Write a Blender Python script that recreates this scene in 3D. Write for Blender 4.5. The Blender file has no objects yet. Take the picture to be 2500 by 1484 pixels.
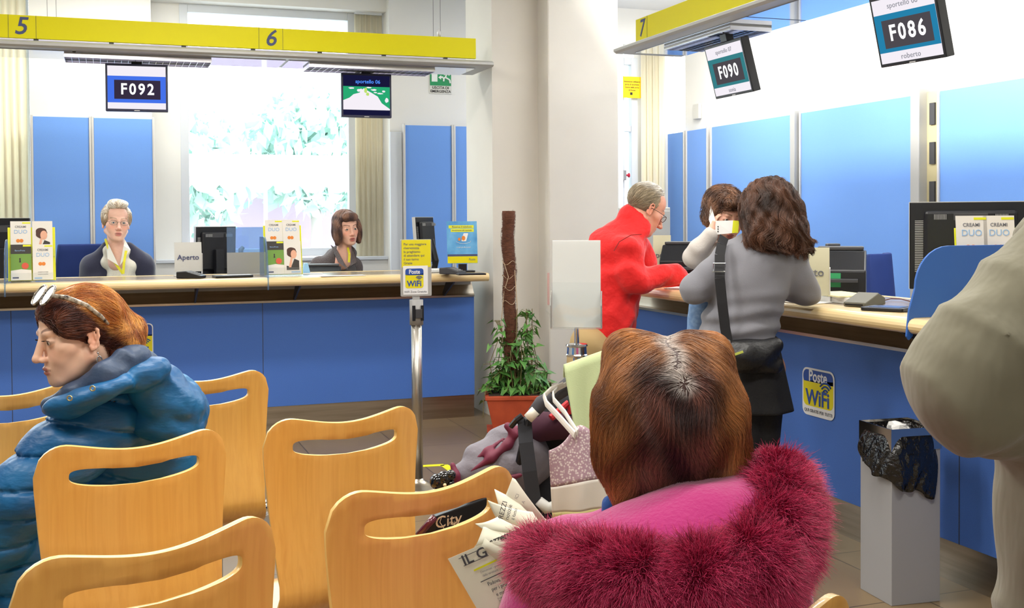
import bpy, bmesh, math, random
import numpy as np
from mathutils import Vector, Matrix, Euler
random.seed(7); RNG = np.random.default_rng(7)
C = bpy.context.scene.collection
PI = math.pi
# ------------------------------------------------------------------ camera
W0, H0, FPX = 2500.0, 1484.0, 2736.0
YAW, PITCH, ROLL, CAMH, PPY = 19.8, 1.2, 0.35, 1.5, 595.0
cd = bpy.data.cameras.new('camera'); cam = bpy.data.objects.new('camera', cd); C.objects.link(cam)
cd.sensor_width = 36.0; cd.lens = 36.0 * FPX / W0; cd.shift_y = -(H0 / 2 - PPY) / W0
cd.clip_start = 0.05; cd.clip_end = 200
RC = (Matrix.Rotation(math.radians(-YAW), 3, 'Z') @ Matrix.Rotation(math.radians(90 - PITCH), 3, 'X') @ Matrix.Rotation(math.radians(-ROLL), 3, 'Z'))
cam.matrix_world = Matrix.Translation((0, 0, CAMH)) @ RC.to_4x4()
bpy.context.scene.camera = cam
FW = Vector((math.sin(math.radians(YAW)), math.cos(math.radians(YAW)), 0)); RT = Vector((FW.y, -FW.x, 0))
# ------------------------------------------------------------------ view and sky
sc = bpy.context.scene
sc.view_settings.view_transform = 'Standard'; sc.view_settings.look = 'None'
sc.view_settings.exposure = 0.0; sc.view_settings.gamma = 1.0
sc.cycles.use_denoising = True
sc.cycles.max_bounces = 7; sc.cycles.transparent_max_bounces = 12
wd = bpy.data.worlds.new('sky'); sc.world = wd; wd.use_nodes = True
wd.node_tree.nodes['Background'].inputs[0].default_value = (0.93, 0.97, 1.0, 1)
wd.node_tree.nodes['Background'].inputs[1].default_value = 6.0

def area_light(name, loc, rot, sx, sy, e, col=(1, 1, 1), spread=180):
    l = bpy.data.lights.new(name, 'AREA'); l.shape = 'RECTANGLE'; l.size = sx; l.size_y = sy; l.energy = e; l.color = col
    l.spread = math.radians(spread)
    o = bpy.data.objects.new(name, l); C.objects.link(o); o.location = loc; o.rotation_euler = rot
    return o
# daylight through the big windows, ceiling fluorescents, uplight hidden in the canopies, the camera's flash
area_light('window_daylight', (1.22, 10.6, 2.3), (math.radians(90), 0, 0), 1.7, 2.6, 60, (0.92, 0.97, 1))
area_light('corner_daylight', (4.9, 10.6, 2.0), (math.radians(90), 0, 0), 0.5, 2.6, 20, (0.92, 0.97, 1))
CEIL = [(0.0, 1.6), (2.0, 1.6), (-1.8, 3.4), (0.3, 4.0), (2.2, 3.6), (-2.2, 6.3), (0.6, 6.3), (4.4, 4.0), (4.6, 8.3), (0.3, 9.0)]
for i, (x, y) in enumerate(CEIL):
    area_light('ceiling_lamp', (x, y, 3.46), (0, 0, 0), 1.2, 0.3, 68 if i == 8 else 44, (1.0, 0.965, 0.90))
area_light('canopy_uplight', (3.52, 5.5, 2.80), (0, math.radians(-125), 0), 0.10, 3.0, 165, (1.0, 0.98, 0.95))
area_light('canopy_uplight', (-0.6, 8.1, 2.80), (math.radians(160), 0, 0), 4.6, 0.10, 22, (1.0, 0.98, 0.95))
fl = bpy.data.lights.new('camera_flash', 'POINT'); fl.energy = 20; fl.shadow_soft_size = 0.012; fl.color = (1, 0.97, 0.92)
flo = bpy.data.objects.new('camera_flash', fl); C.objects.link(flo); flo.location = Vector((0, 0, CAMH - 0.035)) + RT * 0.06 - FW * 0.01

# ------------------------------------------------------------------ pixel maths (2500x1484 frame)
def ray(px, py):
    return RC @ Vector(((px - 1250.0) / FPX, -(py - PPY) / FPX, -1.0))
def at(px, py, z):
    d = ray(px, py); return Vector((0, 0, CAMH)) + d * (z / d.dot(FW))
def onX(px, py, X):
    d = ray(px, py); return Vector((0, 0, CAMH)) + d * (X / d.x)
def onY(px, py, Y):
    d = ray(px, py); return Vector((0, 0, CAMH)) + d * (Y / d.y)
def onZ(px, py, Z):
    d = ray(px, py); return Vector((0, 0, CAMH)) + d * ((Z - CAMH) / d.z)
# ------------------------------------------------------------------ materials
def s2l(c):
    return tuple(((v / 255) / 12.92 if v / 255 <= 0.04045 else ((v / 255 + 0.055) / 1.055) ** 2.4) for v in c)
MATS = {}
def mat(name, rgb, rough=0.5, metal=0.0, spec=0.5, bump=None, var=None, emit=0.0, sheen=0.0, coat=0.0, attr=None, alpha=1.0, aniso=None, bumpd=0.1):
    """bump=(scale, strength)  var=(scale, rgb2, stretch) mottled second colour   attr = colour attribute to multiply in"""
    m = bpy.data.materials.new(name); m.use_nodes = True; nt = m.node_tree; b = nt.nodes['Principled BSDF']
    col = (*s2l(rgb), 1)
    b.inputs['Base Color'].default_value = col; b.inputs['Roughness'].default_value = rough; b.inputs['Metallic'].default_value = metal
    b.inputs['Specular IOR Level'].default_value = spec
    if sheen: b.inputs['Sheen Weight'].default_value = sheen
    if coat: b.inputs['Coat Weight'].default_value = coat; b.inputs['Coat Roughness'].default_value = 0.08
    if alpha < 1: b.inputs['Alpha'].default_value = alpha
    if emit:
        b.inputs['Emission Color'].default_value = col; b.inputs['Emission Strength'].default_value = emit
    tc = None
    def coords(stretch=(1, 1, 1)):
        t = nt.nodes.new('ShaderNodeTexCoord'); mp = nt.nodes.new('ShaderNodeMapping'); mp.inputs['Scale'].default_value = stretch
        nt.links.new(t.outputs['Object'], mp.inputs['Vector']); return mp.outputs['Vector']
    if var:
        n = nt.nodes.new('ShaderNodeTexNoise'); n.inputs['Scale'].default_value = var[0]; n.inputs['Detail'].default_value = 5
        nt.links.new(coords(var[2] if len(var) > 2 else (1, 1, 1)), n.inputs['Vector'])
        mr = nt.nodes.new('ShaderNodeMapRange'); mr.inputs['From Min'].default_value = 0.35; mr.inputs['From Max'].default_value = 0.65
        nt.links.new(n.outputs['Fac'], mr.inputs['Value'])
        mx = nt.nodes.new('ShaderNodeMix'); mx.data_type = 'RGBA'; mx.inputs[6].default_value = col; mx.inputs[7].default_value = (*s2l(var[1]), 1)
        nt.links.new(mr.outputs['Result'], mx.inputs[0]); nt.links.new(mx.outputs[2], b.inputs['Base Color'])
    if attr:
        a = nt.nodes.new('ShaderNodeAttribute'); a.attribute_name = attr
        nt.links.new(a.outputs['Color'], b.inputs['Base Color'])
    if bump:
        n = nt.nodes.new('ShaderNodeTexNoise'); n.inputs['Scale'].default_value = bump[0]; n.inputs['Detail'].default_value = 3
        nt.links.new(coords(bump[2] if len(bump) > 2 else (1, 1, 1)), n.inputs['Vector'])
        bp = nt.nodes.new('ShaderNodeBump'); bp.inputs['Strength'].default_value = bump[1]; bp.inputs['Distance'].default_value = bumpd
        nt.links.new(n.outputs['Fac'], bp.inputs['Height']); nt.links.new(bp.outputs['Normal'], b.inputs['Normal'])
    MATS[name] = m; return m
def emis(name, rgb, s):
    m = bpy.data.materials.new(name); m.use_nodes = True; nt = m.node_tree; nt.nodes.clear()
    e = nt.nodes.new('ShaderNodeEmission'); e.inputs[0].default_value = (*s2l(rgb), 1); e.inputs[1].default_value = s
    o = nt.nodes.new('ShaderNodeOutputMaterial'); nt.links.new(e.outputs[0], o.inputs[0]); MATS[name] = m; return m
def clear(name, rgb, refl=0.06, opac=0.0):
    """thin clear sheet: transparent tinted + a little gloss"""
    m = bpy.data.materials.new(name); m.use_nodes = True; nt = m.node_tree; nt.nodes.clear()
    t = nt.nodes.new('ShaderNodeBsdfTransparent'); t.inputs[0].default_value = (*s2l(rgb), 1)
    g = nt.nodes.new('ShaderNodeBsdfGlossy'); g.inputs['Roughness'].default_value = 0.03
    d = nt.nodes.new('ShaderNodeBsdfDiffuse'); d.inputs[0].default_value = (*s2l(rgb), 1)
    lw = nt.nodes.new('ShaderNodeLayerWeight'); lw.inputs['Blend'].default_value = 0.5
    pw = nt.nodes.new('ShaderNodeMath'); pw.operation = 'POWER'; pw.inputs[1].default_value = 4.0; nt.links.new(lw.outputs['Facing'], pw.inputs[0])
    fr = nt.nodes.new('ShaderNodeMath'); fr.operation = 'MULTIPLY_ADD'; fr.inputs[1].default_value = 0.7; fr.inputs[2].default_value = 0.03; nt.links.new(pw.outputs[0], fr.inputs[0])
    m0 = nt.nodes.new('ShaderNodeMixShader'); m0.inputs[0].default_value = opac
    nt.links.new(t.outputs[0], m0.inputs[1]); nt.links.new(d.outputs[0], m0.inputs[2])
    m1 = nt.nodes.new('ShaderNodeMixShader'); nt.links.new(fr.outputs[0], m1.inputs[0])
    nt.links.new(m0.outputs[0], m1.inputs[1]); nt.links.new(g.outputs[0], m1.inputs[2])
    o = nt.nodes.new('ShaderNodeOutputMaterial'); nt.links.new(m1.outputs[0], o.inputs[0]); MATS[name] = m; return m

M_wall = mat('white_plaster', (226, 226, 222), 0.9, var=(0.8, (220, 220, 218)))
M_pillar = mat('beige_plaster', (218, 214, 205), 0.85, var=(1.2, (211, 207, 198)))
M_ceil = mat('ceiling_paint', (225, 227, 228), 0.9)
M_blue = mat('blue_laminate', (78, 120, 200), 0.55, spec=0.25, bump=(420, 0.12), var=(260, (72, 112, 192)), bumpd=0.002)
M_bluelit = mat('blue_laminate_lit', (112, 158, 230), 0.4, spec=0.3, var=(260, (106, 152, 225)))  # counter laminate again, paler: the strong light on the walls is in the colour
M_yel = mat('yellow_sign_plate', (214, 204, 14), 0.5, spec=0.2)
M_steel = mat('brushed_steel', (196, 188, 174), 0.3, 1.0, var=(30, (172, 162, 146), (0.05, 0.05, 1)))
M_alu = mat('aluminium', (205, 205, 204), 0.4, 0.35)
M_alud = mat('matt_aluminium', (172, 172, 170), 0.5, 0.3)
M_mirror = mat('polished_soffit', (196, 204, 220), 0.06, 1.0)
M_cream = mat('cream_beech_edge', (232, 208, 158), 0.35, coat=0.3, var=(3, (224, 196, 142), (1, 1, 6)))
M_top = mat('taupe_worktop', (150, 135, 115), 0.22, spec=0.6)
M_frame = mat('white_window_frame', (206, 212, 220), 0.5)
M_blind = mat('cream_vertical_blind', (252, 247, 228), 0.9, var=(6, (248, 238, 210), (6, 6, .1)))
M_black = mat('black_plastic', (24, 25, 30), 0.35, spec=0.4)
M_dark = mat('dark_grey_plastic', (58, 58, 62), 0.5)
M_navyp = mat('navy_bezel', (32, 34, 66), 0.35)
M_grey = mat('grey_metal_paint', (150, 150, 150), 0.5)
M_lgrey = mat('light_grey_plastic', (200, 200, 196), 0.5)
M_white = mat('white_paper', (238, 238, 236), 0.7)
M_chrome = mat('chrome', (220, 220, 222), 0.08, 1.0)
M_glass = clear('window_glass', (246, 252, 252))
M_acry = clear('clear_acrylic', (253, 254, 254), opac=0.02)
M_bacry = clear('blue_tinted_acrylic', (190, 214, 242), opac=0.14)
M_num = mat('grey_blue_lettering', (62, 70, 110), 0.6)
# ------------------------------------------------------------------ mesh helpers
class MB:
    def __init__(s): s.v = []; s.f = []; s.m = []; s.cur = 0
    def add(s, vs, fs):
        o = len(s.v); s.v += [tuple(v) for v in vs]; s.f += [tuple(i + o for i in f) for f in fs]; s.m += [s.cur] * len(fs); return s
    def box(s, x0, x1, y0, y1, z0, z1, M=None):
        vs = [(x, y, z) for x in (x0, x1) for y in (y0, y1) for z in (z0, z1)]
        if M is not None: vs = [tuple(M @ Vector(v)) for v in vs]
        return s.add(vs, [(0, 1, 3, 2), (4, 6, 7, 5), (0, 4, 5, 1), (2, 3, 7, 6), (0, 2, 6, 4), (1, 5, 7, 3)])
    def prism(s, poly, y0, y1, axis='y'):
        """poly in (x,z) extruded along y (axis y); axis x: poly (y,z) along x; axis z: poly (x,y) along z"""
        n = len(poly)
        def P(a, b, t): return {'y': (a, t, b), 'x': (t, a, b), 'z': (a, b, t)}[axis]
        vs = [P(a, b, y0) for a, b in poly] + [P(a, b, y1) for a, b in poly]
        fs = [tuple(range(n)), tuple(reversed(range(n, 2 * n)))] + [(i, n + i, n + (i + 1) % n, (i + 1) % n) for i in range(n)]
        return s.add(vs, fs)
    def cyl(s, a, b, r, r2=None, n=16):
        return s.tube([a, b], [r, r if r2 is None else r2], n)
    def tube(s, pts, r, n=10, closed=False, flat=None):
        pts = [Vector(p) for p in pts]; k = len(pts)
        rs = r if isinstance(r, (list, tuple)) else [r] * k
        up = None; rings = []
        for i, p in enumerate(pts):
            if closed: t = pts[(i + 1) % k] - pts[i - 1]
            else: t = pts[min(i + 1, k - 1)] - pts[max(i - 1, 0)]
            t.normalize()
            if up is None:
                up = Vector((0, 0, 1)) if abs(t.z) < 0.9 else Vector((0, 1, 0))
            u = (up - t * up.dot(t)).normalized(); w = t.cross(u); up = u
            fx, fy = flat if flat else (1, 1)
            rings.append([p + (u * math.cos(2 * PI * j / n) * fx + w * math.sin(2 * PI * j / n) * fy) * rs[i] for j in range(n)])
        vs = [v for rg in rings for v in rg]; fs = []
        for i in range(k if closed else k - 1):
            i2 = (i + 1) % k
            for j in range(n):
                j2 = (j + 1) % n; fs.append((i * n + j, i2 * n + j, i2 * n + j2, i * n + j2))
        if not closed: fs += [tuple(reversed(range(n))), tuple(range((k - 1) * n, k * n))]
        return s.add(vs, fs)
    def lathe(s, prof, n=32, c=(0, 0, 0)):
        vs = []; fs = []; k = len(prof)
        for r, z in prof:
            for j in range(n):
                a = 2 * PI * j / n; vs.append((c[0] + r * math.cos(a), c[1] + r * math.sin(a), c[2] + z))
        for i in range(k - 1):
            for j in range(n):
                j2 = (j + 1) % n; fs.append((i * n + j, i * n + j2, (i + 1) * n + j2, (i + 1) * n + j))
        fs += [tuple(reversed(range(n))), tuple(range((k - 1) * n, k * n))]
        return s.add(vs, fs)
    def ball(s, c, r, n=16, M=None):
        rx, ry, rz = r if isinstance(r, (tuple, list)) else (r, r, r)
        vs = [(0, 0, -1)]; m = n // 2
        for i in range(1, m):
            a = PI * i / m
            for j in range(n): b = 2 * PI * j / n; vs.append((math.sin(a) * math.cos(b), math.sin(a) * math.sin(b), -math.cos(a)))
        vs.append((0, 0, 1)); fs = []
        for j in range(n):
            fs.append((0, 1 + (j + 1) % n, 1 + j)); L = 1 + (m - 2) * n; fs.append((len(vs) - 1, L + j, L + (j + 1) % n))
            for i in range(m - 2): a = 1 + i * n; b = a + n; fs.append((a + j, a + (j + 1) % n, b + (j + 1) % n, b + j))
        out = []
        for v in vs:
            w = Vector((v[0] * rx, v[1] * ry, v[2] * rz))
            if M is not None: w = M @ w
            out.append(tuple(w + Vector(c)))
        return s.add(out, fs)
    def sheet(s, fn, nu, nv):
        vs = [fn(i / nu, j / nv) for i in range(nu + 1) for j in range(nv + 1)]
        return s.add(vs, [(i * (nv + 1) + j, (i + 1) * (nv + 1) + j, (i + 1) * (nv + 1) + j + 1, i * (nv + 1) + j + 1) for i in range(nu) for j in range(nv)])
def link(o, parent=None):
    C.objects.link(o)
    if parent is not None: o.parent = parent
    return o
def obj(name, mb, m, parent=None, loc=None, rz=0, bev=0, smooth=False, sub=0, solid=0, kind=None):
    me = bpy.data.meshes.new(name); me.from_pydata(mb.v, [], mb.f)
    bm = bmesh.new(); bm.from_mesh(me); bmesh.ops.recalc_face_normals(bm, faces=bm.faces); bm.to_mesh(me); bm.free()
    for mm in (m if isinstance(m, (list, tuple)) else [m]): me.materials.append(mm)
    if isinstance(m, (list, tuple)): me.polygons.foreach_set('material_index', mb.m)
    me.polygons.foreach_set('use_smooth', [bool(smooth)] * len(me.polygons))
    o = bpy.data.objects.new(name, me); link(o, parent)
    if loc is not None: o.location = loc
    if rz: o.rotation_euler[2] = rz
    if solid:
        d = o.modifiers.new('s', 'SOLIDIFY'); d.thickness = solid; d.offset = 0
    if bev:
        d = o.modifiers.new('b', 'BEVEL'); d.width = bev; d.segments = 2; d.limit_method = 'ANGLE'; d.angle_limit = math.radians(40)
    if sub:
        d = o.modifiers.new('u', 'SUBSURF'); d.levels = sub; d.render_levels = sub
    if kind: o['kind'] = kind
    return o
def rpoly(x0, x1, z0, z1, r, n=5):
    out = []
    for cx, cz, a0 in ((x1 - r, z1 - r, 0), (x0 + r, z1 - r, 90), (x0 + r, z0 + r, 180), (x1 - r, z0 + r, 270)):
        for i in range(n + 1): a = math.radians(a0 + 90 * i / n); out.append((cx + r * math.cos(a), cz + r * math.sin(a)))
    return out
def thing(name, label, cat, loc=(0, 0, 0), rz=0, group=None, rot=None):
    o = bpy.data.objects.new(name, None); C.objects.link(o); o.empty_display_size = 0.05
    o.location = loc; o.rotation_euler = rot if rot else (0, 0, rz); tag(o, label, cat, group); return o
def tag(o, label, cat, group=None):
    o['label'] = label; o['category'] = cat
    if group: o['group'] = group
    return o
def struct(o): o['kind'] = 'structure'; return o
def dup(root, loc=None, rz=None, label=None, group=None):
    r = root.copy(); C.objects.link(r)
    if loc is not None: r.location = loc
    if rz is not None: r.rotation_euler = (0, 0, rz)
    if label: r['label'] = label
    if group: r['group'] = group
    for ch in list(root.children):
        c = ch.copy(); C.objects.link(c); c.parent = r
        for g in ch.children: d = g.copy(); C.objects.link(d); d.parent = c
    return r
def text(name, s, size, m, parent=None, pos=(0, 0, 0), align='CENTER', bold=0.0, shear=0.0, sx=1.0, roll=0.0, frame=None, th=0.0006, space=1.0):
    """lettering standing in the x-z plane facing -y (thing's local frame), centred on pos"""
    cu = bpy.data.curves.new(name, 'FONT'); cu.body = s; cu.size = size; cu.align_x = align; cu.align_y = 'CENTER'
    cu.offset = bold * size; cu.shear = shear; cu.extrude = th; cu.resolution_u = 3; cu.space_character = space; cu.space_line = 0.9
    t = bpy.data.objects.new(name, cu); C.objects.link(t)
    dg = bpy.context.evaluated_depsgraph_get(); me = bpy.data.meshes.new_from_object(t.evaluated_get(dg))
    bpy.data.objects.remove(t); bpy.data.curves.remove(cu)
    Mx = Matrix(((sx, 0, 0, 0), (0, 0, -1, 0), (0, 1, 0, 0), (0, 0, 0, 1)))
    me.transform(Mx); me.materials.clear(); me.materials.append(m)
    o = bpy.data.objects.new(name, me); link(o, parent)
    o.matrix_local = Matrix.Translation(pos) @ (frame if frame is not None else Matrix.Identity(4)) @ Matrix.Rotation(roll, 4, 'Y')
    return o
# ================================================================== ROOM
YW = 9.9; XW = 5.4; ZC = 3.55
XA0, XA1 = -0.587, 0.357      # left wall piece (behind counter 5)
XB0 = 2.40                    # right end of big window recess
XD0, XD1 = 4.72, 5.40         # corner window recess
WZ0 = 1.15
mfl = mat('brown_floor_tile', (150, 126, 92), 0.3, spec=0.5)
nt = mfl.node_tree; bs = nt.nodes['Principled BSDF']
tcn = nt.nodes.new('ShaderNodeTexCoord'); br = nt.nodes.new('ShaderNodeTexBrick'); br.offset = 0
br.inputs['Scale'].default_value = 1.0; br.inputs['Brick Width'].default_value = 0.6; br.inputs['Row Height'].default_value = 0.6
br.inputs['Mortar Size'].default_value = 0.004; br.inputs['Color1'].default_value = (*s2l((142, 120, 88)), 1); br.inputs['Color2'].default_value = (*s2l((134, 112, 81)), 1)
br.inputs['Mortar'].default_value = (*s2l((84, 68, 48)), 1)
ns = nt.nodes.new('ShaderNodeTexNoise'); ns.inputs['Scale'].default_value = 3; ns.inputs['Detail'].default_value = 6
mxn = nt.nodes.new('ShaderNodeMix'); mxn.data_type = 'RGBA'; mxn.blend_type = 'MULTIPLY'; mxn.inputs[0].default_value = 0.35
nt.links.new(tcn.outputs['Object'], br.inputs['Vector']); nt.links.new(tcn.outputs['Object'], ns.inputs['Vector'])
nt.links.new(br.outputs['Color'], mxn.inputs[6]); nt.links.new(ns.outputs['Fac'], mxn.inputs[7]); nt.links.new(mxn.outputs[2], bs.inputs['Base Color'])
struct(obj('floor', MB().box(-6, XW + .2, -2, YW + .6, -0.1, 0), mfl))
struct(obj('ceiling', MB().box(-6, XW + .2, -2, YW + .6, ZC, ZC + .1), M_ceil))
mb = MB(); mb.box(XA0, XA1, YW, YW + .45, 0, ZC)            # piers between the windows
mb.box(XB0, XD0, YW, YW + .45, 0, ZC)
mb.box(XA1, XB0, YW + .12, YW + .45, 0, WZ0); mb.box(-4, XA0, YW + .12, YW + .45, 0, WZ0); mb.box(-6, -4, YW, YW + .45, 0, ZC)
mb.box(XD0, XW + .2, YW, YW + .45, 3.2, ZC); mb.box(XA1, XB0, YW + .1, YW + .45, 3.4, ZC)
struct(obj('wall_back', mb, M_wall))
struct(obj('wall_right', MB().box(XW, XW + .2, -2, YW, 0, ZC), M_wall))
struct(obj('wall_left', MB().box(-6.1, -6, -2, YW + .5, 0, ZC), M_wall))
struct(obj('wall_front', MB().box(-6.1, XW + .2, -2.1, -2, 0, ZC), M_wall))
# windows
def window(name, x0, x1, z0, z1, y, muntins=(), rails=()):
    fr = MB(); t = .07
    fr.box(x0, x0 + t, y - .04, y + .04, z0, z1); fr.box(x1 - t, x1, y - .04, y + .04, z0, z1)
    fr.box(x0 + t, x1 - t, y - .04, y + .04, z0, z0 + t); fr.box(x0 + t, x1 - t, y - .04, y + .04, z1 - t, z1)
    for m in muntins: fr.box(m - .03, m + .03, y - .03, y + .03, z0 + t, z1 - t)
    for r in rails: fr.box(x0 + t, x1 - t, y - .03, y + .03, r - .03, r + .03)
    w = struct(obj(name, fr, M_frame, bev=.004))
    struct(obj('window_pane', MB().box(x0 + t, x1 - t, y - .004, y + .004, z0 + t, z1 - t), M_glass, w)); return w
xg0 = onY(441, 400, YW + .30).x; xg1 = onY(868, 400, YW + .30).x
window('window_1', xg0, xg1, WZ0 + .04, 3.4, YW + .30)
obj('window_sill', MB().box(XA1, XB0, YW + .10, YW + .34, WZ0, WZ0 + .03), M_frame, bpy.data.objects['window_1'], bev=.004)
window('window_2', -2.6, XA0 - .02, WZ0 + .04, 3.4, YW + .30)
window('window_3', 4.74, onY(1553, 300, YW + .2).x, 0.05, 3.1, YW + .20, rails=(2.4,))
mb = MB(); mb.box(XA1 + .002, xg0, YW + .27, YW + .33, WZ0 + .03, 3.4); mb.box(xg1, XB0 - .002, YW + .36, YW + .42, WZ0 + .03, 3.4); mb.box(onY(1553, 300, YW + .2).x, XW, YW + .24, YW + .4, 0, 3.2)
struct(obj('wall_reveal', mb, M_wall))
# pillars
struct(obj('pillar_1', MB().box(2.745, 3.116, 8.05, 8.70, 0, ZC), M_pillar))
struct(obj('pillar_2', MB().box(3.116, 3.70, 7.84, 8.70, 0, ZC), M_pillar, bev=.012))
# outside: pavement, pale wall, awning, trees
struct(obj('ground_outside', MB().box(-9, 12, YW + .6, 40, -0.3, -0.1), mat('pale_pavement', (205, 200, 198), .9)))
w = thing('awning', 'pale scalloped shop awning outside the big window', 'awning', (2.2, 18, 0))
mb = MB()
def awn(u, v):
    x = -2.6 + 5.4 * u; dz = -.12 * abs(math.sin(u * 14 * PI)) if v == 1 else 0
    return (x, -1.2 * v, 2.55 - .5 * v + dz)
mb.sheet(awn, 112, 4); obj('canopy_cloth', mb, mat('white_awning', (236, 232, 234), .9), w, solid=.02)
mb = MB()
for k in (-2.5, 0, 2.7): mb.cyl((k, -1.1, -.1), (k, -1.1, 2.05), .03)
obj('post', mb, M_lgrey, w)
M_bark = mat('bleached_bark', (196, 188, 184), .9); M_leafpale = mat('bleached_leaves', (206, 232, 224), .8)  # bark and leaf colours bleached to stand in for overexposed daylight
for i, (x, y, h, lab) in enumerate([(1.0, 20.6, 3.5, 'pale green tree outside the big window, behind the awning'), (3.8, 22, 4.2, 'larger pale tree outside, farther behind the awning')]):
    t = thing('street_tree', lab, 'tree', (x, y, -.1))
    obj('trunk', MB().tube([(0, 0, 0), (.05, 0, h * .35), (0, .05, h * .6)], [.14, .11, .07]), M_bark, t, smooth=True)
    mb = MB(); rr = random.Random(i)
    for k in range(1500):
        a = rr.uniform(0, 2 * PI); b = math.acos(rr.uniform(-1, 1)); q = rr.random() ** .4
        c = Vector((math.sin(b) * math.cos(a) * 1.6 * q, math.sin(b) * math.sin(a) * 1.6 * q, h * .72 + math.cos(b) * 1.3 * q))
        M = Euler((rr.uniform(0, 6), rr.uniform(0, 6), rr.uniform(0, 6))).to_matrix(); s = .2
        mb.add([c + M @ Vector(v) for v in ((-s, 0, 0), (0, -s * .5, 0), (s, 0, 0), (0, s * .5, 0))], [(0, 1, 2, 3)])
    obj('leaves', mb, M_leafpale, t)
bl = thing('kiosk', 'pale low building across the street outside the window', 'building', (1.5, 24, -.1))
mb = MB(); mb.box(-5, 5, 0, 3, 0, 2.6); obj('wall', mb, mat('pink_render', (186, 166, 182), .9), bl)
mb = MB(); mb.box(-5.2, 5.2, -.3, 3.2, 2.6, 2.75); obj('roof', mb, mat('pale_roof', (150, 196, 212), .9), bl)
# vertical blinds
_nt = M_blind.node_tree; _b = _nt.nodes['Principled BSDF']; _o = _nt.nodes['Material Output']
_tr = _nt.nodes.new('ShaderNodeBsdfTranslucent'); _tr.inputs[0].default_value = (*s2l((250, 246, 232)), 1); _mx = _nt.nodes.new('ShaderNodeMixShader'); _mx.inputs[0].default_value = .45
_nt.links.new(_b.outputs[0], _mx.inputs[1]); _nt.links.new(_tr.outputs[0], _mx.inputs[2]); _nt.links.new(_mx.outputs[0], _o.inputs[0])
def blind(name, lab, x0, x1, z0, z1, y, n):
    t = thing(name, lab, 'blind', (x0, y, z0))
    obj('headrail', MB().box(0, x1 - x0, -.02, .03, z1 - z0, z1 - z0 + .04), M_frame, t)
    w = (x1 - x0) / n
    for i in range(n):
        mb = MB(); a = .3
        def sh(u, v): return (w * (i + .5) + (u - .5) * w * 1.3 * math.cos(a), (u - .5) * w * 1.3 * math.sin(a) + .012 * math.sin(u * PI), v * (z1 - z0))
        mb.sheet(sh, 4, 1); obj('slat', mb, M_blind, t, smooth=True, solid=.0015)
b0 = onY(868, 400, YW + .22).x; b1 = onY(933, 400, YW + .22).x
blind('vertical_blind', 'cream vertical blind drawn to the right side of the big window', b0, b1, 1.17, 3.38, YW + .2, 5)
b0 = onY(1566, 400, YW + .1).x; b1 = onY(1624, 400, YW + .1).x
blind('vertical_blind', 'cream vertical blind in the room corner beside the blue wall panels', b0, b1, .05, 3.15, YW + .1, 4)
b0 = onY(-60, 400, YW + .05).x; b1 = onY(66, 400, YW + .05).x
blind('vertical_blind', 'cream vertical blind beyond the counter under the number 5 sign', b0, b1, 1.17, 3.38, YW + .05, 7)
# blue wall partitions: back left, back right, right wall
PH = 2.36
def partition(lab, p0, p1, z1=PH, groove=True, y0=0.0):
    """p0,p1 ground points; panel with aluminium posts at both ends; faces the -n side"""
    d = Vector(p1) - Vector(p0); L = d.length; t = thing('blue_partition', lab, 'partition', p0, math.atan2(d.y, d.x), 'blue partitions along the walls')
    obj('panel', MB().box(.018, L - .018, 0, .04, y0, z1), M_bluelit, t, bev=.003)
    mb = MB(); mb.box(-.0, .018, -.012, .045, y0, z1 + .012); obj('post', mb, M_alu, t, bev=.003)
    mb = MB(); mb.box(L - .018, L, -.012, .045, y0, z1 + .012); obj('post', mb, M_alu, t, bev=.003)
    return t
Yp = 9.80
def gx(px, py=400): return onY(px, py, Yp).x
partition('blue back wall panel, the left one behind the white haired clerk', (gx(76), Yp, 0), (gx(224), Yp, 0))
partition('blue back wall panel directly behind the white haired clerk', (gx(224.5), Yp, 0), (gx(378), Yp, 0))
partition('blue back wall panel behind the upright screen, right of the cream blind', (gx(985), Yp, 0), (gx(1107), Yp, 0))
partition('narrow blue back wall panel next to the white pillar', (gx(1107.5), Yp, 0), (gx(1107.5) + .5, Yp, 0))
gp = thing('white_partition', 'plain white partition panel left of the blue panel under the exit sign', 'partition', (gx(955), Yp + .03, 0))
obj('panel', MB().box(0, gx(984) - gx(955), 0, .04, 0, 2.3), M_frame, gp, bev=.003)
Xp = 5.33
def gy(px, py=500): return onX(px, py, Xp).y
segs = [(1626, 1672, 'narrow blue right wall panel in the room corner'), (1676, 1729, 'blue right wall panel second from the room corner'),
        (1736, 1941, 'wide blue right wall panel behind the toddler'), (1953, 2236, 'wide blue right wall panel behind the small printer'),
        (2290, 2560, 'wide blue right wall panel behind the large dark monitor')]
for a, b, lab in segs:
    partition(lab, (Xp, gy(a), 0), (Xp, gy(b), 0))
ps = thing('partition_mullion', 'thick aluminium post between two wide blue right wall panels', 'post', (Xp, gy(1947), 0))
obj('column', MB().box(-.045, .04, -.02, .045, 0, 2.385), M_alud, ps, bev=.006)
ps = thing('cable_duct', 'open beige cable duct beside grey post on the blue right wall', 'cable duct', (Xp, gy(2262), 0))
obj('post', MB().box(-.05, .04, .02, .11, 0, 2.40), M_alud, ps, bev=.006)
obj('back_panel', MB().box(.02, .04, -.09, .02, 0, 2.37), mat('beige_duct', (190, 180, 140), .7), ps)
mb = MB()
for k in range(8): mb.box(.005, .02, -.07, -.02, .25 + k * .27, .40 + k * .27)
obj('slot', mb, M_dark, ps)
# small wall things
t = thing('wall_box', 'small white square box mounted on the white wall above blue panels', 'wall box', (XW, onX(1706, 272, XW).y, onX(1706, 272, XW).z))
obj('cover', MB().box(-.035, 0, -.06, .06, -.075, .075), M_lgrey, t, bev=.008)
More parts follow.
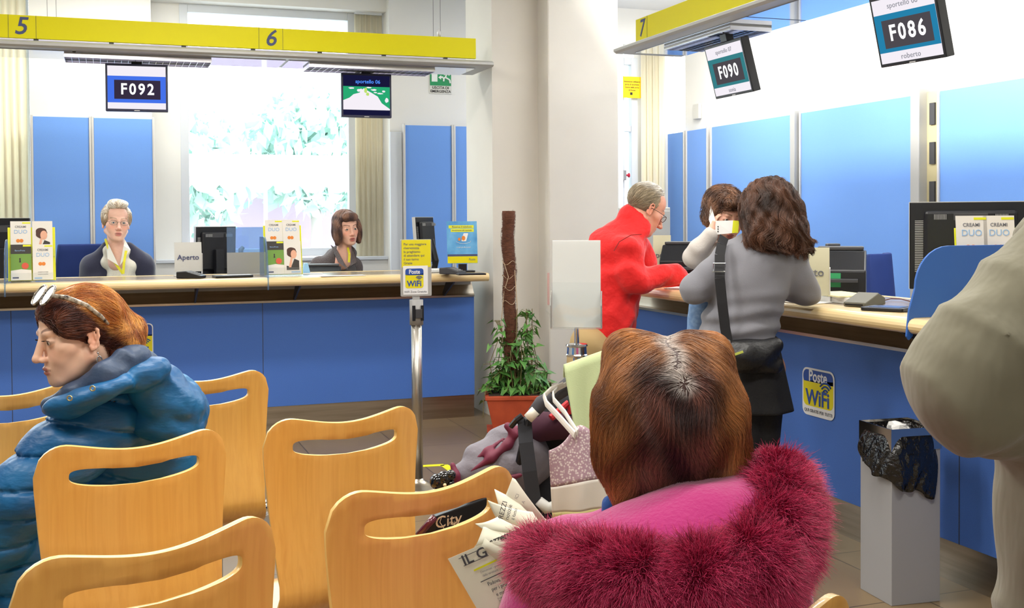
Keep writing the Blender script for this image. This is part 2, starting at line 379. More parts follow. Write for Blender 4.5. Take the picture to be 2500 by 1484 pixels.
# emergency exit sign
pe = onY(1075, 200, YW)
t = thing('emergency_exit_sign', 'green emergency exit sign with white running man on back wall', 'sign', pe)
obj('board', MB().box(-.105, .105, -.006, 0, -.11, .13), mat('sign_grey_white', (206, 206, 200), .6), t)
obj('green_field', MB().box(-.10, .10, -.009, -.006, -.035, .125), mat('exit_green', (20, 140, 85), .5), t)
M_pict = mat('sign_white', (225, 232, 228), .6)
mb = MB(); mb.box(-.085, -.03, -.011, -.009, 0, .09)
mb.prism([(-.022, .04), (.005, .06), (.005, .05), (.025, .05), (.025, .035), (.005, .035), (.005, .02)], -.011, -.009)
obj('pictogram_door', mb, M_pict, t)
mb = MB(); mb.ball((.062, -.010, .095), (.012, .002, .012), 12)
for a, b in (((.058, .08), (.045, .04)), ((.045, .04), (.085, .02)), ((.045, .04), (.02, .03)), ((.03, .03), (.028, .005)), ((.058, .078), (.085, .062)), ((.056, .078), (.03, .068)), ((.085, .02), (.09, -.01))):
    mb.tube([(a[0], -.010, a[1]), (b[0], -.010, b[1])], .008, 6, flat=(1, 1))
obj('running_man', mb, M_pict, t)
M_ink = mat('black_ink', (35, 35, 38), .7)
text('lettering', 'USCITA DI', .034, M_ink, t, (0, -.0075, -.055), bold=.01); text('lettering', 'EMERGENZA', .034, M_ink, t, (0, -.0075, -.088), bold=.01)
# yellow notice on the corner window
py_ = onY(1537, 213, YW + .12)
t = thing('yellow_notice', 'yellow paper notice stuck on the corner window', 'notice', py_)
sx = .13
obj('paper', MB().box(-.2, sx, -.002, 0, -.105, .105), mat('orange_yellow_paper', (250, 205, 20), .7), t)
for k, s in enumerate(['Attenzione utilizzare', 'porta di sicurezza', 'Uscire dalla porta', 'di fronte']):
    text('lettering', s, .021, M_ink, t, (.025, -.003, .055 - .028 * k), bold=.01)
obj('emblem', MB().box(.005, .03, -.0035, -.002, -.075, -.05), M_ink, t)
# red lever box on the corner window
pr = onY(1520, 428, YW + .13)
t = thing('door_release_box', 'grey release box with red button on the corner window frame', 'switch', pr)
obj('box', MB().box(-.05, .02, -.05, .0, -.05, .05), M_grey, t, bev=.004)
mb = MB(); mb.cyl((.02, -.03, 0), (.05, -.03, 0), .012); mb.cyl((.05, -.03, 0), (.058, -.03, 0), .022); obj('button', mb, mat('red_button', (200, 30, 60), .4), t, smooth=False)
# ceiling lamps (fixtures)
mfx = emis('lamp_diffuser', (255, 248, 235), 2.0)
for i, (x, y) in enumerate(CEIL):
    t = thing('ceiling_lamp_fixture', 'white ceiling fluorescent fixture', 'ceiling light', (x, y, ZC - .06), 0, 'fluorescent fixtures on the ceiling')
    obj('housing', MB().box(-.63, .63, -.18, .18, .02, .06), M_white, t); obj('diffuser', MB().box(-.6, .6, -.15, .15, 0, .02), mfx, t)
# yellow floor tape
def tape(lab, pts, w=.05):
    mb = MB()
    for a, b in zip(pts[:-1], pts[1:]):
        a = Vector(a); b = Vector(b); n = (b - a).normalized().cross(Vector((0, 0, 1))) * w / 2
        mb.prism([tuple((a + n).xy), tuple((b + n).xy), tuple((b - n).xy), tuple((a - n).xy)], .0005, .002, 'z')
    return tag(obj('floor_tape', mb, mat('yellow_tape', (225, 225, 30), .6)), lab, 'floor tape')
q = [onZ(1030, 1138, 0), onZ(1084, 1135, 0), onZ(1108, 1152, 0)]
tape('yellow floor tape strip between the wifi sign post and stroller', q)
q = [onZ(560, 1170, 0), onZ(650, 1169, 0)]
tape('yellow floor tape strip behind the wooden chairs', q)
# ================================================================== COUNTERS  (local: x along, y = depth away from customer)
def nose_profile(y0, y1, z0, z1):
    r = (z1 - z0) / 2; c = (z0 + z1) / 2; pts = []
    for k in range(9): a = PI / 2 + PI * k / 8; pts.append((y0 + r + r * math.cos(a), c + r * math.sin(a)))
    pts += [(y1, z0), (y1, z1)]
    return pts
def counter(lab, loc, rz, L, seams, name='service_counter', fins=()):
    """origin at the foot of the blue front, x 0..L, y+ to the clerk side"""
    t = thing(name, lab, 'counter', loc, rz)
    obj('front_panel', MB().box(0, L, 0, .03, .17, .92), M_blue, t, bev=.002)
    obj('plinth', MB().box(0, L, .015, .05, 0, .17), M_steel, t)
    mb = MB(); mb.prism([(-.012, .92), (.0, .92), (.03, .935), (.10, 1.05), (.08, 1.05), (.0, .945), (-.012, .935)], 0, L, 'x')
    obj('steel_band', mb, M_steel, t)
    mb = MB(); mb.prism(nose_profile(-.37, -.20, 1.055, 1.115), 0, L, 'x'); obj('counter_nose', mb, M_cream, t, smooth=False)
    obj('worktop', MB().box(0, L, -.20, .34, 1.075, 1.115), M_top, t)
    obj('rear_edge', MB().box(0, L, .34, .36, 1.06, 1.118), M_cream, t, bev=.003)
    obj('carcass', MB().box(.01, L - .01, .05, .34, .02, 1.075), M_grey, t)
    mb = MB()
    for s in seams: mb.box(s - .002, s + .002, -.001, .0, .17, .92)
    obj('seam', mb, M_dark, t)
    for s in fins:
        mb = MB(); mb.prism([(-.30, 1.055), (-.10, 1.055), (.02, .94), (-.03, .935)], s - .006, s + .006, 'x'); obj('bracket', mb, M_dark, t)
    return t
XBE = 2.62
cb = counter('long blue counter with cream edge under the signs 5 and 6', (-3.2, 8.14, 0), 0, XBE + 3.2, [onY(28, 850, 8.14).x + 3.2, onY(642, 850, 8.14).x + 3.2], fins=[onY(480, 700, 7.95).x + 3.2, onY(728, 700, 7.95).x + 3.2, onY(1100, 700, 7.95).x + 3.2])
rc0, rc1 = 6.62, 1.6
cr = counter('blue counter with cream edge running along the right, beside the bin', (3.24, rc0, 0), -PI / 2, rc0 - rc1, [rc0 - onX(2342, 1200, 3.24).y], fins=[rc0 - onX(2240, 840, 3.05).y, rc0 - 5.2])
# ================================================================== CANOPIES
M_louv = mat('louvre_aluminium', (215, 215, 220), .18, 1.0)
M_tube_on = emis('lamp_tube_lit', (225, 235, 255), 2.2)
M_tube_dim = emis('lamp_tube_dim', (235, 225, 245), .75)
def canopy(lab, loc, rz, L, louvers, nums, tube, yl=0.0):
    """origin: left end under the yellow plate. x along, y away from customers"""
    t = thing('sign_canopy', lab, 'canopy', loc, rz)
    obj('sign_plate', MB().box(0, L, .10, .13, .05, .20), M_yel, t, bev=.002)
    mb = MB(); mb.prism([(-.02, -.008), (0, -.02), (.50, -.02), (.50, .0), (.06, .03), (.02, .025), (-.02, .008)], -.10, L + .10, 'x')
    obj('body', mb, M_alud, t)
    x = 0.0; k = 0
    mb = MB(); n = max(1, int(L / 1.3))
    for i in range(n): mb.box(i * L / n + .01, (i + 1) * L / n - .01, .09, .485, -.026, -.0205)
    obj('soffit_panel', mb, M_mirror, t)
    mb = MB()
    for i in range(n * 3):
        xx = (i + .5) * L / (n * 3); mb.box(xx - .015, xx + .015, .11, .13, .02, .05)
    obj('bracket', mb, M_dark, t)
    mb = MB(); mb.box(.2, L - .2, .13, .16, .03, .048); obj('light_strip', mb, tube, t)
    for (a, b) in louvers:
        lv = obj('louvre_light', MB().box(a, b, .12, .40, -.034, -.0265), M_alud, t)
        mb = MB(); mb.box(a + .01, b - .01, .165, .185, -.040, -.034); mb.box(a + .01, b - .01, .325, .345, -.040, -.034); obj('tube', mb, tube, lv)
        mb = MB(); m = int((b - a) / .045)
        for j in range(m + 1):
            xx = a + j * (b - a) / m; mb.box(xx - .0015, xx + .0015, .12, .40, -.058, -.034)
        for yy in (.12, .215, .255, .295, .40): mb.box(a, b, yy - .0015, yy + .0015, -.058, -.034)
        obj('louvre_grid', mb, M_louv, lv)
    for (xx, s, sep) in nums:
        text('number', s, .16, M_num, t, (xx, .099, .125), bold=.012, shear=.22 if s != '7' else .15)
        mb = MB()
        for q in sep: mb.box(q - .001, q + .001, .0985, .10, .05, .20)
        if sep: obj('plate_joint', mb, M_dark, t)
    return t
X5 = -3.0
cbx = onY(1162, 120, 8.0).x
def cx(px, py=70): return onY(px, py, 8.0).x - X5
can1 = canopy('canopy with long yellow plate numbered 5 and 6 over the back counter', (X5, 7.90, 2.66), 0, cbx - X5,
       [(onY(158, 140, 8.15).x - X5, onY(512, 140, 8.15).x - X5), (onY(748, 160, 8.15).x - X5, onY(1050, 165, 8.15).x - X5)],
       [(cx(50), '5', [cx(88), cx(20)]), (cx(660), '6', [cx(632), cx(690)])], M_tube_dim)
yr0 = onX(1552, 75, 3.40).y
def cy(px, py=50): return yr0 - onX(px, py, 3.40).y
can2 = canopy('canopy with yellow plate numbered 7 over the right counter', (3.30, yr0, 2.66), -PI / 2, yr0 - 1.2,
       [(yr0 - onX(1665, 110, 3.55).y, yr0 - onX(1830, 70, 3.55).y), (3.3, 4.4)], [(cy(1567), '7', [cy(1580)])], M_tube_on)
def wires(lab, px, py, Y, x2):
    a = onY(px, py, Y); mb = MB(); mb.cyl((a.x, a.y, 2.86), (a.x, a.y, ZC), .0015, n=6); mb.cyl((a.x - .055, a.y, 2.86), (a.x - .055, a.y, ZC), .0015, n=6)
    o = tag(obj('suspension_cable', mb, M_dark), lab, 'cable'); return o
wires('pair of thin steel cables holding right end of the 5 and 6 canopy', 1075, 60, 8.02, 0)
wires('pair of thin steel cables holding the 5 and 6 canopy by the left wall piece', 137, 20, 8.02, 0)
mb = MB(); a = onY(1072, 90, 8.02); mb.lathe([(.004, 0), (.012, .005), (.016, .03), (.006, .05), (.003, .06)], 12, (a.x, a.y, 2.862))
tag(obj('cable_anchor', mb, M_alu, smooth=True), 'small metal cable anchor on top of the yellow plate', 'fitting')
# ================================================================== CHAIRS
from mathutils.geometry import delaunay_2d_cdt
M_wood = mat('varnished_beech_ply', (238, 184, 100), 0.32, spec=0.5, coat=0.35, var=(2.2, (230, 172, 84), (2.2, 2.2, .35)))
M_edge = mat('ply_edge', (238, 200, 120), 0.4, coat=0.3)
def grain(m):
    nt = m.node_tree; b = nt.nodes['Principled BSDF']; src = b.inputs['Base Color'].links[0].from_socket
    t = nt.nodes.new('ShaderNodeTexCoord'); mp = nt.nodes.new('ShaderNodeMapping'); mp.inputs['Scale'].default_value = (42, 42, 1.6)
    n = nt.nodes.new('ShaderNodeTexNoise'); n.inputs['Scale'].default_value = 1.6; n.inputs['Detail'].default_value = 6; n.inputs['Distortion'].default_value = .6
    nt.links.new(t.outputs['Object'], mp.inputs[0]); nt.links.new(mp.outputs[0], n.inputs['Vector'])
    mr = nt.nodes.new('ShaderNodeMapRange'); mr.inputs['From Min'].default_value = .4; mr.inputs['From Max'].default_value = .75; mr.inputs['To Max'].default_value = .45
    nt.links.new(n.outputs['Fac'], mr.inputs[0])
    mx = nt.nodes.new('ShaderNodeMix'); mx.data_type = 'RGBA'; mx.inputs[7].default_value = (*s2l((208, 140, 62)), 1)
    nt.links.new(mr.outputs[0], mx.inputs[0]); nt.links.new(src, mx.inputs[6]); nt.links.new(mx.outputs[2], b.inputs['Base Color'])
grain(M_wood)
CH_H, CH_W = .945, .50
def shell_point(x, s):
    """s = length down the shell from the top edge; x across"""
    SB = .50                                   # straight back part, then a bend into the seat
    cv = .035 * (x / .25) ** 2 * max(0, 1 - s / .62)
    if s < SB: y, z = -.245 + .02 * math.sin(s / SB * PI * 1.1), CH_H - s
    else:
        R = .09; al = 1.52; arc = R * al; q = s - SB; y0 = -.245 + .02 * math.sin(PI * 1.1); z0 = CH_H - SB
        if q < arc: a = q / R; y, z = y0 + R * (1 - math.cos(a)), z0 - R * math.sin(a)
        else:
            y, z = y0 + R * (1 - math.cos(al)), z0 - R * math.sin(al); q -= arc
            y += q * math.sin(al); z -= q * math.cos(al) * .4
            if q > .30: z -= (q - .30) ** 2 * 2.2
    return Vector((x, y + cv, z))
def shell_mesh():
    W = CH_W / 2; r = .085; pts = []; LEN = 1.0
    def hw(s):                                  # half width along the shell
        return W - .030 * min(1, max(0, (s - .1) / .38)) + .018 * min(1, max(0, (s - .5) / .15))
    def dip(x): return .016 * (1 + math.cos(x / W * PI))
    out = []
    for i in range(41):
        x = -W + 2 * W * i / 40; a = min(1, max(0, (abs(x) - (W - r)) / r))
        out.append((x, dip(x) + r * (1 - math.sqrt(max(0, 1 - a * a)))))
    n = 26
    for i in range(1, n): s = r + (LEN - .06 - r) * i / n; out.append((hw(s), s))
    for k in range(7): a = PI / 2 * k / 6; out.append((hw(LEN) - .06 + .06 * math.cos(a), LEN - .06 + .06 * math.sin(a)))
    for k in range(7): a = PI / 2 + PI / 2 * k / 6; out.append((-hw(LEN) + .06 + .06 * math.cos(a), LEN - .06 + .06 * math.sin(a)))
    for i in range(1, n): s = LEN - .06 - (LEN - .06 - r) * i / n; out.append((-hw(s), s))
    hole = []; hl = .168; hh = .0215
    def mid(x): return .099 + dip(x) * .55 - .014
    for i in range(64):
        a = 2 * PI * i / 64; ca, sa = math.cos(a), math.sin(a); x = hl * math.copysign(abs(ca) ** .42, ca)
        hole.append((x, mid(x) - hh * 1.12 * math.copysign(abs(sa) ** .62, sa)))
    def inside(p, poly):
        c = False; j = len(poly) - 1
        for i in range(len(poly)):
            if (poly[i][1] > p[1]) != (poly[j][1] > p[1]) and p[0] < (poly[j][0] - poly[i][0]) * (p[1] - poly[i][1]) / (poly[j][1] - poly[i][1]) + poly[i][0]: c = not c
            j = i
        return c
    def near(p, poly, d): return any((p[0] - q[0]) ** 2 + (p[1] - q[1]) ** 2 < d * d for q in poly)
    ins = []
    for i in range(60):
        for j in range(24):
            p = (-W + 2 * W * (j + .5 * (i % 2)) / 23.5, .01 + i * .0168)
            if inside(p, out) and not inside(p, hole) and not near(p, out, .008) and not near(p, hole, .009): ins.append(p)
    allp = out + hole + ins; no, nh = len(out), len(hole)
    ed = [(i, (i + 1) % no) for i in range(no)] + [(no + i, no + (i + 1) % nh) for i in range(nh)]
    v, e, f, *_ = delaunay_2d_cdt([Vector(p) for p in allp], ed, [], 0, 1e-7)
    fs = []
    for t in f:
        c = (sum(v[i][0] for i in t) / len(t), sum(v[i][1] for i in t) / len(t))
        if inside(c, out) and not inside(c, hole): fs.append(tuple(t))
    me = bpy.data.meshes.new('shell'); me.from_pydata([shell_point(p[0], p[1]) for p in v], [], fs)
    bm = bmesh.new(); bm.from_mesh(me); bmesh.ops.recalc_face_normals(bm, faces=bm.faces); bm.to_mesh(me); bm.free()
    me.polygons.foreach_set('use_smooth', [True] * len(me.polygons)); me.materials.append(M_wood); me.materials.append(M_edge)
    return me
SHELL = shell_mesh()
def make_chair(label, x, y, rz):
    t = thing('plywood_chair', label, 'chair', (x, y, 0), math.radians(rz), 'rows of beech plywood waiting chairs')
    o = bpy.data.objects.new('shell', SHELL); link(o, t)
    d = o.modifiers.new('s', 'SOLIDIFY'); d.thickness = .013; d.offset = 0; d.material_offset_rim = 1; d.use_quality_normals = True
    d = o.modifiers.new('b', 'BEVEL'); d.width = .003; d.segments = 2; d.limit_method = 'ANGLE'; d.angle_limit = math.radians(50)
    mb = MB(); mb.box(-.09, .09, -.10, .12, .328, .338); mb.box(-.05, .05, -.08, .10, .322, .328)
    obj('seat_bracket', mb, M_alud, t, bev=.003)
    return t
CH = [('beech plywood chair right behind the woman in the blue jacket', -.0, 3.305, 15.5),
      ('beech plywood chair in the middle, in front of the wifi sign post', .592, 3.475, 15),
      ('beech plywood chair at lower left corner, closest to the camera', -.013, 2.306, 23),
      ('beech plywood chair with the newspaper over its corner', .578, 2.567, 19.7),
      ('beech plywood chair in the far row, by the right shoulder of the woman in blue', .286, 4.513, 10),
      ('beech plywood chair in the far row at the left edge, beyond the woman in blue', -.37, 4.40, 10),
      ('beech plywood chair under the woman in the pink coat', .77, 1.57, 16)]
CHO = [make_chair(*c) for c in CH]
def beam(lab, a, b, legs):
    a = Vector((*a, 0)); b = Vector((*b, 0)); d = (b - a); L = d.length
    t = thing('bench_frame', lab, 'bench frame', a, math.atan2(d.y, d.x))
    obj('beam', MB().box(0, L, -.03, .03, .255, .315), M_alud, t, bev=.004)
    for l in legs:
        x = L * l; lg = obj('leg', MB().box(x - .035, x + .035, -.02, .02, .035, .255), M_alud, t, bev=.004)
        obj('foot', MB().prism([(-.26, 0), (.26, 0), (.26, .015), (.03, .035), (-.03, .035), (-.26, .015)], x - .035, x + .035, 'x'), M_alud, lg, bev=.003)
    mb = MB(); mb.cyl((L - .03, 0, .315), (L - .03, 0, .36), .032, n=20); mb.ball((L - .03, 0, .36), (.032, .032, .018), 16); obj('end_cap', mb, M_chrome, t, smooth=True)
beam('grey steel beam under the far row of chairs', (-.9, 4.36), (.60, 4.62), (.35, .85))
beam('grey steel beam under the middle row of chairs', (-.6, 3.17), (.95, 3.62), (.3, .8))
beam('grey steel beam under the near row of chairs', (-.5, 2.14), (.95, 2.76), (.3, .8))
beam('grey steel beam under the chair of the woman in the pink coat', (.2, 1.42), (1.05, 1.66), (.3, .8))
# ================================================================== SCREENS
M_scrw = emis('screen_white', (246, 240, 248), 1.0); M_scrb = emis('screen_blue', (70, 115, 235), 1.0); M_scrt = emis('screen_teal', (58, 132, 140), .95)
M_scrc = emis('screen_cyan_blue', (38, 130, 172), 1.0); M_scrd = emis('screen_dark_field', (62, 52, 74), .8); M_scrg = emis('screen_grey_field', (82, 78, 84), .9)
M_scrtx = emis('screen_white_digits', (255, 255, 255), 1.3); M_scrtg = emis('screen_grey_text', (150, 150, 160), .9); M_scrn = emis('screen_navy', (28, 28, 66), .8)
M_scrgr = emis('screen_map_green', (40, 170, 115), 1.0); M_scrbt = emis('screen_blue_text', (80, 145, 255), 1.1); M_scry = emis('screen_map_yellow', (190, 225, 110), 1.0)
def screen(label, pos, rz, tilt, w, h, band, digits=None, top=None, bottom=None, dark=None, depth=.055, hang=.06, map_=False):
    t = thing('queue_screen', label, 'screen', pos, rot=(0, 0, 0))
    t.rotation_mode = 'XYZ'; t.matrix_world = Matrix.Translation(pos) @ Matrix.Rotation(rz, 4, 'Z') @ Matrix.Rotation(tilt, 4, 'X')
    obj('case', MB().box(-w / 2, w / 2, 0, depth, -h / 2, h / 2), M_navyp if map_ or not top else M_black, t, bev=.004)
    obj('rear_housing', MB().box(-w * .3, w * .3, depth, depth + .04, -h * .3, h * .3), M_black, t, bev=.008)
    iw, ih = w / 2 - .014, h / 2 - .016; y = -.0012
    if map_:
        obj('display', MB().box(-iw, iw, y, 0, -ih, ih), M_scrn, t)
        mb = MB(); mb.box(-iw, iw, y - .001, y, -h * .33, h * .20); obj('map_picture', mb, M_scrgr, t)
        rr = random.Random(3)
        def blob(cx, cz, rx_, rz_, n=14, j=.25): return [(cx + rx_ * math.cos(2 * PI * k / n) * (1 + rr.uniform(-j, j)), cz + rz_ * math.sin(2 * PI * k / n) * (1 + rr.uniform(-j, j))) for k in range(n)]
        mb = MB(); mb.prism([(-iw, -h * .33), (iw, -h * .33), (iw, -h * .30), (w * .30, -h * .17), (w * .22, -h * .02), (w * .10, h * .06), (0, h * .12), (-w * .06, h * .16), (-w * .14, h * .06), (-w * .26, h * .02), (-w * .34, -h * .06), (-iw, -h * .12)], y - .002, y - .001)
        for cx_, cz_, a, b in ((-.12 * w, .11 * h, .025, .012), (.14 * w, .13 * h, .02, .006), (.17 * w, .07 * h, .012, .005), (.27 * w, .05 * h, .022, .005), (.34 * w, .10 * h, .012, .008), (.40 * w, -.10 * h, .012, .02), (-.3 * w, .16 * h, .02, .006), (.05 * w, .18 * h, .02, .005)):
            mb.prism(blob(cx_, cz_, a, b), y - .002, y - .001)
        obj('map_land', mb, M_scrw, t)
        mb = MB(); mb.prism(blob(-.02 * w, .11 * h, .012, .022), y - .003, y - .002); mb.prism(blob(.02 * w, .03 * h, .012, .012), y - .003, y - .002); obj('map_patch', mb, M_scry, t)
        text('lettering', 'sportello 06', .038, M_scrbt, t, (.01, y - .001, h * .31), bold=.012)
    else:
        obj('display', MB().box(-iw, iw, y, 0, -ih, ih), M_scrw, t)
        a, b = (-.32, .24) if top is None else (-.30, .24)
        obj('colour_band', MB().box(-iw, iw, y - .001, y, a * h, b * h), band, t)
        obj('number_field', MB().box(-w * .36, w * .38, y - .002, y - .001, -.245 * h, .155 * h), dark, t)
        text('number', digits, .105, M_scrtx, t, (.004, y - .0025, -.045 * h), bold=.022, space=1.28, sx=.88)
        if top: text('lettering', top, .036, M_scrtg, t, (0, y - .0015, .345 * h), space=1.05)
        if bottom: text('lettering', bottom, .036, M_scrtg, t, (0, y - .0015, -.385 * h), space=1.05)
    mb = MB(); mb.box(-.035, .035, depth * .3, depth * .3 + .05, h / 2, h / 2 + hang); mb.box(-.06, .06, 0, depth + .02, h / 2 + hang, h / 2 + hang + .012)
    obj('hanger', mb, M_black, t, bev=.003)
    obj('maker_badge', MB().box(-.018, .018, -.001, 0, -h / 2 + .003, -h / 2 + .008), M_alu, t)
    return t
screen('hanging queue screen showing F092 in a blue band', at(334, 214, 7.72), math.radians(-4), 0, .408, .325, M_scrb, 'F092', dark=M_scrd, hang=.026)
screen('hanging queue screen with green map reading sportello 06', at(895, 233, 8.33), math.radians(-2), 0, .376, .325, None, map_=True, hang=.022)
screen('tilted hanging screen showing F090 beneath the number 7 canopy', at(1777, 169, 6.75), math.radians(-90), math.radians(15), .43, .325, M_scrt, 'F090', 'sportello 07', 'sonia', dark=M_scrg, hang=.05)
screen('tilted hanging screen showing F086 at the upper right', at(2213, 67, 5.25), math.radians(-83), math.radians(14), .40, .335, M_scrc, 'F086', 'sportello 08', 'roberto', dark=M_scrg, hang=.06)
# ================================================================== MONITORS ON THE DESKS
def monitor(label, pos, rz, w, h, zc, tilt=0, logo=False, stand='slim', d=.06):
    """seen from behind: its back faces -y. pos on the desk; zc = centre height above pos"""
    t = thing('monitor', label, 'monitor', pos, rz)
    Rt = Matrix.Translation((0, 0, zc)) @ Matrix.Rotation(tilt, 4, 'X')
    c = obj('case', MB().box(-w / 2, w / 2, 0, .028, -h / 2, h / 2), M_black, t, bev=.006); c.matrix_local = Rt
    mb = MB(); mb.prism([(-w * .38, -h * .36), (w * .38, -h * .36), (w * .38, h * .40), (-w * .38, h * .40)], -.03, .0)
    bk = obj('back_bulge', mb, M_black, t, bev=.02); bk.matrix_local = Rt
    obj('screen_face', MB().box(-w / 2 + .012, w / 2 - .012, .0285, .030, -h / 2 + .012, h / 2 - .012), M_navyp, c)
    mb = MB(); mb.box(-w / 2, w / 2, -.0015, .029, h / 2 - .002, h / 2 + .0015); mb.box(-w / 2 - .0015, -w / 2, -.0015, .029, -h / 2, h / 2); obj('silver_edge', mb, M_alu, c)
    mb = MB()
    for i in range(9): mb.box(-w * .30 + i * .0065, -w * .30 + i * .0065 + .003, -.032, -.030, h * .30, h * .36); mb.box(w * .20 + i * .0065, w * .20 + i * .0065 + .003, -.032, -.030, h * .30, h * .36)
    obj('top_vent', mb, M_grey, bk)
    mb = MB()
    for i in range(30): mb.box(-w * .455, -w * .385, -.0305 if i % 1 else -.003, -.001, -h * .30 + i * h * .02, -h * .30 + i * h * .02 + h * .009)
    obj('side_vent', mb, M_alud, c)
    obj('handle_recess', MB().box(-w * .14, w * .14, -.033, -.030, h * .29, h * .37), M_dark, bk, bev=.001)
    if logo:
        mb = MB(); pts = [(.03 * math.cos(a / 24 * 2 * PI), h * .17 + .02 * math.sin(a / 24 * 2 * PI)) for a in range(24)]; mb.prism(pts, -.032, -.030); lg = obj('round_badge', mb, mat('badge_black', (44, 44, 50), .3), bk)
        text('lettering', 'hp', .032, M_black, bk, (0, -.0325, h * .17), shear=.25, bold=.01)
    mb = MB(); mb.box(-.035, .035, -.075, -.03, -zc + .01, h * .05) if stand == 'slim' else mb.tube([(0, -.04, 0), (0, -.09, -zc * .5), (0, -.05, -zc + .01)], [.03, .026, .03], 10)
    st = obj('stand', mb, M_black, t, bev=.004 if stand == 'slim' else 0); st.matrix_local = Matrix.Translation((0, 0, zc))
    obj('base', MB().prism(rpoly(-.12, .12, -.13, .09, .05), 0, .014, 'z'), M_black, t, bev=.004)
    return t
TZ = 1.1165
def top(px, py, z=TZ): return onZ(px, py, z)
def deskpt(px, z, h=.76):
    p = at(px, 600, z); p.z = h; return p
# clerk side desks
def desk(label, x0, x1, y0, y1, z=.76):
    t = thing('clerk_desk', label, 'desk', ((x0 + x1) / 2, (y0 + y1) / 2, 0)); w, d = (x1 - x0) / 2, (y1 - y0) / 2
    obj('desktop', MB().box(-w, w, -d, d, z - .03, z), M_lgrey, t, bev=.003)
    for sx in (-1, 1): obj('side_panel', MB().box(sx * w - .015 - .015 * sx, sx * w + .015 - .015 * sx, -d + .02, d - .02, 0, z - .03), M_lgrey, t)
desk('grey desk behind the back counter', -2.9, 2.5, 8.52, 8.78, 1.02)
desk('grey desk behind the right counter', 3.62, 4.15, 1.8, 6.6, 1.02)
p = deskpt(527, 8.85, 1.02); monitor('dark monitor seen from behind beside the Aperto card of the white haired clerk', p, math.radians(22), .345, .40, .245, tilt=.05)
p = deskpt(4, 8.35, 1.02); monitor('dark monitor cut off by the left edge of the picture', p, math.radians(-12), .40, .50, .27)
p = deskpt(1040, 8.9, 1.02); monitor('upright dark monitor with silver edge behind the yellow waiting sign', p, math.radians(42), .27, .36, .33, tilt=-.08, stand='arm')
p = deskpt(2368, 5.35, 1.02); monitor('large dark monitor seen from behind at the right side', p, math.radians(-36), .545, .42, .345, logo=True)
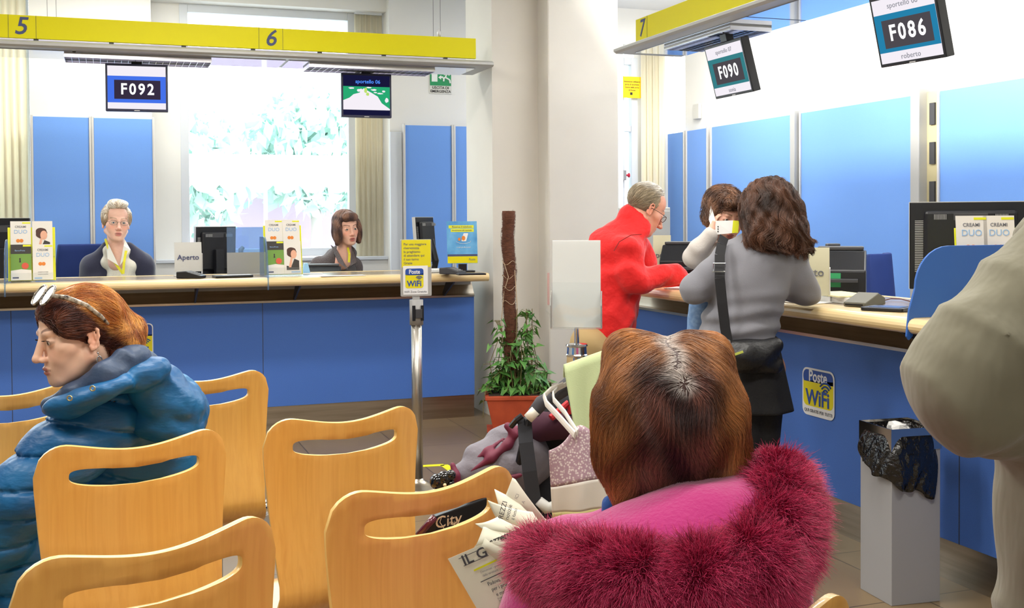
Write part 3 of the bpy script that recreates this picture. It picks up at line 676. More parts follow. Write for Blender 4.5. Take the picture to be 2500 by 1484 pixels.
# ================================================================== BROCHURE RACKS AND LEAFLETS
M_rack = mat('yellow_card', (222, 224, 30), .5); M_leafw = mat('leaflet_white', (226, 222, 214), .5); M_leafg = mat('leaflet_green', (110, 150, 60), .5); M_leafk = mat('leaflet_dark', (52, 48, 44), .5)
M_ltx = mat('leaflet_grey_text', (110, 112, 120), .6); M_lbl = mat('leaflet_pale_blue', (150, 185, 220), .6); M_or = mat('leaflet_orange', (222, 128, 40), .5); M_red = mat('leaflet_red', (208, 84, 60), .5)
M_skinp = mat('printed_skin', (222, 168, 140), .6); M_hairp = mat('printed_hair', (74, 44, 34), .6)
def leaflet(kind, label, world, lw=.122, lh=.232):
    t = thing('leaflet', label, 'leaflet'); t.matrix_world = world; y = -.0015
    body = {'duo': M_leafw, 'green': M_leafg, 'face': M_leafw}[kind]
    obj('sheet', MB().box(-lw / 2, lw / 2, y, 0, 0, lh), body, t)
    if kind == 'duo':
        text('lettering', 'CREAMI', .0205, M_ltx, t, (0, y - .0008, lh * .84), sx=.95, bold=.005); text('lettering', 'DUO', .036, M_lbl, t, (0, y - .0008, lh * .70), bold=.004)
        mb = MB(); mb.prism([(-.016 + .012 * math.cos(a / 14 * 2 * PI), lh * .45 + .012 * math.sin(a / 14 * 2 * PI)) for a in range(14)], y - .001, y); mb.prism([(.004 + .012 * math.cos(a / 14 * 2 * PI), lh * .45 + .012 * math.sin(a / 14 * 2 * PI)) for a in range(14)], y - .0015, y)
        obj('cherry_picture', mb, M_or, t); obj('yellow_flash', MB().box(.01, lw / 2 - .002, y - .001, y, lh * .93, lh * .97), M_rack, t)
        for k in range(2): text('lettering', 'soluzioni prestito', .009, M_ltx, t, (0, y - .0008, lh * (.22 - .06 * k)))
        obj('blue_foot', MB().box(-lw * .42, -lw * .05, y - .001, y, lh * .03, lh * .07), M_lbl, t)
    elif kind == 'green':
        obj('dark_head', MB().box(-lw / 2, lw / 2, y - .001, y, lh * .74, lh), M_leafk, t)
        text('lettering', 'BancoPosta', .013, M_lbl, t, (-.006, y - .0015, lh * .83)); obj('yellow_flash', MB().box(.012, lw / 2 - .002, y - .002, y - .001, lh * .94, lh * .99), M_rack, t)
        mb = MB(); mb.prism([(.024 + .021 * math.cos(a / 20 * 2 * PI), lh * .40 + .021 * math.sin(a / 20 * 2 * PI)) for a in range(20)], y - .002, y - .001); obj('red_seal', mb, M_red, t)
        mb = MB(); mb.ball((-.006, y - .001, lh * .60), (.005, .001, .006), 8); mb.prism([(-.012, lh * .50), (.0, lh * .50), (-.003, lh * .58), (-.009, lh * .58)], y - .001, y); obj('walking_figure', mb, M_leafk, t)
        obj('white_foot', MB().prism([(-lw / 2, 0), (lw / 2, 0), (lw / 2, lh * .28), (0, lh * .31), (-lw / 2, lh * .27)], y - .0015, y), M_leafw, t)
        obj('blue_foot', MB().box(-lw * .42, -lw * .12, y - .0025, y - .0015, lh * .05, lh * .09), M_num, t)
    else:
        mb = MB(); mb.prism([(-.006 + .036 * math.cos(a / 22 * 2 * PI) * (1 + .08 * math.sin(5 * a)), lh * .66 + .036 * math.sin(a / 22 * 2 * PI) * (1 + .07 * math.cos(7 * a))) for a in range(22)], y - .001, y)
        obj('hair_picture', mb, M_hairp, t)
        mb = MB(); mb.prism([(.008 + .021 * math.cos(a / 22 * 2 * PI), lh * .60 + .030 * math.sin(a / 22 * 2 * PI)) for a in range(22)], y - .002, y - .001); mb.prism([(-.03, lh * .2), (-.012, lh * .2), (.0, lh * .5), (-.012, lh * .52)], y - .002, y - .001); obj('face_picture', mb, M_skinp, t)
        obj('sleeve_picture', MB().prism([(-.045, lh * .12), (.045, lh * .12), (.045, lh * .40), (.012, lh * .46), (-.012, lh * .22), (-.045, lh * .25)], y - .0015, y), M_leafk, t)
        obj('blue_foot', MB().box(-lw * .1, lw * .42, y - .0025, y - .0015, lh * .04, lh * .075), M_lbl, t)
    return t
def rack(label, pos, rz, kinds, w=.285, h=.35, lean=.12, cut=None, name='leaflet_rack'):
    t = thing(name, label, 'leaflet rack', pos, rz)
    Mw = Matrix.Translation(pos) @ Matrix.Rotation(rz, 4, 'Z')
    ml = Matrix.Translation((0, 0, .01)) @ Matrix.Rotation(-lean, 4, 'X')
    bk = obj('back_board', MB().box(-w / 2, w / 2, .008, .012, 0, h), M_rack, t, bev=.001); bk.matrix_local = ml
    for k, zz in enumerate((0.0, h * .44)):
        pk = obj('pocket', MB().box(-w / 2 + .004, w / 2 - .004, -.018 + .012 * k, -.0165 + .012 * k, zz, zz + .05).box(-w / 2 + .004, w / 2 - .004, -.018 + .012 * k, .008, zz, zz + .003), M_acry, t); pk.matrix_local = ml
    obj('foot', MB().box(-w / 2 + .01, w / 2 - .01, .0, .11, 0, .006), M_acry, t)
    for i, (kd, lab) in enumerate(kinds):
        if kd is None: continue
        col, row = i % 2, i // 2                 # 0,1 = upper row
        x = (-.5 + col) * (w / 2 - .012) ; z = h * .44 + .004 if row == 0 else .004
        y = .004 if row == 0 else -.010
        leaflet(kd, lab, Mw @ ml @ Matrix.Translation((x, y, z)))
    return t
rack('yellow leaflet rack with four leaflets on the left end of the back counter', top(79, 689), math.radians(4), [('duo', 'white CREAMI DUO leaflet, upper left pocket of the far left rack'), ('face', 'leaflet with curly haired face, upper pocket of the far left rack'),
     ('green', 'green leaflet with red seal, lower left pocket of the far left rack'), ('duo', 'white CREAMI DUO leaflet, lower right pocket of the far left rack')])
rack('yellow leaflet rack with four leaflets in the middle of the back counter', top(694, 674), math.radians(5), [('duo', 'white CREAMI DUO leaflet, upper left pocket of the middle counter rack'), ('duo', 'white CREAMI DUO leaflet, upper right pocket of the middle counter rack'),
     ('green', 'green leaflet with red seal, lower left pocket of the middle counter rack'), ('face', 'leaflet with curly haired face, lower pocket of the middle counter rack')], w=.27)
p = at(2415, 700, 4.42); p.z = TZ
rack('yellow leaflet rack on the right counter behind the blue divider', p, math.radians(-22), [('duo', 'white CREAMI DUO leaflet in the rack on the right counter'), ('duo', 'white leaflet in the rack on the right counter, half hidden by the beige sleeve'), ('green', 'green leaflet low in the rack on the right counter'), (None, '')], w=.24, h=.335)
# ================================================================== DIVIDERS
def divider(label, pos, rz, m, L=.42, h=.28):
    t = thing('counter_divider', label, 'divider', pos, rz)
    pts = [(0, -.07), (.012, -.085), (.03, -.07), (.035, .0), (L, .0), (L, h)]
    for k in range(9): a = PI / 2 + PI / 2 * k / 8; pts.append((.20 + .16 * math.cos(a), h - .16 + .16 * math.sin(a)))
    pts += [(.012, .03)]
    obj('plate', MB().prism(pts, -.005, .005, 'x'), m, t, bev=.002)
    return t
M_bdiv = mat('blue_acrylic_sheet', (54, 104, 184), .35, spec=.4, alpha=.93)
divider('translucent blue divider plate left of the far left leaflet rack', (onY(12, 720, 7.77).x, 7.765, TZ), 0, M_bacry)
divider('translucent blue divider plate left of the middle leaflet rack', (onY(655, 690, 7.77).x, 7.765, TZ), 0, M_bacry)
divider('opaque blue curved divider plate on the right counter, before the large monitor', (2.865, onX(2214, 790, 2.87).y, TZ), -PI / 2, M_bdiv, L=.50, h=.275)
# ================================================================== APERTO CARDS
def aperto(label, pos, rz, card=M_lgrey, w=.19, h=.21):
    t = thing('open_sign', label, 'sign', pos, rz)
    mb = MB()
    def sh(u, v): return ((u - .5) * w, .03 * (v - .3) ** 2 + .04 * v * 0, .03 + v * h)
    mb.sheet(sh, 1, 10); obj('card', mb, card, t, solid=.0015)
    text('lettering', 'Aperto', .052, M_num if card is M_lgrey else M_ltx, t, (0, -.003, .03 + h * .48), bold=.008)
    obj('side_plate', MB().prism(rpoly(-.01, .03, 0, .16, .008), w / 2, w / 2 + .004, 'x'), M_alu, t)
    obj('foot', MB().box(-w / 2, w / 2 + .004, -.01, .07, 0, .004), M_alu, t)
M_cardy = mat('cream_card', (206, 202, 172), .6)
aperto('white Aperto card beside the dark monitor of the white haired clerk', top(460, 673), math.radians(5))
p = at(1616, 655, 7.3); p.z = TZ; p.z = 1.19
aperto('cream Aperto card in front of the grey cabinet beside the man in red', Vector((p.x, p.y, TZ)), math.radians(-30), M_cardy, w=.115, h=.25)
p = at(1988, 700, 5.15)
aperto('cream Aperto card half hidden behind the woman in grey', Vector((p.x - .04, p.y, TZ)), math.radians(-35), M_cardy, w=.20, h=.22)
# ================================================================== THINGS ON THE BACK COUNTER
def pinpad(label, pos, rz, s=1.0, m=M_black):
    t = thing('card_reader', label, 'card reader', pos, rz)
    obj('housing', MB().prism([(-.09 * s, .0), (.09 * s, .0), (.09 * s, .045 * s), (.02 * s, .05 * s), (-.09 * s, .02 * s)], -.045 * s, .045 * s, 'x'), m, t, bev=.006 * s)
    mb = MB()
    for i in range(3):
        for j in range(4): mb.box((-.03 + i * .022) * s, (-.014 + i * .022) * s, (-.07 + j * .02) * s, (-.058 + j * .02) * s, (.026 + j * .005) * s, (.031 + j * .005) * s)
    obj('keypad', mb, M_grey, t); return t
pinpad('black card reader on the back counter by the Aperto card', top(467, 679), math.radians(60), 1.0)
t = thing('signature_pad', 'flat black signature pad with pale rim in front of the desk phone', 'signature pad', top(568, 677), math.radians(8))
obj('body', MB().box(-.13, .13, -.06, .06, 0, .016), M_black, t, bev=.005); obj('screen', MB().box(-.07, .12, -.045, .04, .016, .018), M_lgrey, t, bev=.002)
t = thing('glass_screen', 'clear and frosted screen standing on the back counter before the desk phone', 'screen panel', top(602, 669), math.radians(4))
obj('clear_pane', MB().box(-.14, .14, 0, .004, .16, .345), M_bacry, t); obj('frosted_pane', MB().box(-.14, .14, 0, .005, .0, .16), M_grey, t)
p = deskpt(600, 8.95, 1.02)
t = thing('desk_phone', 'pale desk telephone behind the clear screen', 'telephone', p, math.radians(10))
obj('body', MB().prism([(-.09, 0), (.09, 0), (.09, .20), (.05, .22), (-.09, .15)], -.06, .08, 'x'), M_lgrey, t, bev=.006)
mb = MB()
for i in range(4):
    for j in range(3): mb.box(-.045 + i * .028, -.026 + i * .028, -.092, -.088, .06 + j * .03, .078 + j * .03)
obj('keys', mb, M_num, t); obj('handset', MB().tube([(-.04, 0, .20), (-.04, 0, .26), (-.02, 0, .28)], [.018, .02, .016]), M_grey, t, smooth=True)
t = thing('wire_basket', 'light blue plastic basket beside the white haired clerk', 'basket', Vector((top(163, 668).x - .03, 8.66, 1.02)), 0)
M_lb = mat('light_blue_plastic', (150, 195, 232), .4); mb = MB()
w_, d_, h_ = .12, .10, .085
for z in (0, .02, .04, .06, .083):
    mb.tube([(-w_, -d_, z), (w_, -d_, z), (w_, d_, z), (-w_, d_, z)], .004, 6, closed=True)
for i in range(13): x = -w_ + i * w_ / 6; mb.cyl((x, -d_, 0), (x, -d_, h_), .002, n=5); mb.cyl((x, d_, 0), (x, d_, h_), .002, n=5)
mb.box(-w_, w_, -d_, d_, 0, .003); obj('basket_mesh', mb, M_lb, t)
bpy.context.view_layer.update()
tag(obj('paper_sheet', MB().box(-.08, .08, -.05, .05, 0, .012), M_white, None, t.location + Vector((.03, 0, .05)), .2), 'crumpled white slips lying in the light blue basket', 'paper')
def printer(label, pos, rz, w=.28, d=.24, h=.13, green=False):
    t = thing('slip_printer', label, 'printer', pos, rz)
    obj('body', MB().prism([(-d / 2, 0), (d / 2, 0), (d / 2, h), (-d * .1, h), (-d / 2, h * .55)], -w / 2, w / 2, 'x'), M_black, t, bev=.008)
    obj('cover', MB().box(-w * .45, w * .45, -d * .08, d * .48, h, h + .02), M_dark, t, bev=.006)
    obj('paper_tray', MB().prism([(-d * .7, h * .30), (-d * .45, h * .32), (-d * .45, h * .38), (-d * .7, h * .36)], -w * .35, w * .35, 'x'), M_dark, t)
    if green:
        obj('green_label', MB().box(-w * .30, w * .02, -d * .5 - .003, -d * .5, h * .18, h * .5), mat('green_label', (50, 160, 100), .5), t); obj('white_label', MB().box(-w * .48, -w * .32, -d * .5 - .003, -d * .5, h * .2, h * .5), M_white, t)
    return t
printer('black slip printer before the brown haired clerk', Vector((top(778, 660).x, 8.66, 1.02)), math.radians(-12), .30)
tag(obj('paper_sheet', MB().box(-.16, .16, -.05, .05, 0, .002), M_white, None, top(835, 673), .05), 'white sheet lying on the counter before the brown haired clerk', 'paper')
tag(obj('paper_sheet', MB().box(-.14, .14, -.05, .05, 0, .002), M_white, None, top(740, 668), -.1), 'white sheet lying on the counter beside the middle leaflet rack', 'paper')
t = thing('card_holder', 'small light blue card holder beside the middle leaflet rack', 'card holder', top(752, 668) + Vector((0, .1, 0)), 0)
obj('holder', MB().prism([(-.025, 0), (.03, 0), (.012, .075), (-.012, .075)], -.03, .03, 'y'), M_lb, t, bev=.003)
# advertising display at the right end
t = thing('advert_stand', 'blue and yellow advertising card on a small screen stand', 'advertising display', top(1130, 664), math.radians(-6))
M_adb = mat('advert_blue', (64, 140, 200), .4, var=(9, (110, 180, 225))); lean = Matrix.Translation((0, 0, .065)) @ Matrix.Rotation(-.10, 4, 'X')
bd = obj('card', MB().box(-.115, .115, 0, .006, 0, .315), M_adb, t, bev=.001); bd.matrix_local = lean
def adp(name, mb, m): o = obj(name, mb, m, bd); return o
adp('yellow_foot', MB().box(-.113, .113, -.001, 0, .002, .052), M_yel); adp('navy_strip', MB().box(-.113, .113, -.001, 0, .052, .068), M_num)
adp('yellow_headline', MB().box(-.10, .09, -.001, 0, .262, .285).box(-.085, .09, -.001, 0, .235, .258), M_rack)
text('lettering', 'Ricarica il telefono', .02, M_num, bd, (0, -.0015, .273)); text('lettering', 'direttamente allo sportello', .014, M_num, bd, (0, -.0015, .246)); text('lettering', 'in tutti gli uffici postali', .012, M_white, bd, (.01, -.0015, .12)); text('lettering', 'Poste', .022, M_num, bd, (.07, -.0015, .028), shear=.2)
mb = MB(); mb.prism([(x * .8 + .01 + .3 * z - .05, z) for x, z in rpoly(-.02, .025, .165, .225, .006)], -.002, 0); adp('phone_picture', mb, M_white)
mb = MB(); mb.prism([(.01 + .014 * math.cos(a), .188 + .018 * math.sin(a)) for a in [k * PI / 6 for k in range(12)]], -.003, 0); mb.prism([(-.022 + .01 * math.cos(a), .18 + .012 * math.sin(a)) for a in [k * PI / 6 for k in range(12)]], -.003, 0); adp('coin_picture', mb, M_or)
mb = MB(); mb.tube([(.055 * math.cos(a) + .01, -.001, .165 + .016 * math.sin(a)) for a in [PI + k * PI / 12 for k in range(14)]], .0012, 5); adp('swoosh', mb, M_white)
obj('foot', MB().prism(rpoly(-.09, .09, -.05, .07, .03), 0, .012, 'z'), M_black, t, bev=.003); obj('neck', MB().box(-.03, .03, .0, .03, .01, .06), M_black, t)
pinpad('dark card reader in front of the advertising card on the back counter', top(1105, 669), math.radians(35), 1.0, M_dark)
t = thing('tablet', 'flat black tablet on the right end of the back counter', 'tablet', top(1150, 671), math.radians(-4))
obj('case', MB().box(-.10, .10, -.045, .045, 0, .012), M_black, t, bev=.004); obj('glass', MB().box(-.09, .09, -.038, .038, .012, .0135), M_navyp, t)
t = thing('keyboard', 'pale keyboard lying behind the yellow waiting sign', 'keyboard', top(1083, 664), math.radians(3))
obj('body', MB().prism([(-.06, 0), (.06, 0), (.06, .022), (-.06, .012)], -.16, .16, 'x'), M_lgrey, t, bev=.003)
mb = MB()
for i in range(14):
    for j in range(4): mb.box(-.15 + i * .0215, -.133 + i * .0215, -.048 + j * .024, -.03 + j * .024, .015 + j * .002, .020 + j * .0025)
obj('keys', mb, M_white, t)
# ================================================================== RIGHT COUNTER
t = thing('card_reader', 'wedge shaped grey card reader on the right counter', 'card reader', top(2112, 745), math.radians(-62))
M_g2 = mat('olive_grey_plastic', (96, 94, 82), .5)
obj('housing', MB().prism([(-.11, 0), (.10, 0), (.10, .03), (.03, .055), (-.11, .018)], -.05, .05, 'x'), M_g2, t, bev=.005); obj('slot', MB().box(-.04, .04, -.112, -.109, .006, .012), M_black, t)
t = thing('tablet', 'flat black signature tablet before the blue curved divider', 'tablet', top(2168, 757), math.radians(-60))
obj('case', MB().prism(rpoly(-.09, .09, -.075, .075, .012), 0, .014, 'z'), M_black, t, bev=.003); obj('glass', MB().box(-.065, .065, -.045, .055, .014, .0155), mat('slate_screen', (70, 84, 120), .2), t)
for k, (px, py, a, lab) in enumerate([(2058, 735, .1, 'white paper stack, the sheaf nearest the grey card reader'), (2070, 722, -.1, 'pale yellow document lying on top of the white papers')]):
    o = obj('document' if k else 'paper_stack', MB().box(-.16, .16, -.10, .10, .0 if k == 0 else .028, .026 if k == 0 else .034), M_white if k == 0 else mat('pale_yellow_paper', (226, 218, 168), .7), None, top(2058, 735) + Vector((.0, .02 * k, 0)), -PI / 2 + a)
    tag(o, lab, 'papers')
p = at(2052, 690, 5.7); printer('black label printer with green sticker behind the woman in grey', Vector((p.x, p.y, TZ)), math.radians(-38), .25, .24, .22, green=True)
t = thing('card_holder', 'clear upright card holder beside the black printer', 'card holder', top(2082, 712), math.radians(-35)); obj('holder', MB().box(-.05, .05, 0, .03, 0, .075), mat('frosted_holder', (180, 184, 182), .4, alpha=.7), t, bev=.004)
p = at(1668, 655, 7.2); printer('black printer on the right counter between man in red and toddler', Vector((p.x, p.y, TZ)), math.radians(-40), .26, .24, .22)
t = thing('desk_camera', 'dark swivelling desk camera on a grey foot above the black printer', 'camera', at(2032, 655, 5.85), math.radians(-20))
mb = MB(); mb.tube([(0, 0, -.10), (0, 0, .0), (.01, 0, .05)], [.05, .045, .03], 14); obj('foot', mb, M_grey, t, smooth=True); obj('lens_box', MB().box(-.03, .035, -.03, .03, .04, .13), M_dark, t, bev=.006)
t = thing('cord', 'thin reddish cord curling behind the grey card reader', 'cord')
q = [top(2150, 740), top(2175, 733), top(2200, 734), top(2230, 742)]; obj('wire', MB().tube([v + Vector((0, 0, .008)) for v in q], .0025, 6), mat('dark_red_cord', (90, 40, 40), .5), t, smooth=True)
tag(obj('paper_sheet', MB().box(-.13, .13, -.09, .09, 0, .003), M_white, None, top(1690, 704), -.9), 'white form on the right counter under the hand of the man in red', 'paper')
tag(obj('paper_sheet', MB().box(-.12, .12, -.08, .08, 0, .003), M_white, None, top(1960, 737) , -1.2), 'white form on the right counter by the elbow of the woman in grey', 'paper')
# chairs of the clerks
M_bfab = mat('blue_chair_fabric', (24, 48, 110), .85, bump=(300, .2), bumpd=.003)
def office_chair(label, pos, rz, seat=.62, topz=1.22):
    t = thing('office_chair', label, 'office chair', pos, rz)
    mb = MB()
    def bk(u, v): x = (u - .5) * .46 * (1 - .18 * v * v); return (x, -.06 * (1 - (2 * u - 1) ** 2) + .04 * v, (topz - seat - .1) * v)
    mb.sheet(bk, 12, 10); b = obj('backrest', mb, M_bfab, t, (0, -.2, seat + .1), smooth=True, solid=.05, bev=.01)
    obj('seat', MB().prism(rpoly(-.24, .24, -.22, .24, .08), seat - .04, seat + .04, 'z'), M_bfab, t, bev=.015); obj('column', MB().cyl((0, 0, .08), (0, 0, seat - .04), .03), M_chrome, t)
    for k in range(5): a = k * 2 * PI / 5; obj('leg', MB().tube([(0, 0, .09), (.26 * math.cos(a), .26 * math.sin(a), .05)], [.025, .018]), M_black, t)
p = at(232, 620, 9.15); office_chair('dark blue office chair of the white haired clerk', (p.x - .09, 9.38, 0), math.radians(176), .66, 1.33)
p = at(820, 620, 9.3); office_chair('dark blue office chair of the brown haired clerk', (p.x, 9.36, 0), math.radians(176), .60, 1.12)
p = at(2080, 640, 7.4); office_chair('dark blue office chair against the blue panel behind the right counter', (p.x, p.y, 0), math.radians(35), .62, 1.27)
# grey cabinet
p = at(1590, 600, 9.3)
t = thing('grey_cabinet', 'tall light grey cabinet behind the man in red', 'cabinet', (p.x - .03, p.y, 0), math.radians(-6))
M_cab = mat('cabinet_grey', (168, 168, 162), .5)
obj('body', MB().box(-.26, .20, 0, .4, 0, 1.60), M_cab, t, bev=.008); obj('door', MB().box(-.25, .19, -.012, 0, .06, 1.57), M_cab, t, bev=.003); obj('keyhole', MB().cyl((.15, -.016, 1.03), (.15, -.012, 1.03), .01), M_dark, t)
# ================================================================== WIFI STICKERS
M_wb = mat('wifi_blue', (36, 76, 160), .45); M_wy = mat('wifi_yellow', (222, 210, 20), .45); M_ww = mat('wifi_white', (228, 230, 232), .45)
def wifi(par, w, h, y, foot=None, base=(0, 0)):
    cx_, z0 = base; z0 -= h / 2
    def O(name, mb, m): return obj(name, mb, m, par)
    O('white_card', MB().prism([(cx_ + a, z0 + b) for a, b in rpoly(-w / 2, w / 2, 0, h, w * .14)], y - .001, y), M_ww)
    e = w * .035; hz = h * (.20 if foot else .035)
    full = [(cx_ + a, z0 + b) for a, b in rpoly(-w / 2 + e, w / 2 - e, hz, h - e, w * .12)]
    O('yellow_field', MB().prism(full, y - .0018, y - .001), M_wy)
    zt = hz + (h - hz) * .64
    tp = [(a, b) for a, b in rpoly(-w / 2 + e, w / 2 - e, zt - .05 * h, h - e, w * .12) if b > zt]; tp = [(cx_ + a, z0 + b) for a, b in tp] + [(cx_ - w / 2 + e, z0 + zt), (cx_ + w / 2 - e, z0 + zt)]
    O('blue_field', MB().prism(tp, y - .0026, y - .0018), M_wb)
    text('lettering', 'Poste', w * .30, M_ww, par, (cx_, y - .003, z0 + (zt + h - e) / 2 - .006 * h), bold=.02, sx=.85)
    text('lettering', 'WiFi', w * .40, M_wb, par, (cx_ - w * .01, y - .003, z0 + hz + (zt - hz) * .34), bold=.022, sx=.95)
    mb = MB()
    for r in (.08, .145, .21):
        c0 = (cx_ + w * .24, z0 + hz + (zt - hz) * .60); mb.tube([(c0[0] + r * w * math.cos(a), y - .003, c0[1] + r * w * math.sin(a)) for a in [math.radians(40 + 100 * k / 8) for k in range(9)]], w * .018, 5)
    O('wave_mark', mb, M_wb)
    if foot: text('lettering', foot, w * .085, M_ltx, par, (cx_, y - .002, z0 + hz * .5), bold=.003)
pw = onX(1999, 960, 3.24)
t = thing('wifi_sticker', 'blue and yellow Poste WiFi sticker on the blue front of the right counter', 'sticker', (3.237, pw.y, pw.z), -PI / 2)
wa = abs(onX(1960, 960, 3.24).y - onX(2038, 960, 3.24).y); wh = onX(1999, 903, 3.24).z - onX(1999, 1020, 3.24).z
wifi(t, wa, wh, 0, 'QUI GRATIS PER TUTTI')
pw = onY(338, 843, 8.137); t = thing('wifi_sticker', 'blue and yellow Poste WiFi sticker on the back counter behind the woman in blue', 'sticker', (pw.x, 8.137, pw.z)); wifi(t, .195, .30, 0, 'QUI GRATIS PER TUTTI')
# ================================================================== WAITING SIGN POST
pb = onZ(1041, 1192, 0)
pb = at(1020, 1190, 6.25); pb.z = 0
t = thing('sign_post', 'steel post with yellow Poste WiFi waiting sign', 'sign stand', pb)
obj('base', MB().lathe([(.155, 0), (.155, .012), (.12, .02), (.06, .035), (.035, .05), (.03, .06)], 40), M_steel, t, smooth=True)
M_post = mat('steel_tube', (178, 174, 166), .3, .95)
obj('pole', MB().cyl((0, 0, .05), (0, 0, .98), .030, n=24), M_post, t, smooth=True)
mb = MB(); mb.cyl((0, 0, .92), (0, 0, 1.06), .038, n=20); obj('collar', mb, M_grey, t, smooth=True)
mb = MB()
for a in (-1, 1): mb.box(a * .024 - .008, a * .024 + .008, -.040, -.030, .945, 1.03)
obj('belt_slot', mb, M_black, t)
obj('belt_cassette', MB().box(-.016, .022, -.048, -.02, .96, 1.01), M_dark, t, bev=.002)
zc = 1.5 - (654 - 541) / (2736 / 6.25)
hd = obj('sign_frame', MB().prism([(a, zc + b) for a, b in rpoly(-.088, .088, -.162, .155, .006)], -.004, .008), M_alud, t, bev=.001)
obj('bracket', MB().box(-.02, .02, .0, .012, zc - .2, zc - .1), M_alud, hd)
obj('yellow_sheet', MB().box(-.083, .083, -.006, -.004, zc + .0, zc + .152), M_wy, hd); obj('white_sheet', MB().box(-.076, .066, -.0065, -.0045, zc - .152, zc + .008), M_ww, hd)
for k, s in enumerate(['Per una maggiore', 'riservatezza', 'la preghiamo', 'di attendere qui', 'il suo turno', 'Grazie']): text('lettering', s, .0185, M_num, hd, (-.072, -.0065, zc + .128 - .021 * k), align='LEFT')
wifi(hd, .112, .118, -.0066, None, (-.012, zc - .062)); text('lettering', 'WiFi Zone Gratuita', .016, M_ltx, hd, (-.006, -.007, zc - .137), bold=.004)
# ================================================================== EMPTY POSTER STAND
pb = at(1408, 800, 4.9)
t = thing('poster_stand', 'empty clear leaflet and poster holder on a chrome pole', 'display stand', (pb.x, pb.y, 0), math.radians(-27))
zt = 1.5 - (587 - 537) / (2736 / 4.9); zb = 1.5 - (800 - 537) / (2736 / 4.9); zm = (zt + zb) / 2
obj('back_sheet', MB().box(-.105, .105, .0, .006, zb, zt), mat('white_sheet', (236, 236, 234), .35), t, bev=.001)
mb = MB(); mb.box(-.108, .108, -.004, -.002, zb, zt); obj('clear_front', mb, M_acry, t)
mb = MB(); mb.box(-.108, .108, -.055, -.053, zb, zb + .20); mb.box(-.108, .108, -.055, .0, zb - .003, zb); mb; obj('pocket', mb, M_acry, t)
M_shade = mat('edge_grey', (150, 148, 144), .4)
mb = MB()
for sx in (-1, 1): mb.prism([(-.058, zb), (0, zb), (0, zb + .16), (-.02, zb + .16), (-.058, zb + .10)], sx * .110 - .002, sx * .110 + .002, 'x')
obj('side_plate', mb, M_shade, t)
mb = MB(); mb.box(-.125, -.12, -.03, .0, zb + .10, zb + .24); mb.tube([(-.12, -.02, zb + .10), (-.135, -.02, zb + .08), (-.118, -.02, zb + .06), (-.110, -.02, zb)], .0025, 6); obj('side_clip', mb, M_acry, t)
mb = MB(); mb.cyl((0, 0, zb - .07), (0, 0, zb), .010); mb.cyl((0, 0, .03), (0, 0, zb - .13), .016); obj('pole', mb, M_chrome, t, smooth=False)
obj('clamp', MB().lathe([(.02, zb - .13), (.045, zb - .128), (.048, zb - .12), (.044, zb - .115), (.042, zb - .085), (.048, zb - .08), (.046, zb - .072), (.012, zb - .07)], 28), M_chrome, t, smooth=False)
obj('base', MB().lathe([(.15, 0), (.15, .012), (.05, .03), (.02, .04)], 36), M_chrome, t, smooth=True)
# ================================================================== BIN
ang = math.radians(-5)
t = thing('waste_bin', 'square grey metal waste bin beside the right counter', 'bin', (2.945, 3.65, 0), ang)
s = .108; zr = .685
obj('body', MB().box(-s, s, -s, s, 0, .60), mat('bin_grey', (158, 158, 160), .5), t, bev=.002)
mb = MB()
for (a, b, c, d) in ((-s - .004, s + .004, -s - .004, -s + .001), (-s - .004, s + .004, s - .001, s + .004), (-s - .004, -s + .001, -s, s), (s - .001, s + .004, -s, s)): mb.box(a, b, c, d, .60, zr)
obj('rim', mb, mat('polished_rim', (200, 196, 186), .12, 1.0), t)
M_bag = mat('black_bin_liner', (14, 14, 15), .22, spec=.7, bump=(26, .9), bumpd=.02)
mb = MB(); rr = random.Random(5)
def bag(u, v):
    a = 2 * PI * u; e = 4
    cx_, sy_ = math.cos(a), math.sin(a); q = (abs(cx_) ** e + abs(sy_) ** e) ** (-1 / e)
    out = s * q * (1.06 + .16 * math.sin(v * PI) * (.6 + .4 * math.sin(a * 3 + 1)) + .05 * v) + .006 * math.sin(a * 17 + v * 7) * v
    if cx_ < -.5 and sy_ < .3: out += .02 * v
    zlow = .44 - .055 * cx_ * .5 - .05 * sy_ * 0 + .02 * math.sin(a * 5)
    zlow = .475 - .06 * math.cos(a + PI * .25) + .012 * math.sin(a * 7)
    return (cx_ * out, sy_ * out, .655 - (.655 - zlow) * v)
mb.sheet(bag, 96, 16); bag_o = obj('bin_liner', mb, M_bag, t, smooth=True, solid=.0015)
mb = MB()
def bagin(u, v):
    a = 2 * PI * u; e = 6; cx_, sy_ = math.cos(a), math.sin(a); q = (abs(cx_) ** e + abs(sy_) ** e) ** (-1 / e); return (cx_ * q * s * (.97 - .2 * v) , sy_ * q * s * (.97 - .2 * v), .655 - .09 * v + .01 * math.sin(9 * a) * v + (.02 if v == 0 else 0))
mb.sheet(bagin, 64, 6); o = obj('inner_liner', mb, M_bag, t, smooth=True, solid=.001)
mb = MB(); mb.ball((.0, 0, 0), (.065, .05, .028), 14, Euler((.2, .5, .4)).to_matrix())
o = tag(obj('crumpled_paper', mb, M_white), 'crumpled white paper in the waste bin', 'paper'); o.location = (2.955, 3.65, .655)
for v in o.data.vertices: v.co += Vector((rr.uniform(-1, 1), rr.uniform(-1, 1), rr.uniform(-1, 1))) * .008
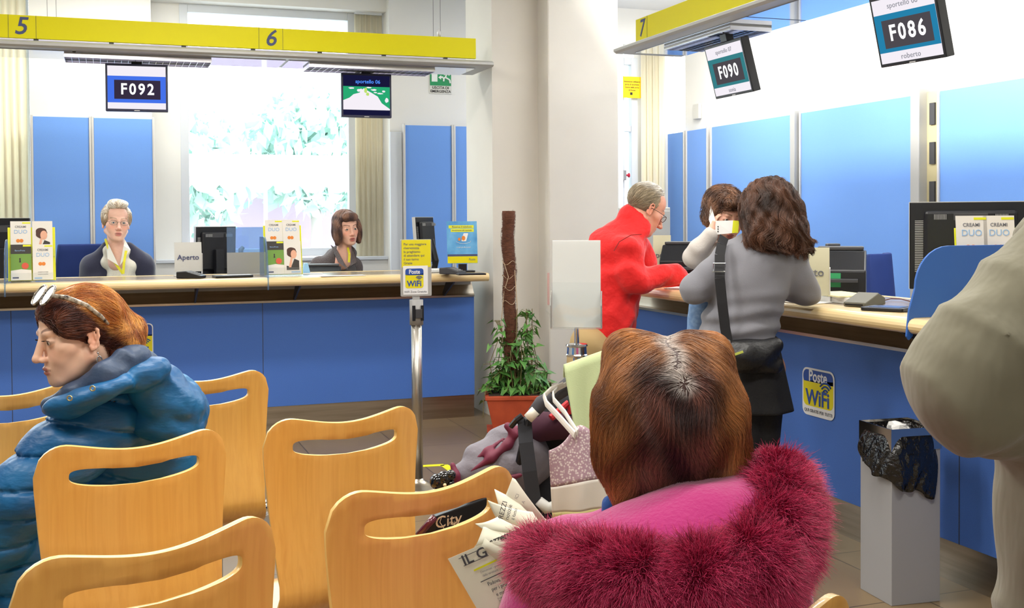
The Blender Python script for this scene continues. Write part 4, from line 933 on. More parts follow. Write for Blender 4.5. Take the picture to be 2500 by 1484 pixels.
# ================================================================== POTTED PLANT
pp = at(1262, 1040, 7.93)
t = thing('potted_ivy', 'ivy plant on a brown moss pole in terracotta box', 'plant', (pp.x, pp.y, 0), math.radians(-18))
M_terra = mat('terracotta', (196, 84, 48), .7, var=(8, (178, 72, 40)))
def frus(w0, d0, w1, d1, z0, z1): return [(-w0, -d0, z0), (w0, -d0, z0), (w0, d0, z0), (-w0, d0, z0), (-w1, -d1, z1), (w1, -d1, z1), (w1, d1, z1), (-w1, d1, z1)]
FQ = [(0, 3, 2, 1), (4, 5, 6, 7), (0, 1, 5, 4), (1, 2, 6, 5), (2, 3, 7, 6), (3, 0, 4, 7)]
mb = MB(); mb.add(frus(.165, .115, .215, .15, .02, .25), FQ); mb.add(frus(.225, .158, .225, .158, .245, .275), FQ); obj('pot', mb, M_terra, t, bev=.006)
obj('saucer', MB().add(frus(.20, .14, .215, .155, 0, .025), FQ), M_terra, t, bev=.004)
obj('soil', MB().box(-.20, .20, -.135, .135, .27, .279), mat('soil', (60, 44, 34), .95), t)
M_moss = mat('coir_moss', (122, 78, 56), .95, bump=(90, 1.0, (1, 1, 3)), var=(30, (96, 58, 42), (1, 1, 4)), bumpd=.01)
mb = MB(); xs = -.035
mb.tube([(xs + .006 * math.sin(i * 1.3) - .02 * i / 16, .0, .27 + i * .081) for i in range(17)], [.043 + .003 * math.sin(i * 2.1) for i in range(17)], 18); pole = obj('moss_pole', mb, M_moss, t, smooth=True)
def hair_obj(name, strands, radii, m, parent=None, kind='stuff'):
    """strands: array (n, k, 3) in parent's space; radii (k,)"""
    n, k, _ = strands.shape; hc = bpy.data.hair_curves.new(name); hc.add_curves([k] * n)
    hc.points.foreach_set('position', strands.reshape(-1).astype(np.float32))
    rad = np.tile(np.asarray(radii, np.float32), n)
    ra = hc.attributes.get('radius') or hc.attributes.new('radius', 'FLOAT', 'POINT'); ra.data.foreach_set('value', rad)
    hc.materials.append(m); o = bpy.data.objects.new(name, hc); link(o, parent)
    if kind: o['kind'] = kind
    return o
N = 2600; th = RNG.uniform(0, 2 * PI, N); zz = RNG.uniform(.3, 1.56, N); st = np.zeros((N, 4, 3)); i16 = (zz - .27) / .081
cxp = xs + .006 * np.sin(i16 * 1.3) - .02 * i16 / 16
for q in range(4):
    rr_ = .041 + q * .0035; st[:, q, 0] = cxp + rr_ * np.cos(th + q * .25 * RNG.normal(size=N) * .5); st[:, q, 1] = rr_ * np.sin(th + .1 * q); st[:, q, 2] = zz + q * RNG.normal(size=N) * .004
hair_obj('coir_fibre', st, [.0006, .0006, .0005, .0003], M_moss, t)
M_leaf = mat('ivy_leaf', (104, 158, 72), .45, var=(12, (66, 122, 56)), spec=.5); M_stem = mat('ivy_stem', (120, 110, 70), .7); M_twine = mat('pale_root', (196, 170, 140), .7)
mb = MB(); lf = MB(); rr = random.Random(11)
def leafgeo(c, size, M):
    out = [(0, 0, 0), (.30, .28, .05), (.34, .02, .0), (.16, -.45, -.06), (0, -1.0, -.2), (-.16, -.45, -.06), (-.34, .02, 0), (-.30, .28, .05)]
    mid_ = [(0, -.2, -.08)]
    vs = [Vector(v) * size for v in out + mid_]; vs = [c + M @ v for v in vs]
    lf.add(vs, [(i, (i + 1) % 8, 8) for i in range(8)])
def vine(pts, leaves, lsz):
    P_ = [Vector(p) for p in pts]; mb.tube(P_, .0028, 5)
    for k in range(leaves):
        u = rr.random() * (len(P_) - 1); i = int(u); c = P_[i].lerp(P_[min(i + 1, len(P_) - 1)], u - i)
        a = rr.uniform(-PI, PI); d = Vector((math.cos(a), math.sin(a), rr.uniform(-.2, .5))).normalized(); c2 = c + d * rr.uniform(.02, .055)
        mb.tube([c, c2], .0014, 4)
        M = Matrix.Rotation(math.atan2(d.y, d.x) + PI / 2 + rr.uniform(-.5, .5), 3, 'Z') @ Matrix.Rotation(rr.uniform(-.2, 1.2), 3, 'X') @ Matrix.Rotation(rr.uniform(-.6, .6), 3, 'Y')
        leafgeo(c2, rr.uniform(1.0, 1.6) * lsz, M)
for k in range(46):
    a = rr.uniform(0, 2 * PI); x0, y0 = rr.uniform(-.16, .17), rr.uniform(-.1, .1); sx_ = rr.uniform(-1, 1); hgt = rr.uniform(.05, .34) * (1.25 - abs(sx_))
    x0 = .17 * sx_; vine([(x0 * .6, y0, .28), (x0, y0 - .01, .28 + hgt * .6), (x0 * 1.2 + rr.uniform(-.03, .03), y0 - .03, .28 + hgt), (x0 * 1.4 + rr.uniform(-.05, .05), y0 - .06, .27 + hgt * .8)], 8, .052)
for k in range(7):      # right hand climbers up to 0.86
    x0 = rr.uniform(.0, .12); vine([(x0, -.02, .28), (x0 + .03, -.04, .5), (x0 - .01, -.05, .66), (x0 + rr.uniform(-.02, .05), -.06, rr.uniform(.74, .93))], 12, .05)
for k in range(4): vine([(-.08, -.02, .28), (-.13, -.04, .5), (-.10, -.06, .7), (-.12 - .01 * k, -.06, .80)], 7, .048)
vine([(-.18, -.06, .29), (-.21, -.10, .34), (-.235, -.10, .25), (-.24, -.1, .12)], 7, .045)
vine([(-.16, -.04, .3), (-.19, -.06, .50), (-.13, -.06, .66)], 2, .05)
obj('vine_stem', mb, M_stem, t, kind='stuff'); lo = obj('ivy_leaf', lf, M_leaf, t, kind='stuff', smooth=True)
mb = MB(); r0 = .047
for z0 in (.92, 1.02, 1.10, 1.20): mb.tube([(xs - .015 + r0 * math.cos(a), r0 * math.sin(a), z0 + .015 * math.sin(3 * a + z0 * 9)) for a in [PI + k * PI / 10 for k in range(11)]], .0022, 5)
mb.tube([(xs - .05, -.03, 1.20), (xs - .02, -.05, 1.10), (xs - .045, -.04, 1.02)], .003, 5); mb.tube([(xs + .03, -.02, .6), (xs + .04, -.03, .9), (xs + .025, -.04, 1.15)], .003, 5); mb.tube([(xs - .06, -.02, .6), (xs - .07, -.02, .8), (xs - .05, -.03, 1.0)], .003, 5)
obj('aerial_root', mb, M_twine, t, kind='stuff')
# ================================================================== FIGURES: smooth surfaces grown from blended limbs
def _n(v): return np.array(v, float)
def rotm(rx_=0, ry_=0, rz_=0): return np.array(Euler((math.radians(rx_), math.radians(ry_), math.radians(rz_))).to_matrix())
class Sdf:
    def __init__(s, M=None):
        s.p = []; s.set(M)
        s.disp = None
    def set(s, M=None):
        if M is None: s.R = np.eye(3); s.T = np.zeros(3); s.S = 1.0
        else:
            A = np.array(M); s.S = float(np.linalg.norm(A[:3, 0])); s.R = A[:3, :3] / s.S; s.T = A[:3, 3]
        return s
    def W(s, p): return s.R @ (_n(p) * s.S) + s.T
    def cap(s, a, b, r1, r2=None, k=.02, op='u', rib=None, flat=None):
        a, b = s.W(a), s.W(b); r1 = r1 * s.S; r2 = r1 if r2 is None else r2 * s.S
        lo = np.minimum(a, b) - max(r1, r2) * 1.15; hi = np.maximum(a, b) + max(r1, r2) * 1.15; d = b - a; L2 = d @ d + 1e-12; L = math.sqrt(L2)
        def f(P):
            q = P - a; t = np.clip((q @ d) / L2, 0, 1); e = np.linalg.norm(q - t[..., None] * d, axis=-1); r = r1 + (r2 - r1) * t
            if rib: r = r + rib[1] * (np.abs(np.sin(PI * ((q @ d) / L + .3 * rib[0]) / rib[0])) - .6)
            return e - r
        s.p.append((f, lo, hi, k * s.S, op)); return s
    def ell(s, c, r, R=None, k=.02, op='u'):
        c = s.W(c); r = _n(r) * s.S; Q = s.R if R is None else s.R @ R
        ext = np.sqrt(((Q * r) ** 2).sum(1)) * 1.02
        def f(P):
            q = (P - c) @ Q; k0 = np.linalg.norm(q / r, axis=-1); k1 = np.linalg.norm(q / (r * r), axis=-1) + 1e-9
            return k0 * (k0 - 1) / k1
        s.p.append((f, c - ext, c + ext, k * s.S, op)); return s
    def fn(s, f, lo, hi, k=.02, op='u'): s.p.append((f, _n(lo), _n(hi), k, op)); return s
    def chain(s, pts, rs, k=.02, rib=None):
        for i in range(len(pts) - 1): s.cap(pts[i], pts[i + 1], rs[i], rs[i + 1], k, rib=rib)
        return s
    @staticmethod
    def comb(d, v, k, op):
        if op == 's': v = -v; h = np.maximum(k - np.abs(d - v), 0) / max(k, 1e-6); return np.maximum(d, v) + h * h * k * .25
        h = np.maximum(k - np.abs(d - v), 0) / max(k, 1e-6); return np.minimum(d, v) - h * h * k * .25
    def at(s, P):
        d = np.full(P.shape[:-1], .5)
        for f, lo, hi, k, op in s.p: d = s.comb(d, f(P), k, op)
        if s.disp is not None: d = d + s.disp(P)
        return d
    def grad(s, P, e=.0015):
        g = np.stack([s.at(P + v) - s.at(P - v) for v in np.eye(3) * e], -1); return g / (np.linalg.norm(g, axis=-1, keepdims=True) + 1e-9)
    def mesh(s, h, lo=None, hi=None):
        L = np.min([p[1] for p in s.p if p[4] == 'u'], 0) - 3 * h - .012; H = np.max([p[2] for p in s.p if p[4] == 'u'], 0) + 3 * h + .012
        if lo is not None: L = np.maximum(L, lo)
        if hi is not None: H = np.minimum(H, hi)
        n = np.ceil((H - L) / h).astype(int) + 1
        ax = [L[i] + h * np.arange(n[i]) for i in range(3)]
        D = np.full(n, .5, np.float32)
        for f, a, b, k, op in s.p:
            m = k + 3 * h
            i0 = np.clip(np.floor((a - m - L) / h).astype(int), 0, n); i1 = np.clip(np.ceil((b + m - L) / h).astype(int) + 1, 0, n)
            if (i1 <= i0).any(): continue
            sl = tuple(slice(i0[i], i1[i]) for i in range(3))
            P = np.stack(np.meshgrid(*[ax[i][i0[i]:i1[i]] for i in range(3)], indexing='ij'), -1)
            D[sl] = s.comb(D[sl], f(P), k, op)
        if s.disp is not None:
            idx = np.argwhere(np.abs(D) < .03); P = L + idx * h
            D[tuple(idx.T)] += s.disp(P)
        return nets(D, L, h)
def nets(D, L, h):
    ins = D < 0; n = np.array(D.shape)
    c = [(i, j, k) for i in (0, 1) for j in (0, 1) for k in (0, 1)]
    sh = lambda A, o: A[o[0]:n[0] - 1 + o[0], o[1]:n[1] - 1 + o[1], o[2]:n[2] - 1 + o[2]]
    cnt = sum(sh(ins, o).astype(np.int8) for o in c); act = (cnt > 0) & (cnt < 8)
    idx = np.argwhere(act); vid = np.full(act.shape, -1, np.int64); vid[act] = np.arange(len(idx))
    acc = np.zeros((len(idx), 3)); w = np.zeros(len(idx))
    val = {o: D[idx[:, 0] + o[0], idx[:, 1] + o[1], idx[:, 2] + o[2]] for o in c}
    for a in c:
        for ax in range(3):
            if a[ax]: continue
            b = list(a); b[ax] = 1; b = tuple(b); va, vb = val[a], val[b]; m = (va < 0) != (vb < 0)
            t = np.where(m, va / np.where(m, va - vb, 1), 0)
            p = np.array(a, float)[None] + t[:, None] * (np.array(b) - np.array(a))[None]
            acc[m] += p[m]; w[m] += 1
    V = L + (idx + acc / np.maximum(w, 1)[:, None]) * h
    F = []
    for ax in range(3):
        o1, o2 = [(1, 2), (2, 0), (0, 1)][ax]
        a = ins; sl0 = [slice(None)] * 3; sl1 = [slice(None)] * 3; sl0[ax] = slice(0, n[ax] - 1); sl1[ax] = slice(1, n[ax])
        x = a[tuple(sl0)] != a[tuple(sl1)]; e = np.argwhere(x)
        e = e[(e[:, o1] > 0) & (e[:, o2] > 0) & (e[:, o1] < n[o1] - 1) & (e[:, o2] < n[o2] - 1)]
        def g(d1, d2):
            q = e.copy(); q[:, o1] -= d1; q[:, o2] -= d2; return vid[q[:, 0], q[:, 1], q[:, 2]]
        quad = np.stack([g(1, 1), g(0, 1), g(0, 0), g(1, 0)], 1)
        fl = ~ins[e[:, 0], e[:, 1], e[:, 2]]; quad[fl] = quad[fl][:, ::-1]
        F.append(quad)
    F = np.concatenate(F); F = F[(F >= 0).all(1)]
    return V, F
def smooth_v(V, F, it=1, lam=.5):
    for _ in range(it):
        A = np.zeros_like(V); c = np.zeros(len(V))
        for i in range(4):
            a, b = F[:, i], F[:, (i + 1) % 4]
            np.add.at(A, a, V[b]); np.add.at(A, b, V[a]); np.add.at(c, a, 1); np.add.at(c, b, 1)
        V = V + lam * (A / np.maximum(c, 1)[:, None] - V)
    return V
def vmesh(name, VF, m, parent=None, col=None, it=2, kind=None):
    """VF: list of (V,F) world-space pieces -> ONE mesh object"""
    if not isinstance(VF, list): VF = [VF]
    Vs, Fs, o = [], [], 0
    for V, F in VF: V = smooth_v(V, F, it); Vs.append(V); Fs.append(F + o); o += len(V)
    V = np.concatenate(Vs); F = np.concatenate(Fs)
    me = bpy.data.meshes.new(name); me.vertices.add(len(V)); me.vertices.foreach_set('co', V.astype(np.float32).ravel())
    me.loops.add(F.size); me.loops.foreach_set('vertex_index', F.astype(np.int32).ravel())
    me.polygons.add(len(F)); me.polygons.foreach_set('loop_start', np.arange(0, F.size, 4, dtype=np.int32)); me.polygons.foreach_set('use_smooth', np.ones(len(F), bool))
    me.update(calc_edges=True)
    if col is not None:
        ca = me.color_attributes.new('skin_tone', 'FLOAT_COLOR', 'POINT'); cc = np.ones((len(V), 4), np.float32); cc[:, :3] = col(V); ca.data.foreach_set('color', cc.ravel())
    me.materials.append(m); ob = bpy.data.objects.new(name, me); link(ob, parent)
    if kind: ob['kind'] = kind
    return ob
def headM(origin, fwd, roll=0.0, scale=1.0):
    """head frame: y = the way the face looks, z = up through the crown"""
    f = Vector(fwd).normalized(); r = f.cross(Vector((0, 0, 1))).normalized(); u = r.cross(f)
    M = Matrix((r, f, u)).transposed().to_4x4()
    return Matrix.Translation(origin) @ M @ Matrix.Rotation(math.radians(roll), 4, 'Y') @ Matrix.Scale(scale, 4)
def head(S, M, nose=1.0, jaw=1.0, chin=0.0, neck=True, ears=True, mouth_open=0.0, fat=0.0, child=False, neck_to=None):
    S.set(M)
    S.ell((0, -.022, .042), (.073, .092, .080)); S.ell((0, .038, .045), (.056, .042, .052), k=.025); S.ell((0, .033, -.025), (.055 + fat, .052, .066), k=.025)
    for x in (-1, 1):
        S.ell((x * .043, .047, -.017), (.022 + fat, .025, .02 + fat), k=.022); S.cap((x * (.050 + fat), .0, -.052), (x * .018, .066, -.092 - chin), .018 * jaw, .016 * jaw, k=.022)
        S.ell((x * .028, .062, -.045), (.02 + fat, .02, .022), k=.02)
    S.ell((0, .076, -.095 - chin), (.019, .016, .016), k=.015); S.ell((0, .070, -.064), (.030, .022, .028), k=.015); S.ell((0, .03, -.075), (.042 + fat, .05, .03), k=.02)
    S.cap((-.030, .077, .024), (.030, .077, .024), .010, k=.012)
    for x in (-1, 1): S.ell((x * .031, .098, .004), (.017, .014, .012), k=.010, op='s')
    for x in (-1, 1): S.ell((x * .031, .0725, .003), (.0145, .0145, .0125), k=.004)
    S.cap((0, .085, .014), (0, .085 + .021 * nose, -.028), .0075, .0105, k=.009); S.ell((0, .086 + .023 * nose, -.033), (.0115, .0115, .0095), k=.006)
    for x in (-1, 1): S.ell((x * .0115, .081 + .016 * nose, -.037), (.0075, .011, .0075), k=.004); S.ell((x * .006, .083 + .019 * nose, -.044), (.003, .005, .003), k=.002, op='s')
    for x in (-1, 1): S.ell((x * .031, .089, .0025), (.0135, .010, .0056), rotm(0, x * 4, 0), k=.0015, op='s')
    S.ell((0, .090, -.061), (.022, .009, .0058), k=.004); S.ell((0, .089, -.0710 - mouth_open), (.0185, .009, .0072), k=.004)
    S.ell((0, .101, -.0662 - mouth_open / 2), (.0215, .010, .0011 + mouth_open * .6), k=.0015, op='s')
    if ears:
        for x in (-1, 1):
            S.ell((x * .0735, -.012, -.012), (.0055, .013, .025), rotm(-14, 0, x * -18), k=.006); ex = [(.002, .004), (.000, .014), (-.007, .021), (-.017, .020), (-.023, .009), (-.022, -.006), (-.016, -.020), (-.009, -.032), (-.003, -.034), (.000, -.026)]
            for i in range(9):
                (a, b), (c, d) = ex[i], ex[i + 1]; r_ = (.0032, .0032, .0034, .0036, .0036, .0034, .0036, .0050, .0046)[i]; S.cap((x * (.0765 - a * .25), a, b), (x * (.0765 - c * .25), c, d), r_, k=.0035)
            S.ell((x * .0805, -.010, -.008), (.0045, .007, .011), k=.003, op='s'); S.ell((x * .0765, .001, -.014), (.0035, .004, .006), k=.003); S.cap((x * .0785, -.015, .008), (x * .079, -.015, -.012), .0022, k=.004)
    if neck_to is not None:
        S.cap((0, -.026, -.055), tuple(np.array(M.inverted() @ Vector(neck_to))), .050, .058, k=.02)
    elif neck: S.cap((0, -.026, -.055), (0, -.045, -.18), .050, .056, k=.02)
    S.set(None); return S
def tone(M, base, lip, brow, blush=.3, brow_z=.026, lipw=.021, stub=0, spots=0, mo=0, cap_hair=None, browx=1.0):
    Mi = np.array(M.inverted()); b = np.array(s2l(base)); l = np.array(s2l(lip)); br_ = np.array(s2l(brow))
    def f(V):
        q = V @ Mi[:3, :3].T + Mi[:3, 3]; x, y, z = np.abs(q[:, 0]), q[:, 1], q[:, 2]
        col = np.tile(b, (len(V), 1)); no = (np.sin(q[:, 0] * 170 + 3 * np.sin(z * 90)) * np.sin(z * 140 + 2 * np.sin(y * 120)) * .5 + .5)[:, None]
        col = col * (1 - .06 * no)
        def mixc(w, c, a=1): nonlocal col; w = np.clip(w, 0, 1)[:, None] * a; col = col * (1 - w) + np.array(c) * w
        red = b * np.array([1.0, .62, .55])
        mixc(np.exp(-((x - .04) / .018) ** 2 - ((z + .025) / .018) ** 2) * (y > .02), red, blush); mixc(np.exp(-(x / .014) ** 2 - ((z + .035) / .012) ** 2) * (y > .09), red, blush * .8)
        mixc(np.exp(-((x - .078) / .012) ** 2) * (np.abs(y + .012) < .03), red, .45)
        lz = np.where(z > -.066 - mo / 2, -.061, -.0715 - mo); hgt = np.where(z > -.059 - mo / 2, .0052, .0066)
        e = 1 - np.sqrt((x / lipw) ** 2 + ((z - lz) / hgt) ** 2); mixc(np.clip(e * 5, 0, 1) * (y > .07), l, .9)
        mixc((np.clip(1 - np.abs(z + .0662 + mo / 2) / (.0013 + mo * .8), 0, 1)) * (x < lipw) * (y > .065), l * .35, .85)
        bz = brow_z + .006 * np.sin(np.clip((x - .012) / .036, 0, 1) * PI * .75); mixc(np.clip((.0042 - np.abs(z - bz)) / .0018, 0, 1) * (x > .012) * (x < .050 * browx) * (y > .045), br_, .8)
        el = np.sqrt(((x - .031) / .0150) ** 2 + ((z - .0025) / .0068) ** 2); mixc(np.clip((1.12 - el) * 4, 0, 1) * (y > .055), br_ * .6 + b * .1, .5)  # eyelid shading, painted into the skin colour
        if stub: mixc((z < -.045) * (y > .0) * .6, b * .62, stub)
        if cap_hair is not None: mixc(cap_hair(q), br_, 1)
        return col
    return f
M_skin = mat('skin', (230, 180, 150), .5, spec=.35, attr='skin_tone'); M_skin.node_tree.nodes['Principled BSDF'].inputs['Subsurface Weight'].default_value = .12
M_skin.node_tree.nodes['Principled BSDF'].inputs['Subsurface Radius'].default_value = (.01, .004, .002); M_skin.node_tree.nodes['Principled BSDF'].inputs['Subsurface Scale'].default_value = 1.0
M_eyew = mat('eye_white', (225, 218, 212), .2); M_pupil = mat('pupil', (18, 14, 12), .1, spec=.7)
def eyes(par, M, iris=(84, 58, 40), gaze=(0, 1, -.05)):
    mi = mat('iris', iris, .2); g = Vector(gaze).normalized()
    for x in (-1, 1):
        mb = MB(); mb.ball((0, 0, 0), .0122, 24, g.to_track_quat('Z', 'Y').to_matrix())
        for f in range(len(mb.f)):
            c = sum((Vector(mb.v[i]) for i in mb.f[f]), Vector()) / len(mb.f[f]); a = c.normalized().dot(g); mb.m[f] = 2 if a > .955 else 1 if a > .84 else 0
        o = obj('eye', mb, [M_eyew, mi, M_pupil], par, smooth=True); o.matrix_world = M @ Matrix.Translation((x * .031, .0728, .003))
def glasses(par, M, m, r=(.024, .016), rim=.0011, lens=None, drop=0, half=False):
    mb = MB()
    for x in (-1, 1):
        mb.tube([(x * .033 + r[0] * math.cos(a), .098 - .004 * abs(math.cos(a)), drop + r[1] * math.sin(a)) for a in [k * 2 * PI / 20 for k in range(20)]], rim, 6, closed=True)
        mb.tube([(x * (.033 + r[0]), .094, drop + .004), (x * .072, .085, drop + .006), (x * .078, .03, drop + .004), (x * .079, -.01, drop), (x * .074, -.03, drop - .015)], rim, 6)
    mb.tube([(-.010, .097, drop + .004), (0, .101, drop + .007), (.010, .097, drop + .004)], rim, 6)
    o = obj('glasses', mb, m, par, smooth=True); o.matrix_world = M
    mb = MB()
    for x in (-1, 1): mb.prism([(x * .033 + r[0] * math.cos(a), drop + r[1] * math.sin(a)) for a in [k * 2 * PI / 20 for k in range(20)]], .0955, .0962)
    l = obj('lens', mb, lens or M_acry, o)
def hand(S, wrist, dirv, up, s=1.0, curl=.5, side=1, spread=.25):
    """palm + four fingers + thumb, in world space. dirv: wrist->knuckles, up: back of the hand, side: +1 thumb on the +lateral side"""
    d = Vector(dirv).normalized(); u = (Vector(up) - d * Vector(up).dot(d)).normalized(); l = d.cross(u) * side
    w = Vector(wrist); P = lambda a, b, c: tuple(w + (d * a + l * b + u * c) * s)
    for b in (-.028, -.009, .009, .026): S.cap(P(.012, b * .7, 0), P(.078, b, 0), .014 * s, .0115 * s, k=.012)
    S.cap(P(-.03, 0, 0), P(.02, 0, 0), .026 * s, .024 * s, k=.02)
    for i, (b, L) in enumerate(((-.029, .062), (-.0095, .075), (.0095, .080), (.027, .070))):
        a0 = 0; p = Vector((.080, b, 0)); ang = .15
        for seg, fr in enumerate((.45, .30, .25)):
            ang += curl * (.5 if seg == 0 else 1.0); q = p + Vector((math.cos(ang), (b / .03) * spread * .25, -math.sin(ang))) * L * fr
            S.cap(P(*p), P(*q), (.0095 - .001 * seg) * s, (.0088 - .001 * seg) * s, k=.002); p = q
    S.cap(P(.015, .020, -.004), P(.045, .043, -.014), .014 * s, .011 * s, k=.012); S.cap(P(.045, .043, -.014), P(.072, .048, -.024), .0105 * s, .0095 * s, k=.003); S.cap(P(.072, .048, -.024), P(.092, .044, -.03), .0092 * s, .0078 * s, k=.002)
# combed hair -----------------------------------------------------------------
def strands_on(S, V, F, n, flow, steps, step, rng, lift=(.000, .004), keep=None, gravity=0.0, clump=0, wig=0.0, pull=1.0, free=None):
    """roots on mesh V,F; each strand follows flow(P) along the surface of S"""
    a = V[F[:, 0]]; b = V[F[:, 1]]; c = V[F[:, 2]]; d = V[F[:, 3]]; ar = np.linalg.norm(np.cross(b - a, c - a), axis=1) + np.linalg.norm(np.cross(c - a, d - a), axis=1)
    cen = (a + b + c + d) / 4
    if keep is not None: ar = ar * keep(cen)
    f = rng.choice(len(F), n, p=ar / ar.sum()); u = rng.random((n, 2, 1)); P = (a[f] * (1 - u[:, 0]) + b[f] * u[:, 0]) * (1 - u[:, 1]) + (d[f] * (1 - u[:, 0]) + c[f] * u[:, 0]) * u[:, 1]
    lv = rng.uniform(lift[0], lift[1], n); out = np.zeros((n, steps, 3)); jit = rng.normal(size=(n, 3)) * .10; ph = rng.random(n) * 6.28
    ln = rng.uniform(.75, 1.2, n)
    for k in range(steps):
        out[:, k] = P
        g = S.grad(P); v = flow(P) + jit; v[:, 2] -= gravity * k / steps
        fr = (pull * (1 - free(P)))[:, None] if free is not None else pull
        v = v - g * (v * g).sum(-1, keepdims=True) * fr
        if wig: v = v + wig * np.stack([np.sin(k * 1.1 + ph), np.cos(k * 1.3 + ph * 2), .4 * np.sin(k * .9 + ph * 3)], -1)
        v /= np.linalg.norm(v, axis=-1, keepdims=True) + 1e-9
        P = P + v * step * ln[:, None]
        s_ = S.at(P); P = P - g * ((s_ - lv * (.3 + .7 * k / steps))[:, None]) * .8 * fr
    return out
def hair_mat(name, rough=.35, attr=True, rgb=(80, 50, 35), rand=.45, sheen=0.0, spec=.5, transl=0.0):
    m = bpy.data.materials.new(name); m.use_nodes = True; nt = m.node_tree; b = nt.nodes['Principled BSDF']
    b.inputs['Roughness'].default_value = rough; b.inputs['Specular IOR Level'].default_value = spec
    if sheen: b.inputs['Sheen Weight'].default_value = sheen
    hi = nt.nodes.new('ShaderNodeHairInfo'); mr = nt.nodes.new('ShaderNodeMapRange'); mr.inputs['To Min'].default_value = 1 - rand; mr.inputs['To Max'].default_value = 1 + rand
    nt.links.new(hi.outputs['Random'], mr.inputs[0]); mx = nt.nodes.new('ShaderNodeVectorMath'); mx.operation = 'SCALE'
    if attr: a = nt.nodes.new('ShaderNodeAttribute'); a.attribute_name = 'hue'; nt.links.new(a.outputs['Color'], mx.inputs[0])
    else: mx.inputs[0].default_value = s2l(rgb)
    nt.links.new(mr.outputs[0], mx.inputs['Scale']); nt.links.new(mx.outputs[0], b.inputs['Base Color'])
    MATS[name] = m; return m
M_hair = hair_mat('hair_strand', .38)
def strand_obj(name, st, r, parent, m=None, col=None):
    k = st.shape[1]; rad = r * np.interp(np.linspace(0, 1, k), [0, .5, 1], [1, .9, .25]); o = hair_obj(name, st, rad, m or M_hair, parent)
    if col is not None:
        c = np.ones((st.shape[0] * k, 4), np.float32); c[:, :3] = col(st.reshape(-1, 3)).reshape(-1, 3); a = o.data.attributes.new('hue', 'FLOAT_COLOR', 'POINT'); a.data.foreach_set('color', c.ravel())
    return o
def person(label, VF, col, m=M_skin):
    o = vmesh('person', VF, m, None, col, it=1); tag(o, label, 'person'); return o
def vaxes(deg):
    a = math.radians(deg); R_, U_ = np.array(RT), np.array([0, 0, 1.0]); return np.stack([R_ * math.cos(a) + U_ * math.sin(a), np.array(FW), -R_ * math.sin(a) + U_ * math.cos(a)], 1)
def A(px, py, z): return tuple(at(px, py, z))
def wr(P, sx, sy, sz, amp, w=2.0):
    """cloth wrinkles"""
    return amp * (np.sin(P[..., 0] * sx + w * np.sin(P[..., 2] * sz * .6)) * .5 + np.sin(P[..., 2] * sz + w * np.sin(P[..., 0] * sx * .7 + P[..., 1] * sy)) * .5)
PS = 1.13
# ================================================================== PEOPLE AT THE COUNTERS
def L2W(M):
    R = np.array(M)[:3, :3]; R = R / np.linalg.norm(R[:, 0]); return R
def mkhair(par, M, build, flow, n, steps, step, r, col, h=.005, keep=None, lift=(.0, .005), wig=0.0, gravity=0.0, seed=1, base=(60, 40, 30), pull=1.0, free=None):
    S = Sdf(M); build(S); S.set(None); V, F = S.mesh(h)
    hb = vmesh('hair', (V, F), mat('hair_base', base, .6), par, None, it=2)
    Mi = np.array(M.inverted()); R = L2W(M); rng = np.random.default_rng(seed)
    loc = lambda P: P @ Mi[:3, :3].T + Mi[:3, 3]
    fl = lambda P: flow(loc(P)) @ R.T
    kp = (lambda P: keep(loc(P))) if keep is not None else None
    st = strands_on(S, V, F, n, fl, steps, step, rng, lift=lift, keep=kp, wig=wig, gravity=gravity, pull=pull, free=(lambda P: free(loc(P))) if free else None)
    strand_obj('hair_strands', st, r, hb, None, lambda P: col(loc(P), rng)); return hb
def C3(*c): return np.array(s2l(c))
def lerp(a, b, t): t = np.clip(t, 0, 1)[..., None]; return a * (1 - t) + b * t
def noise(q, f, s=0): return .5 + .25 * (np.sin(q[..., 0] * f + 2 * np.sin(q[..., 1] * f * .7 + s)) + np.sin(q[..., 2] * f * .8 + 2 * np.sin(q[..., 0] * f * .6 + s * 2)))
def cloth(name, S, h, m, par, it=2): return vmesh(name, S.mesh(h), m, par, None, it=it)
def strip(mb, pts, w, nrm, th=.002):
    """flat band along pts"""
    for a, b in zip(pts[:-1], pts[1:]):
        a, b = Vector(a), Vector(b); s = (b - a).normalized().cross(Vector(nrm)).normalized() * w / 2; n = Vector(nrm).normalized() * th
        e = (b - a).normalized() * .001
        mb.add([a + s - e, a - s - e, b - s + e, b + s + e, a + s - e + n, a - s - e + n, b - s + e + n, b + s + e + n], [(0, 1, 2, 3), (4, 7, 6, 5), (0, 4, 5, 1), (1, 5, 6, 2), (2, 6, 7, 3), (3, 7, 4, 0)])
# ---------------------------------------------------------------- white haired clerk
z = 8.47; M = headM(A(284, 544, z), (.16, -1, -.03), roll=-3, scale=1.2)
S = head(Sdf(), M, nose=.8, fat=.004, mouth_open=.003, jaw=1.1, neck_to=A(287, 640, z + .03)); HD = S.mesh(.0042)
B = Sdf(); B.ell(A(286, 735, 8.62), (.20, .12, .28)); B.cap(A(240, 645, 8.6), A(335, 643, 8.6), .06); B.cap(A(286, 600, 8.55), A(286, 650, 8.58), .06)
for px in (222, 352): B.cap(A(240 if px < 280 else 335, 650, 8.6), A(px, 740, 8.6), .05, .045)
B.cap(A(222, 740, 8.6), A(260, 745, 8.45), .04, .03); B.cap(A(352, 740, 8.6), A(315, 745, 8.45), .04, .03)
B.cap(A(270, 840, 8.75), A(262, 835, 8.5), .09, .07); B.cap(A(305, 840, 8.75), A(312, 835, 8.5), .09, .07)
c1 = person('person with short white hair and glasses, navy cardigan over white blouse, seated behind the counter', [HD, B.mesh(.012)], tone(M, (234, 188, 168), (190, 110, 105), (170, 140, 115), blush=.6, mo=.003))
eyes(c1, M, (90, 110, 130))
